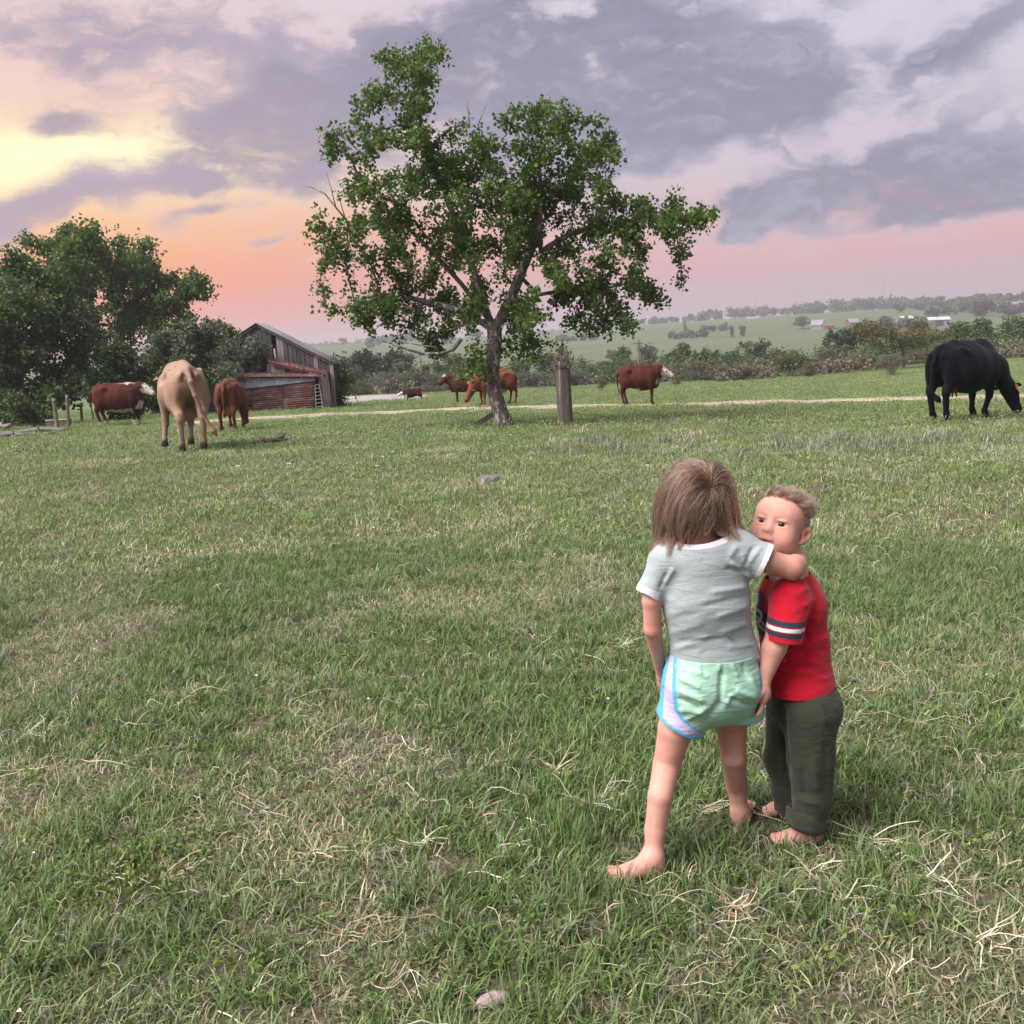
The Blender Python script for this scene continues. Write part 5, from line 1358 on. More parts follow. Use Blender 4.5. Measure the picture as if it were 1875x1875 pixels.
    # white faced steer standing right of the post
    g = ground_at(1172, 742); hp = hip_h(g, 1160, 671)
    def steer(V, N, h):
        c = hereford(True, False, False, False)(V, N, h); n_ = wav(V, 16, 9)
        return smoothmix(c, WHT, np.maximum(np.clip((.59+.03*n_-V[:, 2])*30, 0, 1)*(V[:, 0] < 0)*(V[:, 0] > -.4)*(V[:, 2] > .48), np.exp(-(((V[:, 0]-.72)/.07)**2+((V[:, 2]-.78)/.09)**2))*(np.abs(V[:, 1]) < .2)))
    cow('steer', 'young red steer with white face standing beside the track', 'steer', g, hp*.985, R(-8), steer, [(.82, 0, 1.12), (.95, 0, 1.13)], (.88, -.05, -.42), (.45, 0, .9), hind=((.04, 0, 0), (.16, 0, 0)), front=((.0, 0, 0, 0), (.02, .02, 0, 0)), xs=.80, deep=.03, lw=1.15, belly=.95, cell=.022, brisket=.9, young=.3, tail=((-.95, 0, 1.05), (-.95, .02, .8), (-.9, .03, .55)))
    # black cow grazing at the right edge
    g = ground_at(1718, 772); hp = hip_h(g, 1735, 628)
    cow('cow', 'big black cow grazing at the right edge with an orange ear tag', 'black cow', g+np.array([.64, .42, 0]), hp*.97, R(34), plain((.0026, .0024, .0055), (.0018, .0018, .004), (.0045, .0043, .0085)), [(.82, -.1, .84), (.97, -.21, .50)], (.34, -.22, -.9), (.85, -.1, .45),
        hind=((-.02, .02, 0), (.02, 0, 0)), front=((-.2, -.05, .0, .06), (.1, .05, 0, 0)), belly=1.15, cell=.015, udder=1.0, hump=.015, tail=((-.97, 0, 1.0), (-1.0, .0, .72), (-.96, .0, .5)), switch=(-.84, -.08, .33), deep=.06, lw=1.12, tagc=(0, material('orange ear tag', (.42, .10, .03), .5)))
    # calf
    g = ground_at(757, 741); hp = hip_h(g, 757, 717)
    def calf(V, N, h):
        c = smoothmix(DBROWN, (.035, .012, .01), .5+.5*wav(V, 4, 12)); q = V-h['pl']; al = q@h['d']
        w = np.where((al > -.02) & (np.linalg.norm(q-al[:, None]*h['d'], axis=1) < .22) & (V[:, 0] > .6), 1, 0)
        w = np.maximum(w, np.clip((.52-V[:, 2])*12, 0, 1)*(V[:, 0] < -.3)); w = np.maximum(w, np.clip((.36-V[:, 2])*12, 0, 1)); w = np.maximum(w, (V[:, 0] > .55)*np.clip((.85-V[:, 2])*12, 0, 1)*(V[:, 2] > .5)); w = np.maximum(w, np.exp(-((V[:, 0]+.86)/.1)**2-((V[:, 2]-.95)/.12)**2))
        return smoothmix(c, (.46, .43, .41), w)
    EXCL.append((g[0], g[1]-.5, .9))
    cow('calf', 'small dark calf with white face and white legs', 'calf', g+np.array([0, 0, .04]), hp*1.12, R(190), calf, [(.78, 0, 1.04), (.92, 0, .98)], (.9, .1, -.4), (.4, 0, .9), belly=.72, cell=.034, young=.6, hs=1.1, brisket=.8, tail=((-.93, 0, 1.0), (-.94, 0, .8), (-.92, 0, .62)))
build_cattle()
# ------------------------------------------------------------------ the two children
def skin_mat():
    m_ = bpy.data.materials.new('child skin'); m_.use_nodes = True
    t = NT(m_.node_tree); b = t.n['Principled BSDF']
    c = t.new('ShaderNodeAttribute', attribute_name='tint').outputs['Color']
    vec = t.new('ShaderNodeTexCoord').outputs['Object']
    f = t.mapr(t.noise(vec, 34, 6, .7), .3, .7, .90, 1.08)
    g = t.new('ShaderNodeCombineColor'); t.l.new(f, g.inputs[0]); t.l.new(t.m('MULTIPLY_ADD', f, 1.4, -.4), g.inputs[1]); t.l.new(t.m('MULTIPLY_ADD', f, 1.4, -.4), g.inputs[2])
    t.l.new(t.mix(1.0, c, g.outputs[0], 'MULTIPLY'), b.inputs['Base Color'])
    b.inputs['Roughness'].default_value = .58; b.inputs['Specular IOR Level'].default_value = .25
    b.inputs['Subsurface Weight'].default_value = .18; b.inputs['Subsurface Radius'].default_value = (1, .35, .2); b.inputs['Subsurface Scale'].default_value = .006
    bp = t.new('ShaderNodeBump'); bp.inputs['Distance'].default_value = 1.0; t.l.new(t.m('MULTIPLY', t.noise(vec, 420, 3, .6), .0005), bp.inputs['Height']); t.l.new(bp.outputs[0], b.inputs['Normal'])
    return m_
SKIN = skin_mat()
def cloth(name, fine=900, st=.0006, wr=.0022, rough=.9, sheen=.15, col=None):
    m_ = bpy.data.materials.new(name); m_.use_nodes = True
    t = NT(m_.node_tree); b = t.n['Principled BSDF']
    if col: c = t.new('ShaderNodeRGB').outputs[0]; c.default_value = (*col, 1)
    else: c = t.new('ShaderNodeAttribute', attribute_name='tint').outputs['Color']
    vec = t.new('ShaderNodeTexCoord').outputs['Object']
    f = t.mapr(t.noise(vec, 180, 3, .7), .3, .7, .93, 1.07); g = t.new('ShaderNodeCombineColor'); [t.l.new(f, g.inputs[i]) for i in range(3)]
    t.l.new(t.mix(1.0, c, g.outputs[0], 'MULTIPLY'), b.inputs['Base Color'])
    b.inputs['Roughness'].default_value = rough; b.inputs['Specular IOR Level'].default_value = .2; b.inputs['Sheen Weight'].default_value = sheen
    mp = t.new('ShaderNodeMapping'); t.l.new(vec, mp.inputs[0]); mp.inputs['Rotation'].default_value = (0, R(35), 0); mp.inputs['Scale'].default_value = (1, 1, 2.6)
    h = t.m('ADD', t.m('MULTIPLY', t.noise(mp.outputs[0], 16, 3, .5, .6), wr*2), t.m('MULTIPLY', t.noise(vec, fine, 2, .5), st))
    bp = t.new('ShaderNodeBump'); bp.inputs['Distance'].default_value = 1.0; t.l.new(h, bp.inputs['Height']); t.l.new(bp.outputs[0], b.inputs['Normal'])
    return m_
JERSEY = cloth('soft cotton jersey'); SATIN = cloth('thin running short fabric', 500, .0003, .003, .6, .05); FLEECE = cloth('brushed fleece', 260, .0016, .004, .97, .12); REDJ = cloth('red cotton jersey', 700, .0006, .0025)
TRIM = cloth('white ribbed trim', 700, .0004, .001, col=(.54, .51, .58)); SEAM = cloth('seam shade', 700, .0004, .001, col=(.25, .28, .27)); NAVY = cloth('navy stripe', 700, .0004, .001, col=(.022, .025, .045)); WHITEC = cloth('white stripe', 700, .0004, .001, col=(.60, .56, .60)); REDSEAM = cloth('red seam', 700, .0004, .001, col=(.27, .003, .014))
def folds(V, N, specs):
    """push soft ridges and valleys along lines given in photo pixels: (u0, v0, u1, v1, width px, height m)"""
    u, v = proj(V); view = V-EYE; view /= np.linalg.norm(view, axis=1)[:, None]
    front = np.clip(-(N*view).sum(1)*3, 0, 1); d = np.zeros(len(V))
    for (a, b, c, e, w, h) in specs:
        q, t = seg_dist2(u, v, (a, b), (c, e)); d += h*np.exp(-(q/w)**2)*np.clip(np.minimum(t, 1-t)*6+.25, 0, 1)
    return V+N*(d*front)[:, None]
def eyeball(center, fwd, r, parent, iris=(.028, .017, .011)):
    bm = bmesh.new(); bmesh.ops.create_uvsphere(bm, u_segments=28, v_segments=20, radius=r); bm.normal_update()
    me = bpy.data.meshes.new('eye'); V = np.array([v.co[:] for v in bm.verts]); bm.to_mesh(me); bm.free(); me.shade_smooth()
    a = me.color_attributes.new('tint', 'FLOAT_COLOR', 'POINT'); z = V[:, 2]/r
    c = np.tile((.24, .195, .185), (len(V), 1)); c[z > .60] = iris; c[z > .84] = (.006, .006, .006)
    a.data.foreach_set('color', np.c_[c, np.ones(len(c))].astype(np.float32).ravel()); me.materials.append(EYEW)
    o = bpy.data.objects.new('eye', me); C.objects.link(o); o.parent = parent; o.location = center
    o.rotation_euler = Vector(fwd).to_track_quat('Z', 'Y').to_euler(); return o
EYEW = material('moist eye', (.6, .6, .6), .35, attr=True, spec=.3)
def toes(p, base, dirn, side, up, n=5, r0=.0088, L0=.020, spread=.0125):
    """five unequal toes along the front of a foot; side points from little toe to big toe"""
    for k in range(n):
        f = k/(n-1); off = (f-.5)*spread*(n-1)
        a = base+side*off+dirn*(.004*math.sin(f*3.1)); L_ = L0*(.62+.38*f); r = r0*(.68+.42*f**2)
        p.append(cone(a-dirn*.008, a+dirn*L_, r*.95, r, .006)); p.append(ell(a+dirn*L_, (r,)*3, .004))
def hand(p, wrist, dirn, palm_n, s=1.0, curl=.5, thumb=1):
    """palm, four unequal bent fingers and a thumb leaving the side of the palm; palm_n: the way the palm faces"""
    d = dirn/np.linalg.norm(dirn); n = palm_n-d*(palm_n@d); n /= np.linalg.norm(n); sd = np.cross(d, n)*thumb
    pc = wrist+d*.026*s
    p.append(cone(wrist, wrist+d*.012*s, .0155*s, .017*s, .012)); p.append(ell(pc, (.021*s,)*3, .012, None)); 
    for k in (-1, 0, 1): p.append(cone(wrist+d*.012*s+sd*k*.007*s, wrist+d*.042*s+sd*k*.0125*s, .0105*s, .0095*s, .01))
    for k, L_ in zip((-1.5, -.5, .5, 1.5), (.030, .038, .041, .037)):
        a = wrist+d*.046*s+sd*k*.0088*s; dd = d*math.cos(curl*.5)+n*math.sin(curl*.5)+sd*k*.05; b = a+dd*L_*.5*s
        d2 = d*math.cos(curl*1.3)+n*math.sin(curl*1.3); c = b+d2*L_*.32*s; d3 = d*math.cos(curl*2)+n*math.sin(curl*2); e = c+d3*L_*.26*s
        for q, w, r1, r2 in ((a, b, .0066, .006), (b, c, .006, .0056), (c, e, .0056, .0048)): p.append(cone(q, w, r1*s, r2*s, .003))
    a = wrist+d*.014*s+sd*.016*s; b = a+(d*.55+sd*.75+n*.3)*.022*s; c = b+(d*.85+sd*.3+n*.4)*.018*s
    p.append(cone(a, b, .0088*s, .0072*s, .006)); p.append(cone(b, c, .0072*s, .0056*s, .003))
SK = (.48, .25, .198); SKP = (.49, .215, .17)
YV = (0, 1, 0)
GL = G(1203, 1604); GR = G(1352, 1512)
YG = .5*(GL[1]+GR[1])+.0
def W(rp, Y): return rp*Y/F
def girl():
    Yh = YG-.02; Ys = Yh-.015; Yd = Yh+.02
    J = lambda u, v, Y=Yh: P(u, v, Y)
    p = []
    c = lambda a, b, ra, rb, k=.03, sq=None: p.append(cone(J(*a), J(*b), W(ra, a[2] if len(a) > 2 else Yh), W(rb, b[2] if len(b) > 2 else Yh), k, sq))
    # trunk, neck, head
    c((1310, 1250), (1299, 1150), 66, 58, .05, (YV, .7)); c((1299, 1150), (1288, 1045, Ys), 58, 62, .05, (YV, .66)); c((1232, 1028, Ys), (1350, 1012, Ys), 24, 25, .04)
    c((1278, 1000, Ys), (1277, 945, Yd), 24, 24, .03)
    hc = J(1276, 908, Yd)
    p += [ell(hc, (.070, .082, .084), .03), ell(hc+np.array([0, .045, -.045]), (.05, .045, .055), .03), ell(hc+np.array([0, .088, -.03]), (.010, .012, .012), .012)]
    for s in (-1, 1): p.append(ell(hc+np.array([s*.072, .01, -.02]), (.008, .018, .026), .008))
    # left arm, hanging with the hand on the front of the thigh
    c((1212, 1040, Ys), (1194, 1100, Ys-.01), 23, 18.5, .012); c((1194, 1100, Ys-.01), (1195, 1152, Ys), 18.5, 16.5, .008); c((1195, 1152, Ys), (1212, 1236, Ys+.09), 16.5, 10.5, .008)
    hand(p, J(1213, 1240, Ys+.095), J(1232, 1285, Ys+.14)-J(1213, 1240, Ys+.095), J(1260, 1260, Ys+.02)-J(1213, 1240, Ys+.095), 1.0, .5, -1)
    # right arm round the boy's neck
    c((1360, 1012, Ys), (1408, 1028, Ys-.02), 26, 22, .012); c((1408, 1028, Ys-.02), (1449, 1040, Ys-.01), 22, 21.5, .006); c((1449, 1040, Ys-.01), (1456, 1036, Ys+.01), 21.5, 20, .014)
    c((1456, 1036, Ys+.02), (1462, 1026, Ys+.10), 20, 17, .016); c((1462, 1026, Ys+.10), (1468, 1028, Ys+.20), 17, 13, .006)
    hand(p, J(1467, 1028, Ys+.205), J(1425, 1045, Ys+.25)-J(1467, 1028, Ys+.205), J(1430, 1050, Ys+.1)-J(1467, 1028, Ys+.205), 1.0, .5, 1)
    # left leg, planted and turned out
    Yl = GL[1]
    y1, y2 = Yl+.03, Yl+.008
    c((1262, 1262, Yh), (1237, 1335, Yh-.01), 46, 34, .02); c((1237, 1335, Yh-.01), (1221, 1400, Yh+.0), 33, 26.5, .006); c((1221, 1400, Yh), (1209, 1458, y1+.01), 26.5, 24, .006); c((1209, 1458, y1+.01), (1200, 1520, y1), 24, 21, .006); c((1200, 1520, y1), (1196, 1572, y2), 21, 16, .006)
    zf = lambda q: np.array([q[0], q[1], max(q[2], gz(q[0], q[1])+.012)])
    heel = J(1199, 1594, y2); heel[2] = gz(heel[0], heel[1])+.022
    p.append(cone(J(1196, 1570, y2), heel, .026, .022, .02)); ball = J(1140, 1586, y2-.02); ball[2] = gz(ball[0], ball[1])+.018
    p.append(cone(J(1193, 1574, y2), ball, .024, .016, .025)); p.append(cone(heel, ball+np.array([0, -.012, -.002]), .021, .013, .02)); p.append(cone(heel, ball+np.array([0, .014, 0]), .018, .014, .02))
    dt = np.array([-1, .05, .05]); dt /= np.linalg.norm(dt)
    toes(p, ball+dt*.012, dt, np.array([.05, 1, 0]), np.array([0, 0, 1]), spread=.0108)
    EXCL.extend([(heel[0], heel[1]+.008, .026), ((heel[0]+ball[0])/2, ball[1]+.008, .024), (ball[0]-.02, ball[1]+.008, .022)])
    # right leg, stepping forward with a bent knee
    Yr = GR[1]
    c((1345, 1262, Yh), (1339, 1325, Yh+.07), 46, 30, .02); c((1339, 1325, Yh+.07), (1343, 1385, Yh+.075), 29, 24.5, .008); c((1343, 1385, Yh+.075), (1349, 1440, Yr-.0), 24.5, 20.5, .006); c((1349, 1440, Yr), (1355, 1486, Yr), 20.5, 14, .006)
    h2 = J(1357, 1502, Yr); h2[2] = gz(h2[0], h2[1])+.022; b2 = h2+np.array([.035, .085, -.004])
    p.append(cone(J(1355, 1484, Yr), h2, .023, .021, .02)); p.append(cone(J(1356, 1490, Yr+.005), b2, .023, .016, .025)); p.append(cone(h2, b2, .019, .014, .02))
    dt = b2-h2; dt[2] = 0; dt /= np.linalg.norm(dt); toes(p, b2+dt*.01, dt, np.array([-dt[1], dt[0], 0]), np.array([0, 0, 1]), spread=.0108)
    EXCL.extend([(h2[0], h2[1], .03), (b2[0], b2[1], .03)])
    V, Fq = skin(p, .0029); V = relax(V, Fq, 4, .5); N = vnormals(V, Fq)
    tn = np.tile(SK, (len(V), 1)).astype(float)
    u, v = proj(V)
    for (cu, cv, r) in [(1195, 1155, 26), (1455, 1045, 24), (1222, 1405, 26), (1342, 1335, 28)]: tn = smoothmix(tn, SKP, np.exp(-((u-cu)**2+(v-cv)**2)/r**2)*.8)
    tn = smoothmix(tn, SKP, np.clip((v-1560)/40, 0, 1)*.6)
    hd = np.linalg.norm((V-hc)/np.array([.075, .088, .09]), axis=1); tn = smoothmix(tn, (.075, .04, .026), ((hd < 1.12) & (V[:, 1] < hc[1]+.05) & (V[:, 2] > hc[2]-.055)).astype(float))
    base = np.array([GL[0]+.08, YG, gz(GL[0]+.08, YG)])
    root = empty('person', base, 0, 'girl in grey green tee and mint shorts, back turned, arm round the boy', 'person')
    V2 = V-base; obj('body', V2, Fq, SKIN, root, smooth=True, tint=tn)
    # ---- tee
    q = []
    k = lambda a, b, ra, rb, kk=.03, sq=None: q.append(cone(J(*a), J(*b), W(ra, a[2] if len(a) > 2 else Yh), W(rb, b[2] if len(b) > 2 else Yh), kk, sq))
    S7 = (YV, .72)
    k((1288, 1036, Ys), (1293, 1100, Ys), 78, 78, .03, S7); k((1293, 1100, Ys), (1299, 1150), 78, 74, .03, S7); k((1299, 1150), (1311, 1212), 74, 80, .03, S7); k((1311, 1212), (1312, 1240), 80, 82, .03, S7)
    k((1228, 1018, Ys), (1350, 1004, Ys), 31, 33, .04); k((1276, 1002, Ys), (1277, 980, Ys+.01), 34, 28, .035)
    k((1216, 1030, Ys), (1190, 1082, Ys-.008), 30, 22.5, .03); k((1190, 1082, Ys-.008), (1184, 1105, Ys-.01), 22.5, 23, .02)
    k((1352, 1010, Ys), (1402, 1029, Ys-.02), 34, 32, .03); k((1402, 1029, Ys-.02), (1425, 1041, Ys-.02), 32, 32, .02)
    V, Fq = skin(q, .0030); V = relax(V, Fq, 2, .5); N = vnormals(V, Fq)
    V = folds(V, N, [(1378, 1062, 1335, 1028, 5, .007), (1372, 1048, 1330, 1040, 5, -.006), (1368, 1075, 1300, 1085, 6, .0045), (1370, 1092, 1290, 1108, 6, -.0035), (1372, 1110, 1310, 1130, 6, .004), (1225, 1160, 1290, 1140, 7, .003), (1232, 1190, 1300, 1165, 6, .0035), (1240, 1175, 1330, 1170, 5, -.003), (1370, 1140, 1320, 1160, 6, .0035), (1385, 1180, 1330, 1186, 5, .003), (1215, 1070, 1235, 1040, 5, .005), (1208, 1078, 1222, 1048, 4, -.005), (1395, 1000, 1372, 1030, 5, .004), (1380, 1000, 1362, 1040, 4, -.004), (1350, 1000, 1335, 1020, 6, .004), (1240, 1110, 1330, 1095, 8, .002), (1236, 1130, 1280, 1125, 6, -.002), (1358, 1012, 1374, 1050, 4, .0035)])
    def planeinfo(a, b, Y): pass
    hemN = np.array([J(1310, 1198)-J(1310, 1150)])[0]; hemN /= np.linalg.norm(hemN); up = -hemN
    acr = J(1390, 1192)-J(1230, 1205); hemN = np.cross(acr, np.array([0, 1, .12])); hemN /= np.linalg.norm(hemN); hemN = hemN*(1 if hemN[2] < 0 else -1)
    hemP = J(1310, 1199)
    sl = J(1184, 1105, Ys-.01)-J(1212, 1035, Ys); sl /= np.linalg.norm(sl); slP = J(1189, 1085, Ys-.008)
    sr = J(1425, 1041, Ys-.02)-J(1365, 1014, Ys); sr /= np.linalg.norm(sr); srP = J(1402, 1029, Ys-.02)
    nk = np.array([-.10, -.36, 1.0]); nk /= np.linalg.norm(nk); nkP = J(1272, 981, Ys-.02)
    gt = (.285, .325, .335); wh = (.56, .53, .60)
    tn = np.tile(gt, (len(V), 1)).astype(float)
    V = V-base
    o = obj('tee_shirt', V, Fq, [JERSEY, TRIM, SEAM], root, smooth=True, tint=tn)
    cut(o, hemP-base, hemN); cut(o, slP-base, sl, slP-base, .0355, sl); cut(o, srP-base, sr, srP-base, .055, sr); cut(o, nkP-base, nk, J(1275, 975, Ys)-base, .085)
    bands(o, slP-base, sl, [(-.0125, .01, 1), (-.0138, -.0125, 2)], slP-base, .0375, sl); bands(o, srP-base, sr, [(-.014, .01, 1), (-.0153, -.014, 2)], srP-base, .056, sr); bands(o, nkP-base, nk, [(-.0095, .01, 1), (-.0108, -.0095, 2)], J(1275, 985, Ys)-base, .088)
    bands(o, hemP-base, hemN, [(-.0175, -.0163, 2)], hemP-base, .3)
    solidify(o, .0028)
    # little printed mark near the hem
    def on_surface(Vs, pts):
        uu, vv = proj(Vs+base); out = []
        for (a, b) in pts:
            d = (uu-a)**2+(vv-b)**2; near = np.where(d < 40)[0]; i = near[Vs[near, 1].argmin()] if len(near) else d.argmin(); out.append(P(a, b, Vs[i, 1]+base[1]-.0015)-base)
        return out
    m = MB(); m.tube(on_surface(V, [(1331, 1163), (1336, 1160), (1342, 1163), (1338, 1167), (1333, 1166), (1338, 1171), (1343, 1168)]), .0011, 4); m.obj('printed_mark', material('faded print', (.14, .16, .16), .95), root)
    # ---- running shorts
    q = []
    S8 = (YV, .86)
    k((1308, 1185), (1304, 1250), 79, 86, .03, S8); k((1272, 1250), (1244, 1322, Yh-.01), 60, 45, .035); k((1244, 1322, Yh-.01), (1234, 1352, Yh-.01), 45, 44, .02)
    k((1345, 1248), (1353, 1298, Yh+.03), 50, 45, .035); k((1353, 1298, Yh+.03), (1356, 1330, Yh+.05), 45, 44, .02)
    q.append(ell(J(1278, 1262, Yh-.045), (.065, .05, .055), .04)); q.append(ell(J(1342, 1256, Yh-.04), (.062, .05, .05), .04))
    V, Fq = skin(q, .0030); V = relax(V, Fq, 2, .5); N = vnormals(V, Fq)
    V = folds(V, N, [(1322, 1225, 1318, 1300, 5, -.008), (1240, 1240, 1285, 1262, 5, .005), (1238, 1262, 1290, 1285, 5, .006), (1240, 1278, 1285, 1300, 4, -.005), (1245, 1300, 1290, 1302, 5, .005), (1262, 1228, 1300, 1240, 5, .004), (1280, 1215, 1284, 1236, 4, .004), (1340, 1215, 1352, 1240, 4, .004), (1360, 1215, 1365, 1236, 4, -.004), (1255, 1318, 1296, 1296, 5, .005), (1345, 1262, 1385, 1280, 6, .007), (1335, 1278, 1375, 1295, 5, -.006), (1372, 1240, 1392, 1280, 6, .007), (1330, 1290, 1342, 1270, 5, .005), (1300, 1310, 1318, 1285, 6, -.006), (1236, 1215, 1240, 1232, 3, .003), (1250, 1215, 1252, 1230, 3, .003), (1318, 1214, 1318, 1230, 3, .003)])
    hl = np.cross(J(1281, 1342, Yh-.01)-J(1208, 1306, Yh-.01), np.array([.12, 1, .1])); hl /= np.linalg.norm(hl); hl *= (1 if hl[2] < 0 else -1); hlP = J(1246, 1325, Yh-.01)
    hr = np.cross(J(1396, 1302, Yh+.03)-J(1310, 1299, Yh+.03), np.array([0, 1, .25])); hr /= np.linalg.norm(hr); hr *= (1 if hr[2] < 0 else -1); hrP = J(1353, 1301, Yh+.03)
    wP = J(1308, 1194); 
    mint = (.275, .455, .355); lav = (.39, .355, .53); blue = (.085, .32, .52)
    tn = np.tile(mint, (len(V), 1)).astype(float); u, v = proj(V)
    # side panel: lavender with a blue piped edge curving into the hem, on both outer seams
    ed = np.interp(v, [1195, 1215, 1260, 1300, 1318, 1330, 1345], [1238, 1236, 1234, 1238, 1250, 1264, 1290])
    rel = u-ed
    tn[(rel < 0)] = lav; tn[(np.abs(rel) < 3.6)] = blue
    back = np.interp(v, [1200, 1250, 1310], [1224, 1215, 1211]); tn[(u < back+2.5)] = blue
    e2 = np.interp(v, [1195, 1240, 1275, 1305], [1389, 1391, 1396, 1402]); tn[(u > e2-1) & (u < e2+3)] = blue
    sl_ = (V-hlP)@hl; near = np.linalg.norm(V-hlP, axis=1) < .11; tn[near & (sl_ > -.009) & (u < 1300)] = blue
    sr_ = (V-hrP)@hr; near = np.linalg.norm(V-hrP, axis=1) < .10; tn[near & (sr_ > -.006) & (u > 1312)] = (.16, .42, .55)
    V = V-base
    o = obj('shorts', V, Fq, SATIN, root, smooth=True, tint=tn)
    cut(o, wP-base, (0, 0, 1)); cut(o, hlP-base, hl, hlP+hl*.03-base, .125, None, lambda q: q.x+base[0] < J(1305, 1320)[0]); cut(o, hrP-base, hr, hrP+hr*.03-base, .14, None, lambda q: q.x+base[0] > J(1302, 1320)[0])
    solidify(o, .0022)
    # ---- hair
    girl_hair(root, base, hc, J, Ys, Yh)
    return root
def girl_hair(root, base, hc, J, Ys, Yh):
    r_ = np.random.default_rng(8)
    rad = np.array([.0695, .084, .087])
    whorl = J(1301, 893, hc[1]-.07)-hc; whorl /= np.linalg.norm(whorl/rad)
    sh = [cone(J(1228, 1018, Ys), J(1350, 1004, Ys), W(33, Yh), W(35, Yh), .04), cone(J(1288, 1036, Ys), J(1293, 1100, Ys), W(80, Yh), W(80, Yh), .03, (YV, .74)), cone(J(1278, 1000, Ys), J(1277, 945, hc[1]), .036, .036, .03), cone(J(1352, 1010, Ys), J(1402, 1029, Ys-.02), W(36, Yh), W(34, Yh), .03)]
    def grow(n, lay0, lay1, Lmin, Lmax, clumps, cl_amt, stray=0.0, k=24, seed=0):
        rg = np.random.default_rng(seed)
        d = rg.normal(0, 1, (n*3, 3)); d /= np.linalg.norm(d, axis=1)[:, None]
        keep = (d[:, 2] > -.35) & ~((d[:, 1] > .45) & (d[:, 2] < .45)) ; d = d[keep][:n]; n = len(d)
        lay = rg.uniform(lay0, lay1, n)
        p = hc+d*rad*1.0
        zend = hc[2]-np.interp(p[:, 0]-hc[0], [-.07, -.04, -.01, .02, .06], [.122, .104, .076, .062, .068])+rg.normal(0, .016, n); wl = np.arccos(np.clip((d*(whorl*rad/np.linalg.norm(whorl*rad))).sum(1), -1, 1))
        L = np.clip((p[:, 2]-zend)*1.12+.030+.035*(d[:, 2] > .3), .045, Lmax)*rg.uniform(.88, 1.06, n)*np.where(rg.random(n) < .12, rg.uniform(.6, 1, n), 1); ds = L/(k-1)
        # comb: away from the whorl over the skull
        w = whorl
        t = (d*rad)-w; nr = d/rad; nr /= np.linalg.norm(nr, axis=1)[:, None]
        t -= nr*(t*nr).sum(1)[:, None]; t /= np.linalg.norm(t, axis=1)[:, None]+1e-6
        # hair on the left is swept to the left, the right side falls straight
        side = np.where(p[:, 0] < hc[0]+.022, -1.0, 1.0)
        pts = [p]; dirn = t
        cid = None
        for s in range(1, k):
            rel = (p-hc)/rad; inside = np.linalg.norm(rel, axis=1)
            f = s/k
            g = np.c_[np.where(side < 0, -.52*np.clip((p[:, 0]-(hc[0]-.060))/.06, 0, 1)-.0, -.02+.40*np.clip((hc[2]-.055-p[:, 2])*22, 0, 1)), np.full(n, -.02), np.full(n, -1.0)]
            dirn = dirn*(.90)+g*(.14+.16*f)+rg.normal(0, .012+stray, (n, 3)); dirn /= np.linalg.norm(dirn, axis=1)[:, None]
            p = p+dirn*ds[:, None]
            # keep outside the skull (in layers) and the shoulders
            rel = (p-hc); q = np.linalg.norm(rel/rad, axis=1); tgt = 1.03+lay/.08*np.minimum(1, f*5)
            push = q < tgt; p = np.where(push[:, None], hc+rel*(tgt/q)[:, None], p)
            D = sdf_at(sh, p); bad = D < .004+lay*.25
            if bad.any():
                pb = p[bad]; e = 1e-3; gr = np.stack([sdf_at(sh, pb+np.eye(3)[i]*e)-D[bad] for i in range(3)], 1); gr /= np.linalg.norm(gr, axis=1)[:, None]+1e-9
                p[bad] = pb+gr*(.004+lay[bad]*.25-D[bad])[:, None]
            pts.append(p.copy()); dirn = p-pts[-2]; dirn /= np.linalg.norm(dirn, axis=1)[:, None]+1e-9
        S = np.stack(pts, 1)
        if clumps:
            cc = rg.choice(n, clumps, replace=False); dd = np.linalg.norm(d[:, None]-d[cc][None], axis=2); own = cc[dd.argmin(1)]
            f = (np.linspace(0, 1, k)**1.3*cl_amt)[None, :, None]; ph = rg.uniform(0, 6.28, n)[own]; wv = np.sin(np.linspace(0, 7, k)[None, :]+ph[:, None])*np.linspace(0, .0045, k)[None, :]
            S = S*(1-f)+S[own]*f+rg.normal(0, .0006, S.shape); S[..., 0] += wv
        return S
    S = np.concatenate([grow(5600, .000, .006, .15, .29, 105, .78, seed=1), grow(2800, .004, .009, .12, .28, 52, .74, .003, seed=2)])
    light = grow(340, .006, .014, .10, .24, 0, 0, .05, seed=3)
    hm = hair_mat('brown hair', [(0, (.020, .009, .0055)), (.45, (.052, .025, .0145)), (.8, (.13, .070, .042)), (1, (.32, .20, .125))])
    hair_obj('hair', S-base, .00055, hm, root)
    hair_obj('stray_hair', light-base, .0004, hair_mat('pale stray hair', [(0, (.14, .085, .055)), (1, (.34, .23, .15))]), root)

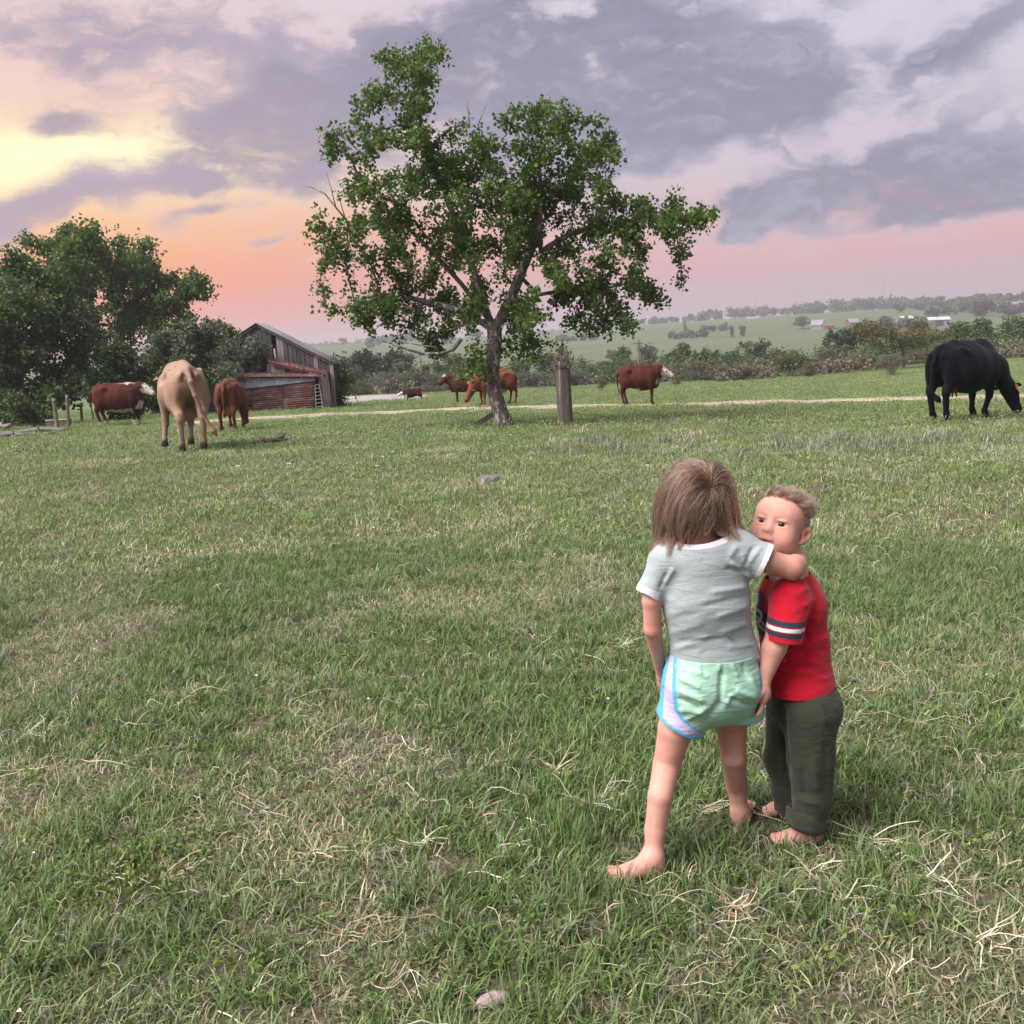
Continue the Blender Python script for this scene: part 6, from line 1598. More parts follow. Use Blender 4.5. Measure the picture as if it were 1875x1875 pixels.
def boy():
    gb = G(1465, 1545); Yb = gb[1]+.05; Yn = Yb-.055; Yf = Yb+.06
    J = lambda u, v, Y=Yb: P(u, v, Y)
    p = []
    c = lambda a, b, ra, rb, k=.03, sq=None: p.append(cone(J(*a), J(*b), W(ra, Yb), W(rb, Yb), k, sq))
    c((1464, 1262), (1455, 1180), 52, 52, .02, (YV, .8)); c((1455, 1180), (1444, 1110), 52, 46, .02, (YV, .8)); p.append(cone(J(1447, 1078, Yb-.075), J(1447, 1078, Yb+.075), .036, .036, .04))
    # head frame
    yaw, tilt, pit = R(36), R(9), R(19)
    hcn = J(1427, 965, Yb+.01)
    fwd = np.array([-math.sin(yaw)*math.cos(pit), -math.cos(yaw)*math.cos(pit), math.sin(pit)])
    up0 = np.array([math.sin(tilt), 0, math.cos(tilt)]); lf = np.cross(up0, fwd); lf /= np.linalg.norm(lf); up = np.cross(fwd, lf)
    M = np.stack([lf, fwd, up], 1)
    hs = .975
    Lc = lambda x, y, z: hcn+M@(np.array([x, y, z])*hs)
    e = lambda x, y, z, r, k=.012, sub=False: p.append(ell(Lc(x, y, z), np.array(r)*hs, k, M, sub))
    k_ = lambda a, b, ra, rb, k=.01, sub=False: p.append(cone(Lc(*a), Lc(*b), ra*hs, rb*hs, k, None, sub))
    c((1448, 1078), (1444, 1030), 30, 29, .04); p.append(cone(J(1446, 1060), Lc(0, -.02, -.05), .042, .042, .03))
    e(0, -.014, .022, (.0685, .082, .068), .03); e(0, .026, .034, (.060, .047, .052), .03); e(0, .026, -.03, (.054, .044, .056), .03); e(0, .0, -.05, (.052, .05, .036), .03)
    for s in (-1, 1): e(s*.033, .038, -.034, (.028, .026, .029), .028)
    e(0, .050, -.076, (.024, .019, .017), .02)
    for s in (-1, 1):
        e(s*.0275, .0835, .0030, (.0178, .014, .0110), .014, True)
    k_((0, .064, .004), (0, .077, -.018), .0070, .0080, .014); e(0, .0810, -.0215, (.0090, .0088, .0082), .009)
    for s in (-1, 1): e(s*.0088, .0752, -.0235, (.0062, .0072, .0056), .006)
    for s in (-1, 1): e(s*.0046, .0835, -.0298, (.0027, .0040, .0022), .002, True)
    e(0, .0715, -.040, (.017, .010, .010), .012)
    e(0, .0740, -.0465, (.0175, .0075, .0042), .005); e(0, .0725, -.0575, (.0150, .0075, .0052), .005); e(0, .083, -.0518, (.0175, .0110, .0026), .003, True)
    for s in (-1, 1):
        e(s*.0275, .0619, .0112, (.0168, .0116, .0050), .004); e(s*.0275, .0610, -.0078, (.0155, .0108, .0044), .004)
    for s in (-1, 1):
        k_((s*.067, -.012, .004), (s*.075, -.024, .012), .0066, .006, .008); k_((s*.075, -.024, .012), (s*.078, -.030, -.004), .0058, .0056, .006); k_((s*.078, -.030, -.004), (s*.071, -.018, -.028), .0056, .006, .006); k_((s*.070, -.013, -.024), (s*.067, -.006, -.032), .007, .0056, .006); e(s*.068, -.018, -.010, (.0055, .013, .018), .006); e(s*.076, -.016, -.006, (.0052, .007, .0095), .004, True)
    # left arm down, hand at her shorts
    An = Yb-.108
    c((1440, 1095, Yb-.075), (1428, 1160, An), 27, 24, .01); c((1428, 1160, An), (1417, 1187, An), 24, 22, .006); c((1417, 1187, An), (1399, 1250, An-.01), 22, 10.5, .006)
    hand(p, J(1398, 1254, An-.012), J(1397, 1300, An-.02)-J(1398, 1254, An-.012), np.array([-.9, .35, 0]), .95, .3, -1)
    # right arm, reaching forward on the far side
    c((1440, 1095, Yb+.08), (1418, 1165, Yb+.11), 26, 20, .03); c((1418, 1165, Yb+.11), (1385, 1215, Yb+.09), 19, 12, .02); hand(p, J(1383, 1218, Yb+.09), J(1360, 1245, Yb+.06)-J(1383, 1218, Yb+.09), np.array([.2, -1, -.3]), .95, .5, 1)
    # legs (inside the trousers) and feet
    c((1476, 1310, Yn+.015), (1484, 1400, Yn), 36, 30, .03); c((1484, 1400, Yn), (1482, 1505, Yn), 28, 18, .03); c((1447, 1310, Yf-.01), (1437, 1390, Yf), 33, 28, .03); c((1437, 1390, Yf), (1443, 1480, Yf), 26, 18, .03)
    def foot(an, heel, ball, side):
        p.append(cone(an, heel, .021, .020, .02)); p.append(cone(an+np.array([-.008, 0, -.006]), ball, .021, .0145, .025)); p.append(cone(heel, ball+side*.012, .019, .013, .02)); p.append(cone(heel, ball-side*.014, .018, .012, .02))
        d = ball-heel; d[2] = 0; d /= np.linalg.norm(d); toes(p, ball+d*.010, d, side, None, r0=.0082, L0=.016, spread=.0100)
        EXCL.extend([(heel[0], heel[1]+.008, .026), ((heel[0]+ball[0])/2, (heel[1]+ball[1])/2+.008, .026), (ball[0]+d[0]*.02, ball[1]+d[1]*.02+.008, .024)])
    hl = J(1492, 1528, gb[1]+.01); hl[2] = gz(hl[0], hl[1])+.021; bl = J(1435, 1532, gb[1]+.0); bl[2] = gz(bl[0], bl[1])+.017
    foot(J(1480, 1512, gb[1]+.012), hl, bl, np.array([.1, .99, 0]))
    Y2 = G(1430, 1486)[1]; h2 = J(1452, 1480, Y2); h2[2] = gz(h2[0], h2[1])+.021; b2 = J(1415, 1482, Y2-.02); b2[2] = gz(b2[0], b2[1])+.016
    foot(J(1447, 1468, Y2), h2, b2, np.array([.1, -.99, 0]))
    V, Fq = skin(p, .0023); V = relax(V, Fq, 1, .4); N = vnormals(V, Fq)
    tn = np.tile(SK, (len(V), 1)).astype(float); u, v = proj(V)
    q = ((V-hcn)@M)/hs; hd = np.linalg.norm(q, axis=1) < .13
    def blob(x, y, z, r, col, a):
        nonlocal tn; r = np.array(r); tn = smoothmix(tn, col, np.exp(-(((q-np.array([x, y, z]))/r)**2).sum(1))*a*hd)
    for s in (-1, 1): blob(s*.036, .06, -.03, (.018, .03, .016), (.60, .24, .19), .55); blob(s*.0275, .068, .0055, (.017, .02, .011), (.50, .24, .19), .55); blob(s*.027, .07, .0190, (.017, .02, .0028), (.42, .24, .18), .35); blob(s*.076, -.02, 0, (.01, .02, .025), (.58, .25, .19), .4)
    for s in (-1, 1): blob(s*.0275, .07, .0074, (.0150, .02, .0018), (.10, .05, .035), .8)
    blob(0, .078, -.0462, (.0145, .02, .0035), (.46, .16, .14), .85); blob(0, .078, -.0572, (.013, .02, .0045), (.50, .18, .155), .85); blob(0, .075, -.0518, (.015, .012, .0018), (.08, .02, .02), .95); blob(0, .085, -.024, (.012, .02, .008), (.58, .26, .21), .4)
    # scalp takes the brown of the cropped hair
    uq = (q-np.array([0, -.014, .022]))/np.array([.0685, .082, .068]); un = uq/np.linalg.norm(uq, axis=1)[:, None]
    def hairline(n):
        f = n[:, 1]; a = np.abs(n[:, 0])
        return np.interp(f, [-1, -.5, -.15, .05, .25, .45, .62, .8, 1.0], [-.62, -.55, -.42, -.34, .0, .40, .56, .60, .62])
    sc = hd & (un[:, 2] > hairline(un)) & (np.linalg.norm(uq, axis=1) > .85) & (np.abs(q[:, 0]) < .0715+.02*(q[:, 2] > .03))
    soft = np.clip((un[:, 2]-hairline(un))*9, 0, 1)*sc
    tn = smoothmix(tn, (.21, .13, .085), soft*.75)
    base = np.array([gb[0], Yb, gz(gb[0], Yb)])
    root = empty('person', base, 0, "toddler boy in red striped sleeve tee and olive trousers looking over the girl's arm", 'person')
    obj('body', V-base, Fq, SKIN, root, smooth=True, tint=tn)
    for s in (-1, 1):
        gaze = np.array([0, -1.0, .33]); gaze /= np.linalg.norm(gaze)
        eyeball(Lc(s*.0275, .0563, .0016)-base, gaze*.8+fwd*.2, .0143*hs, root)
    # ---- hair: short sides, longer ruffled top brushed up and back
    rg = np.random.default_rng(4)
    d = rg.normal(0, 1, (30000, 3)); d /= np.linalg.norm(d, axis=1)[:, None]
    d = d[d[:, 2] > hairline(d)+rg.normal(0, .035, len(d))]; d = d[~((np.abs(d[:, 0]) > .93) & (d[:, 2] < -.05) & (d[:, 1] > -.35))][:9000]; n = len(d)
    r3 = np.array([.0685, .082, .068])*hs; cen = np.array([0, -.014, .022])*hs
    fr = ell((0, .026, .03), (.058, .046, .05))
    p0 = cen+d*r3*.99
    hd_prims = [ell(np.array([0, -.014, .022])*hs, r3, .03), ell(np.array([0, .026, .03])*hs, np.array([.058, .046, .05])*hs, .03)]
    for _ in range(4):
        D = sdf_at(hd_prims, p0); p0 = p0-d*D[:, None]*.9
    top = np.clip((d[:, 2]-.30)*2.4, 0, 1)
    L = (.008+.033*top*rg.uniform(.6, 1.1, n))*(1-.25*np.clip(d[:, 1], 0, 1))
    nn = d/r3; nn /= np.linalg.norm(nn, axis=1)[:, None]
    cc = rg.choice(n, 260, replace=False); dd = ((d[:, None]-d[cc][None])**2).sum(2); clump = dd.argmin(1); jit = rg.normal(0, .36, (260, 3))[clump]
    sweep = np.where(top[:, None] > .05, np.array([.75, -.25, .25])+jit, np.array([0, -.55, -.75])+jit*.25)
    K_ = 7; S = [p0]; dirn = nn*np.where(top > .05, .9, .42)[:, None]+sweep*np.where(top > .05, .55, .8)[:, None]; dirn /= np.linalg.norm(dirn, axis=1)[:, None]
    for s in range(1, K_):
        S.append(S[-1]+dirn*(L/(K_-1))[:, None]); dirn = dirn+sweep*.16+rg.normal(0, .05, (n, 3))-np.array([0, 0, .05]); dirn /= np.linalg.norm(dirn, axis=1)[:, None]
    S = np.stack(S, 1); f = (np.linspace(0, 1, K_)*.3)[None, :, None]; tipc = S[cc][clump]
    S = S*(1-f*top[:, None, None])+(tipc)*(f*top[:, None, None])
    Sw = hcn+S@M.T
    hair_obj('hair', Sw-base, .00048, hair_mat('sandy hair', [(0, (.035, .020, .013)), (.5, (.085, .052, .033)), (.85, (.19, .125, .082)), (1, (.36, .26, .18))]), root)
    # ---- red tee
    q = []
    k = lambda a, b, ra, rb, kk=.03, sq=None: q.append(cone(J(*a), J(*b), W(ra, Yb), W(rb, Yb), kk, sq))
    S7 = (YV, .76); k((1440, 1090), (1446, 1125), 52, 62, .02, S7); k((1446, 1125), (1456, 1180), 63, 64, .01, S7); k((1456, 1180), (1463, 1250), 64, 63, .01, S7); k((1464, 1264), (1464, 1285), 63, 64, .03, (YV, 1.08))
    q.append(cone(J(1448, 1082, Yb-.078), J(1448, 1082, Yb+.078), .043, .043, .05)); q.append(cone(J(1447, 1070), J(1446, 1045), .055, .047, .03)); q.append(ell(J(1478, 1105), (.045, .08, .06), .04))
    k((1446, 1098, Yb-.08), (1438, 1150, An), 37, 33, .02); k((1438, 1150, An), (1434, 1178, An), 33, 33.5, .006)
    k((1446, 1095, Yb+.085), (1424, 1160, Yb+.11), 35, 31, .03); k((1424, 1160, Yb+.11), (1414, 1185, Yb+.115), 31, 30, .02)
    V, Fq = skin(q, .0030); V = relax(V, Fq, 2, .5); N = vnormals(V, Fq)
    V = folds(V, N, [(1470, 1185, 1515, 1165, 6, .006), (1465, 1200, 1515, 1190, 6, -.005), (1440, 1205, 1500, 1215, 6, .005), (1430, 1225, 1490, 1238, 6, .006), (1440, 1240, 1515, 1235, 5, -.004), (1460, 1225, 1515, 1245, 5, .004), (1472, 1112, 1490, 1095, 6, .005), (1476, 1125, 1500, 1140, 6, .004), (1472, 1150, 1480, 1175, 5, -.006), (1415, 1235, 1440, 1250, 5, .004), (1455, 1090, 1480, 1075, 6, .003)])
    hn = np.cross(J(1522, 1245)-J(1403, 1262), np.array([0, 1, .05])); hn /= np.linalg.norm(hn); hn *= (1 if hn[2] < 0 else -1); hP = J(1463, 1257)
    s1 = J(1433, 1195, An)-J(1446, 1105, Yb-.085); s1 = J(1433, 1200, An)-J(1444, 1110, An); s1 /= np.linalg.norm(s1); s1P = J(1434, 1171, An)
    s2 = J(1414, 1185, Yb+.115)-J(1446, 1095, Yb+.085); s2 /= np.linalg.norm(s2); s2P = J(1421, 1168, Yb+.11)
    tn = np.tile((.40, .004, .018), (len(V), 1)).astype(float); u, v = proj(V)
    # print on the chest (he faces left): silver swoosh shapes on a dark patch
    fx = u-np.interp(v, [1060, 1130, 1200], [1384, 1381, 1398]); ch = (V[:, 1] > Yb-.07) & (V[:, 1] < Yb+.07) & (u < 1425)
    tn[ch & (((u-1391)/9)**2+((v-1103)/22)**2 < 1)] = (.05, .012, .05)
    tn[ch & (((u-1392)/17)**2+((v-1140)/24)**2 < 1)] = (.022, .02, .026)
    a_ = R(48); uu = (u-1391)*math.cos(a_)+(v-1141)*math.sin(a_); vv = -(u-1391)*math.sin(a_)+(v-1141)*math.cos(a_)
    tn[ch & ((uu/26)**2+(vv/6)**2 < 1)] = (.26, .25, .27); tn[ch & ((uu/16)**2+((vv+1)/2.2)**2 < 1)] = (.04, .04, .045)
    rr = np.hypot((u-1385), (v-1128)*.8); tn[ch & (np.abs(rr-9) < 2)] = (.34, .32, .34)
    V = V-base
    o = obj('tee_shirt', V, Fq, [REDJ, NAVY, WHITEC, REDSEAM], root, smooth=True, tint=tn)
    near = lambda q: q.y+base[1] < An+.026 and (q-Vector(s1P-base)).dot(Vector(s1)) < .056
    far = lambda q: q.y+base[1] > Yb+.085
    cut(o, hP-base, hn); cut(o, s1P-base, s1, s1P-base, .062, s1, near); cut(o, s2P-base, s2, s2P-base, .062, s2, far)
    sp = [(-.0585, -.0445, 1), (-.0415, -.0315, 2), (-.0285, -.0155, 1)]
    bands(o, s1P-base, s1, sp+[(-.0032, -.0022, 3)], s1P-base, .064, s1, lambda q: q.y+base[1] < An+.022); bands(o, s2P-base, s2, sp, s2P-base, .064, s2, lambda q: q.y+base[1] > Yb+.09)
    bands(o, hP-base, hn, [(-.0135, -.0125, 3)], hP-base, .3)
    nkn = np.array([-.1, 0, 1.0]); nkn /= np.linalg.norm(nkn); cut(o, J(1446, 1052)-base, nkn, J(1446, 1040)-base, .09); solidify(o, .0028)
    # ---- olive trousers with rolled cuffs
    q = []
    k((1464, 1240), (1472, 1290), 55, 59, .02, (YV, .85)); k((1483, 1306, Yn), (1485, 1390, Yn), 49, 44, .035); k((1485, 1390, Yn), (1488, 1460, Yn), 44, 37, .01); k((1488, 1460, Yn), (1480, 1500, Yn), 37, 32, .01)
    k((1442, 1300, Yf), (1434, 1390, Yf), 42, 34, .035); k((1434, 1390, Yf), (1443, 1450, Yf), 33, 28, .03); k((1443, 1450, Yf), (1447, 1478, Yf), 28, 26, .03); q.append(ell(J(1500, 1290), (.055, .09, .06), .04))
    V, Fq = skin(q, .0032); V = relax(V, Fq, 2, .5); N = vnormals(V, Fq)
    V = folds(V, N, [(1432, 1280, 1436, 1340, 5, -.010), (1436, 1340, 1442, 1420, 5, -.010), (1418, 1262, 1440, 1300, 5, .006), (1405, 1290, 1425, 1330, 4, .004), (1500, 1275, 1512, 1330, 7, .005), (1490, 1380, 1496, 1450, 8, .006), (1470, 1400, 1474, 1460, 7, -.004), (1512, 1360, 1514, 1450, 6, -.004), (1455, 1462, 1500, 1474, 5, .006), (1452, 1448, 1496, 1456, 5, -.004), (1450, 1262, 1456, 1280, 4, .003), (1470, 1262, 1474, 1282, 4, .003), (1490, 1258, 1496, 1276, 4, .003), (1425, 1440, 1450, 1455, 4, .004)])
    ol = (.031, .033, .021)
    tn = np.tile(ol, (len(V), 1)).astype(float); V = V-base
    o = obj('trousers', V, Fq, FLEECE, root, smooth=True, tint=tn); cut(o, J(1464, 1246)-base, (0, 0, 1)); cut(o, J(1480, 1496, Yn)-base, (0, 0, -1), J(1480, 1520, Yn)-base, .08); cut(o, J(1447, 1474, Yf)-base, (0, 0, -1), J(1447, 1490, Yf)-base, .055); solidify(o, .003)
    for (ct, rp, h_, Yc) in (((1477, 1497), 36, 19, Yn), ((1447, 1474), 28, 14, Yf)):
        m = MB(); cc = J(ct[0], ct[1], Yc); nseg = 40
        prof = [(-.9, .98), (-1.0, 1.04), (-.5, 1.10), (.3, 1.09), (.9, 1.05), (1.05, .98), (.8, .90), (-.8, .90)]
        Vc, Fc = [], []
        for i in range(nseg):
            a = i*2*math.pi/nseg
            for (zz, rr) in prof:
                w = 1+.03*math.sin(3*a+1)+.02*math.sin(7*a)
                Vc.append((cc[0]+W(rp, Yc)*rr*w*math.cos(a), cc[1]+W(rp, Yc)*rr*w*math.sin(a)*.95, cc[2]+W(h_, Yc)*zz+.004*math.sin(2*a+.5)-.10*W(rp, Yc)*math.cos(a)))
        L_ = len(prof)
        for i in range(nseg):
            for j in range(L_): Fc.append((i*L_+j, i*L_+(j+1) % L_, ((i+1) % nseg)*L_+(j+1) % L_, ((i+1) % nseg)*L_+j))
        obj('cuff', np.array(Vc)-base, Fc, FLEECE, root, smooth=True, tint=np.tile(ol, (len(Vc), 1)))
    return root
girl(); boy()
# ------------------------------------------------------------------ hedgerow of bushes and small trees beyond the pasture
HEDGE_MATS = {
 'green': foliage_mat('hedge leaves green', (.05, .085, .028), (.07, .11, .036), (.09, .13, .045), .3, .25),
 'dark': foliage_mat('hedge leaves dark', (.026, .045, .024), (.036, .058, .028), (.05, .07, .034), .2, .25),
 'olive': foliage_mat('hedge leaves olive', (.085, .085, .032), (.115, .11, .04), (.14, .12, .045), .3, .25),
 'grey': foliage_mat('hedge leaves grey green', (.065, .08, .048), (.09, .105, .06), (.11, .12, .075), .25, .25),
 'bare': foliage_mat('budding twigs', (.10, .088, .070), (.125, .108, .085), (.13, .128, .082), .1, .25)}
PROTO = {}
def proto_tree(kind, seed, form):
    """unit tree: one metre tall, about as wide; crown of leaf clumps on a forked trunk"""
    r_ = np.random.default_rng(seed)
    lobes = []
    nl = {'round': 11, 'spread': 12, 'sparse': 8, 'bush': 12}[form]
    zc = {'round': .54, 'spread': .62, 'sparse': .6, 'bush': .42}[form]; hz = {'round': .42, 'spread': .30, 'sparse': .36, 'bush': .46}[form]
    for k in range(nl):
        a = r_.uniform(0, 6.283); q = r_.uniform(.05, .36); z = zc+hz*r_.uniform(-.75, .72)*(1-q*.7)
        lobes.append((q*math.cos(a), q*math.sin(a), max(.12, z), r_.uniform(.11, .2)))
    A = np.concatenate([in_ell(16, l[:3], (l[3],)*3, r_) for l in lobes])
    nst = 1 if form in ('round', 'spread') else 4
    limbs = []
    for s in range(nst):
        a = r_.uniform(0, 6.283); q = 0 if nst == 1 else .1
        limbs.append(([np.array([q*math.cos(a)*(.3+k*.25), q*math.sin(a)*(.3+k*.25), -.03+k*.08]) for k in range(4)], -1))
    pos, par = colonize(limbs, A, 1.5, .07, .05, seed=seed)
    rad, kids = branch_radii(pos, par, .0035, 2.3, .05)
    V, F_ = wood_mesh(pos, par, rad, kids, 6)
    root = empty('hedge_tree')
    obj('trunk', V, F_, TWIG if kind == 'bare' else BARKD, root, smooth=True)
    thin = np.where(rad < .016)[0]
    nl_ = {'round': 3600, 'spread': 3800, 'sparse': 1700, 'bush': 3800}[form]
    if kind == 'bare': nl_ = 3400
    ns = nl_//6
    sp = pos[thin[r_.integers(0, len(thin), ns)]]+r_.normal(0, .045, (ns, 3))
    lp = np.repeat(sp, 6, axis=0)+r_.normal(0, .022, (ns*6, 3))
    if kind in ('bare', 'olive'):
        V, Fq, tn = leaf_mesh(lp, .05, r_, aspect=.13, droop=-.7)
    else: V, Fq, tn = leaf_mesh(lp, .038, r_, aspect=.55)
    obj('crown', V, Fq, HEDGE_MATS[kind], root, tint=tn)
    return root
PR = {}
NAMES = {'green': 'fresh green', 'dark': 'dark evergreen', 'olive': 'olive brown', 'grey': 'grey green', 'bare': 'grey brown leafless'}
_used = set()
def hedge(u, top, base_v, w, kind, form, Y, label=None, group=None, name='hedge_tree', cat='tree', rz=None):
    key = (kind, form, int(u) % 2)
    first = key not in PR
    if first: PR[key] = proto_tree(kind, hash_seed(key), form)
    o = PR[key] if first else copy_tree(PR[key])
    x = P(u, base_v, Y)[0]; z = gz(x, Y)
    zt = P(u, top, Y)[2]; h = max(.4, zt-z); ww = w*Y/F
    o.location = (x, Y, z-.02); o.scale = (ww*1.28, ww*1.28, h*1.06); o.rotation_euler = (0, 0, rng.uniform(0, 6.28))
    o.name = name
    for k in ('label', 'category', 'group'):
        if k in o: del o[k]
    tag(o, label or f'{NAMES[kind]} bush in the hedgerow across the far side of the pasture', cat, group or f'{NAMES[kind]} bushes of the far hedgerow')
    return o
def hash_seed(key): return sum(ord(c) for c in key[0]+key[1])*3+key[2]
H = [ # u, top, base, width, kind, form, distance, label
 (685, 628, 706, 92, 'dark', 'spread', 108, 'broad dark oak with open crown standing beyond the pond'),
 (650, 660, 708, 60, 'grey', 'bush', 100), (725, 668, 708, 60, 'bare', 'bush', 98), (745, 640, 704, 84, 'grey', 'round', 116), (795, 648, 704, 66, 'grey', 'bush', 104), (772, 676, 712, 34, 'dark', 'bush', 92, 'small dark bush at the pond bank left of the horned cow'),
 (822, 640, 700, 76, 'green', 'round', 112), (850, 655, 702, 66, 'grey', 'bush', 100), (705, 680, 712, 70, 'bare', 'bush', 90), (620, 650, 712, 60, 'grey', 'round', 112), (660, 690, 716, 60, 'olive', 'bush', 88), (800, 676, 710, 60, 'bare', 'bush', 90),
 (955, 645, 694, 76, 'green', 'bush', 106), (1000, 640, 692, 66, 'grey', 'round', 108), (1038, 618, 692, 62, 'grey', 'sparse', 104, 'thin crowned tree rising behind the weathered gate post'), (930, 660, 696, 60, 'grey', 'bush', 96), (975, 672, 697, 60, 'bare', 'bush', 92),
 (1080, 648, 691, 76, 'grey', 'bush', 104), (1128, 650, 690, 66, 'green', 'bush', 102), (1045, 668, 694, 66, 'bare', 'bush', 94), (1150, 628, 688, 56, 'green', 'round', 116), (1196, 618, 684, 52, 'grey', 'sparse', 120, 'thin pale tree standing beside the wooden power pole'), (1180, 652, 688, 70, 'grey', 'bush', 100),
 (1248, 622, 680, 70, 'green', 'round', 112, 'bright green round tree beside the dark evergreens'), (1288, 628, 676, 56, 'dark', 'bush', 112), (1335, 632, 676, 76, 'dark', 'bush', 110), (1225, 655, 688, 60, 'bare', 'bush', 96), (1290, 655, 692, 80, 'bare', 'bush', 90), (1355, 656, 690, 80, 'bare', 'bush', 88),
 (1388, 618, 672, 62, 'grey', 'round', 120), (1405, 645, 688, 60, 'olive', 'bush', 96), (1450, 640, 686, 80, 'olive', 'round', 92, 'olive green tree with short trunk left of the grey brown thicket'), (1500, 625, 684, 64, 'bare', 'round', 92), (1470, 660, 688, 60, 'bare', 'bush', 86), (1430, 630, 676, 60, 'grey', 'bush', 116),
 (1548, 594, 662, 78, 'dark', 'round', 104, 'dark green tree rising above the hedge left of the big olive tree'), (1590, 640, 680, 70, 'bare', 'bush', 88), (1545, 655, 684, 70, 'bare', 'bush', 88), (1655, 582, 676, 150, 'olive', 'spread', 82, 'wide olive brown tree with a dark trunk in front of the far hedge'), (1633, 648, 684, 48, 'bare', 'sparse', 72, 'small leafless sapling standing alone in front of the hedge'),
 (1610, 610, 668, 70, 'grey', 'bush', 108), (1700, 610, 664, 90, 'grey', 'bush', 104), (1740, 582, 660, 90, 'green', 'round', 112), (1790, 576, 656, 90, 'green', 'round', 116), (1840, 572, 652, 90, 'green', 'round', 118), (1880, 585, 655, 90, 'dark', 'round', 112), (1760, 612, 662, 90, 'dark', 'bush', 100), (1815, 610, 662, 90, 'dark', 'bush', 102), (1850, 622, 666, 90, 'bare', 'bush', 92), (1800, 632, 668, 70, 'grey', 'bush', 90), (1900, 625, 664, 80, 'bare', 'bush', 92), (1720, 635, 670, 70, 'bare', 'bush', 90), (1930, 580, 655, 100, 'green', 'round', 115), (1985, 590, 655, 110, 'dark', 'round', 115), (1680, 640, 676, 60, 'bare', 'bush', 90),
 (1103, 688, 706, 24, 'bare', 'bush', 62, 'tiny leafless bush out in the pasture right of the gate post'), (1240, 684, 698, 20, 'olive', 'bush', 72, 'tiny olive bush in the grass behind the white faced steer'), (590, 655, 712, 70, 'grey', 'bush', 110), (560, 660, 712, 80, 'green', 'round', 120)]
ORD = ['leftmost', 'second from the left', 'third from the left', 'fourth from the left', 'fifth from the left', 'sixth from the left', 'seventh from the left', 'eighth from the left', 'ninth from the left', 'tenth from the left', 'eleventh from the left', 'twelfth from the left', 'thirteenth from the left', 'fourteenth from the left', 'fifteenth from the left', 'sixteenth from the left', 'seventeenth from the left', 'eighteenth from the left']
for kd in NAMES:
    plain_ = sorted([h for h in H if h[4] == kd and len(h) < 8], key=lambda h: h[0])
    for i_, h in enumerate(plain_): hedge(*h, label=f'{NAMES[kd]} bush of the far hedgerow, {ORD[i_]} of its colour')
for h in H:
    if len(h) > 7:
        o = hedge(*h[:7], label=h[7])
        del o['group']

# ------------------------------------------------------------------ trees on the far farmland and the wooded ridge
FAR = [(1470, 578, 607, 40, 'grey', 'round', 520, 'round grey green tree beside the grey roofed barn far off'), (1587, 583, 600, 14, 'dark', 'bush', 500, 'small dark tree right of the red barn far off'),
 (1796, 537, 553, 26, 'dark', 'spread', 760, 'left of two flat topped trees on the far skyline'), (1822, 537, 552, 28, 'dark', 'spread', 760, 'right of two flat topped trees on the far skyline'), (1718, 541, 560, 26, 'grey', 'round', 740, 'lone rounded tree on the skyline above the long shed'), (1761, 541, 558, 22, 'grey', 'sparse', 750, 'thin skyline tree left of the pair of flat topped trees'),
 (1800, 549, 580, 40, 'dark', 'round', 520, 'tall dark tree on the hillside right of the long shed'), (1845, 556, 585, 50, 'grey', 'round', 500, 'grey green tree on the hillside below the hilltop house'), (1340, 592, 603, 10, 'dark', 'bush', 480, 'tiny dark bush left in the far green field'), (1360, 592, 602, 14, 'dark', 'bush', 482, 'tiny dark bush right in the far green field'), (1620, 574, 592, 34, 'dark', 'bush', 470, 'dark bush left of the white farmhouse'), (1400, 559, 576, 30, 'grey', 'round', 900, 'rounded grey tree on the ridge below the thin mast'), (1255, 585, 590, 8, 'grey', 'bush', 600, 'small bush in the far field edge')]
for f in FAR:
    o = hedge(f[0], f[1], f[2], f[3], f[4], f[5], f[6], f[7], name='far_tree')
    if 'group' in o: del o['group']
def woods(name, rows, mat_, seed, label):
    r_ = np.random.default_rng(seed); pts = []; 
    for (u0, u1, Y0, Y1, n, h) in rows:
        for _ in range(n):
            u = r_.uniform(u0, u1); Y = r_.uniform(Y0, Y1); x = P(u, 600, Y)[0]; z = gz(x, Y); hh = h*r_.uniform(.6, 1.15)
            nl = 5
            for k in range(nl):
                c = np.array([x+r_.normal(0, hh*.22), Y+r_.normal(0, hh*.2), z+hh*r_.uniform(.35, .8)])
                pts.append(in_ell(26, c, (hh*.26, hh*.26, hh*.22), r_))
            pts.append(np.c_[np.full(6, x)+r_.normal(0, hh*.2, 6), np.full(6, Y), z+np.linspace(0, hh*.4, 6)])
    pts = np.concatenate(pts)
    V, Fq, tn = leaf_mesh(pts, 1.5, r_, aspect=.6, droop=0)
    o = obj(name, V, Fq, mat_, tint=tn, kind='stuff'); o['label'] = label
woods('ridge_woods', [(1275, 1700, 860, 960, 120, 9), (1100, 1300, 900, 1000, 40, 7), (1480, 1700, 800, 860, 60, 10), (1640, 1990, 640, 760, 70, 6.5), (1690, 2000, 520, 640, 50, 5.5), (540, 1100, 1200, 1350, 110, 8), (300, 700, 1350, 1500, 60, 9), (620, 880, 600, 900, 26, 7), (-100, 500, 700, 1200, 60, 9)], HEDGE_MATS['grey'], 91, 'hazy woods running along the far ridge')
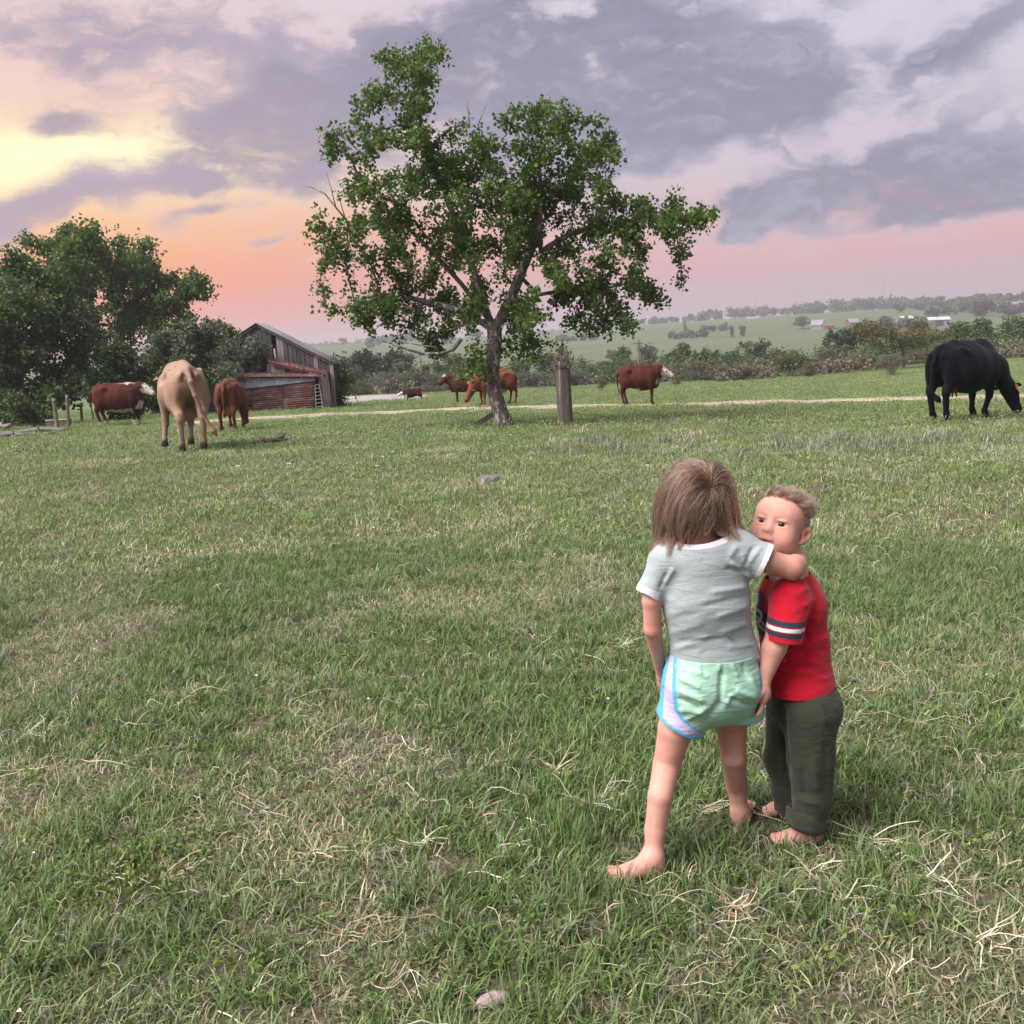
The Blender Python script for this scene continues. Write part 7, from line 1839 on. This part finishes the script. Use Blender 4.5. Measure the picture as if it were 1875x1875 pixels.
def brush(name, segs, mat_, seed, label):
    r_ = np.random.default_rng(seed); pts = []
    for (u0, u1, Y0, Y1, n, h) in segs:
        for _ in range(n):
            t = r_.random(); u = u0+(u1-u0)*t; Y = Y0+(Y1-Y0)*t+r_.normal(0, 2.5); x = P(u, 690, Y)[0]; z = gz(x, Y); hh = h*r_.uniform(.45, 1.25)
            pts.append(in_ell(60, (x, Y, z+hh*.45), (hh*.55, hh*.5, hh*.55), r_))
    V, Fq, tn = leaf_mesh(np.concatenate(pts), .22, r_, aspect=.42, droop=-.3)
    o = obj(name, V, Fq, mat_, tint=tn, kind='stuff'); o['label'] = label
brush('hedge_undergrowth', [(590, 900, 104, 100, 75, 2.2), (900, 1240, 100, 98, 85, 2.2), (1240, 1560, 98, 94, 95, 2.4), (1540, 2020, 94, 96, 110, 2.4)], HEDGE_MATS['green'], 95, 'tangled low brush filling the far hedgerow')
brush('dry_undergrowth', [(640, 780, 92, 90, 16, 1.2), (930, 1250, 93, 92, 30, 1.2), (1290, 1420, 90, 88, 22, 1.6), (1480, 1640, 90, 86, 26, 1.6), (1760, 2000, 88, 90, 30, 1.5)], HEDGE_MATS['bare'], 96, 'grey brown dry brush along the foot of the far hedgerow')
woods('field_hedges', [(1225, 1290, 500, 515, 12, 3.0), (1010, 1090, 560, 600, 9, 3.0), (1100, 1190, 330, 350, 6, 3), (1640, 1720, 455, 475, 10, 4), (1280, 1330, 560, 575, 6, 3)], HEDGE_MATS['grey'], 92, 'thin dark hedge lines between the far green fields')

# ------------------------------------------------------------------ far buildings
def far_house(name, label, u, v, Y, w, d, h, roof_h, wallm, roofm, rz=0, shed=False, windows=0, doorc=None):
    x = P(u, v, Y)[0]; z = gz(x, Y)
    zb = min(z, P(u, v, Y)[2])
    root = empty(name, (x, Y, zb), rz, label, 'building' if 'house' in name else 'barn')
    m = MB(); H2 = h; e = 0
    poly = [(-w/2, -d/2, -1), (w/2, -d/2, -1), (w/2, -d/2, H2), (-w/2, -d/2, H2)]
    m.prism(poly, (0, d, 0))
    # gable ends
    m.prism([(-w/2, -d/2+.01, H2+.001), (-w/2, d/2-.01, H2+.001), (-w/2, 0, H2+roof_h)], (w, 0, 0))
    m.obj('wall', wallm, root)
    r_ = MB(); ov = .35; s = roof_h/(d/2)
    for sg in (-1, 1):
        r_.prism([(-w/2-ov, sg*(d/2+ov), H2-s*ov+.06), (-w/2-ov, 0, H2+roof_h+.06), (-w/2-ov, 0, H2+roof_h+.22), (-w/2-ov, sg*(d/2+ov), H2-s*ov+.22)], (w+2*ov, 0, 0))
    r_.obj('roof', roofm, root)
    for k in range(windows):
        q = MB(); xx = -w/2+w*(k+.5)/windows
        q.box((xx-.5, -d/2-.06, 1.0), (xx+.5, -d/2+.02, 2.2)); q.obj('window', DARKM, root)
    if doorc:
        q = MB(); q.box((-w*.22, -d/2-.07, -.2), (w*.18, -d/2+.02, h*.85)); q.obj('door', doorc, root)
    return root
far_house('farmhouse', 'white farmhouse with pale roof on the far hillside', 1658, 590, 470, 6.2, 6, 3.0, 1.8, WHITE, TIN, .25, windows=3)
far_house('shed', 'long grey shed with bright tin roof right of the white farmhouse', 1717, 588, 460, 9.0, 6, 2.6, 1.2, GREYW, TIN, -.12, doorc=DARKM)
far_house('barn', 'grey roofed barn in the middle of the far green field', 1497, 602, 500, 5.2, 6, 2.2, 2.2, GREYW, ROOFG, -.45)
far_house('barn', 'low red shed right beside the grey roofed barn', 1516, 600, 495, 5.0, 4, 1.7, .9, RED, RED, .1)
far_house('barn', 'red barn with a white end wall in the far field', 1562, 598, 500, 5.6, 5, 2.3, 1.6, RED, ROOFG, .2, doorc=WHITE)
far_house('farmhouse', 'small pale house below the thin mast', 1377, 590, 780, 8, 6, 2.6, 1.4, WHITE, ROOFG, 0, windows=2)
far_house('farmhouse', 'grey roofed house on the hilltop at the right edge', 1868, 552, 560, 9, 7, 2.6, 1.6, GREYW, ROOFG, 0, windows=3)
# masts
def mast(label, u, vtop, vbase, Y, w):
    x = P(u, vbase, Y)[0]; zb = gz(x, Y); zt = P(u, vtop, Y)[2]; h = zt-zb
    root = empty('radio_mast', (x, Y, zb), 0, label, 'radio mast')
    m = MB(); k3 = [(w*math.cos(a), w*math.sin(a)) for a in (0.3, 2.39, 4.49)]
    for (a, b) in k3: m.tube([(a, b, -1), (a*.15, b*.15, h)], [.22, .14], 5)
    m.obj('leg_frame', STEEL, root); b_ = MB(); n = 9
    for k in range(n):
        z0, z1 = h*k/n, h*(k+1)/n; f0, f1 = 1-.85*k/n, 1-.85*(k+1)/n
        for i in range(3):
            a, c = k3[i], k3[(i+1) % 3]; b_.tube([(a[0]*f0, a[1]*f0, z0), (c[0]*f1, c[1]*f1, z1)], .07, 4)
    b_.obj('brace', STEEL, root)
    t_ = MB(); t_.tube([(0, 0, h-.2), (0, 0, h+2)], .1, 5); t_.obj('antenna', STEEL, root)
STEEL = material('galvanised steel', (.30, .29, .29), .6)
mast('tall lattice mast on the ridge behind the white farmhouse', 1615, 515, 560, 900, 2.6)
mast('thin guyed mast on the ridge above the small pale house', 1383, 545, 576, 930, .7)
# power poles
POLEW = material('weathered pole wood', (.16, .13, .11), .9, var=(2, .3), stretch=(1, 1, .1))
def pole(label, u, vt, vb, Y, r=.11, arm=False):
    x = P(u, vb, Y)[0]; z = gz(x, Y); zt = P(u, vt, Y)[2]
    root = empty('utility_pole', (x, Y, z), rng.uniform(-.3, .3), label, 'utility pole')
    m = MB(); m.tube([(0, 0, -.3), (0, 0, (zt-z)*.5), (.02, 0, zt-z)], [r, r*.9, r*.75], 8); m.obj('pole', POLEW, root)
    a = MB(); a.box((-.45, -.05, zt-z-.45), (.45, .05, zt-z-.35)); a.obj('crossarm', POLEW, root)
pole('wooden power pole in the hedgerow above the white faced steer', 1170, 621, 684, 98)
pole('wooden power pole beyond the pond left of the leafy tree', 772, 655, 700, 96)
pole('wooden power pole in the hedge left of the wide olive tree', 1580, 604, 650, 112)
# ------------------------------------------------------------------ grass last, so that nothing grows through feet, posts or trunks
scatter_grass()
# ------------------------------------------------------------------ haze over the valley
def haze():
    m_ = bpy.data.materials.new('valley haze'); m_.use_nodes = True; t = NT(m_.node_tree); t.n.clear()
    out = t.new('ShaderNodeOutputMaterial'); v = t.new('ShaderNodeVolumePrincipled'); v.inputs['Color'].default_value = (.74, .72, .77, 1); v.inputs['Density'].default_value = HAZE; v.inputs['Anisotropy'].default_value = .2
    t.l.new(v.outputs[0], out.inputs['Volume'])
    m = MB(); m.box((-2700, -2700, -60), (2700, 2700, 54)); m.obj('haze', m_, None, kind='stuff')
HAZE = .00062
haze()
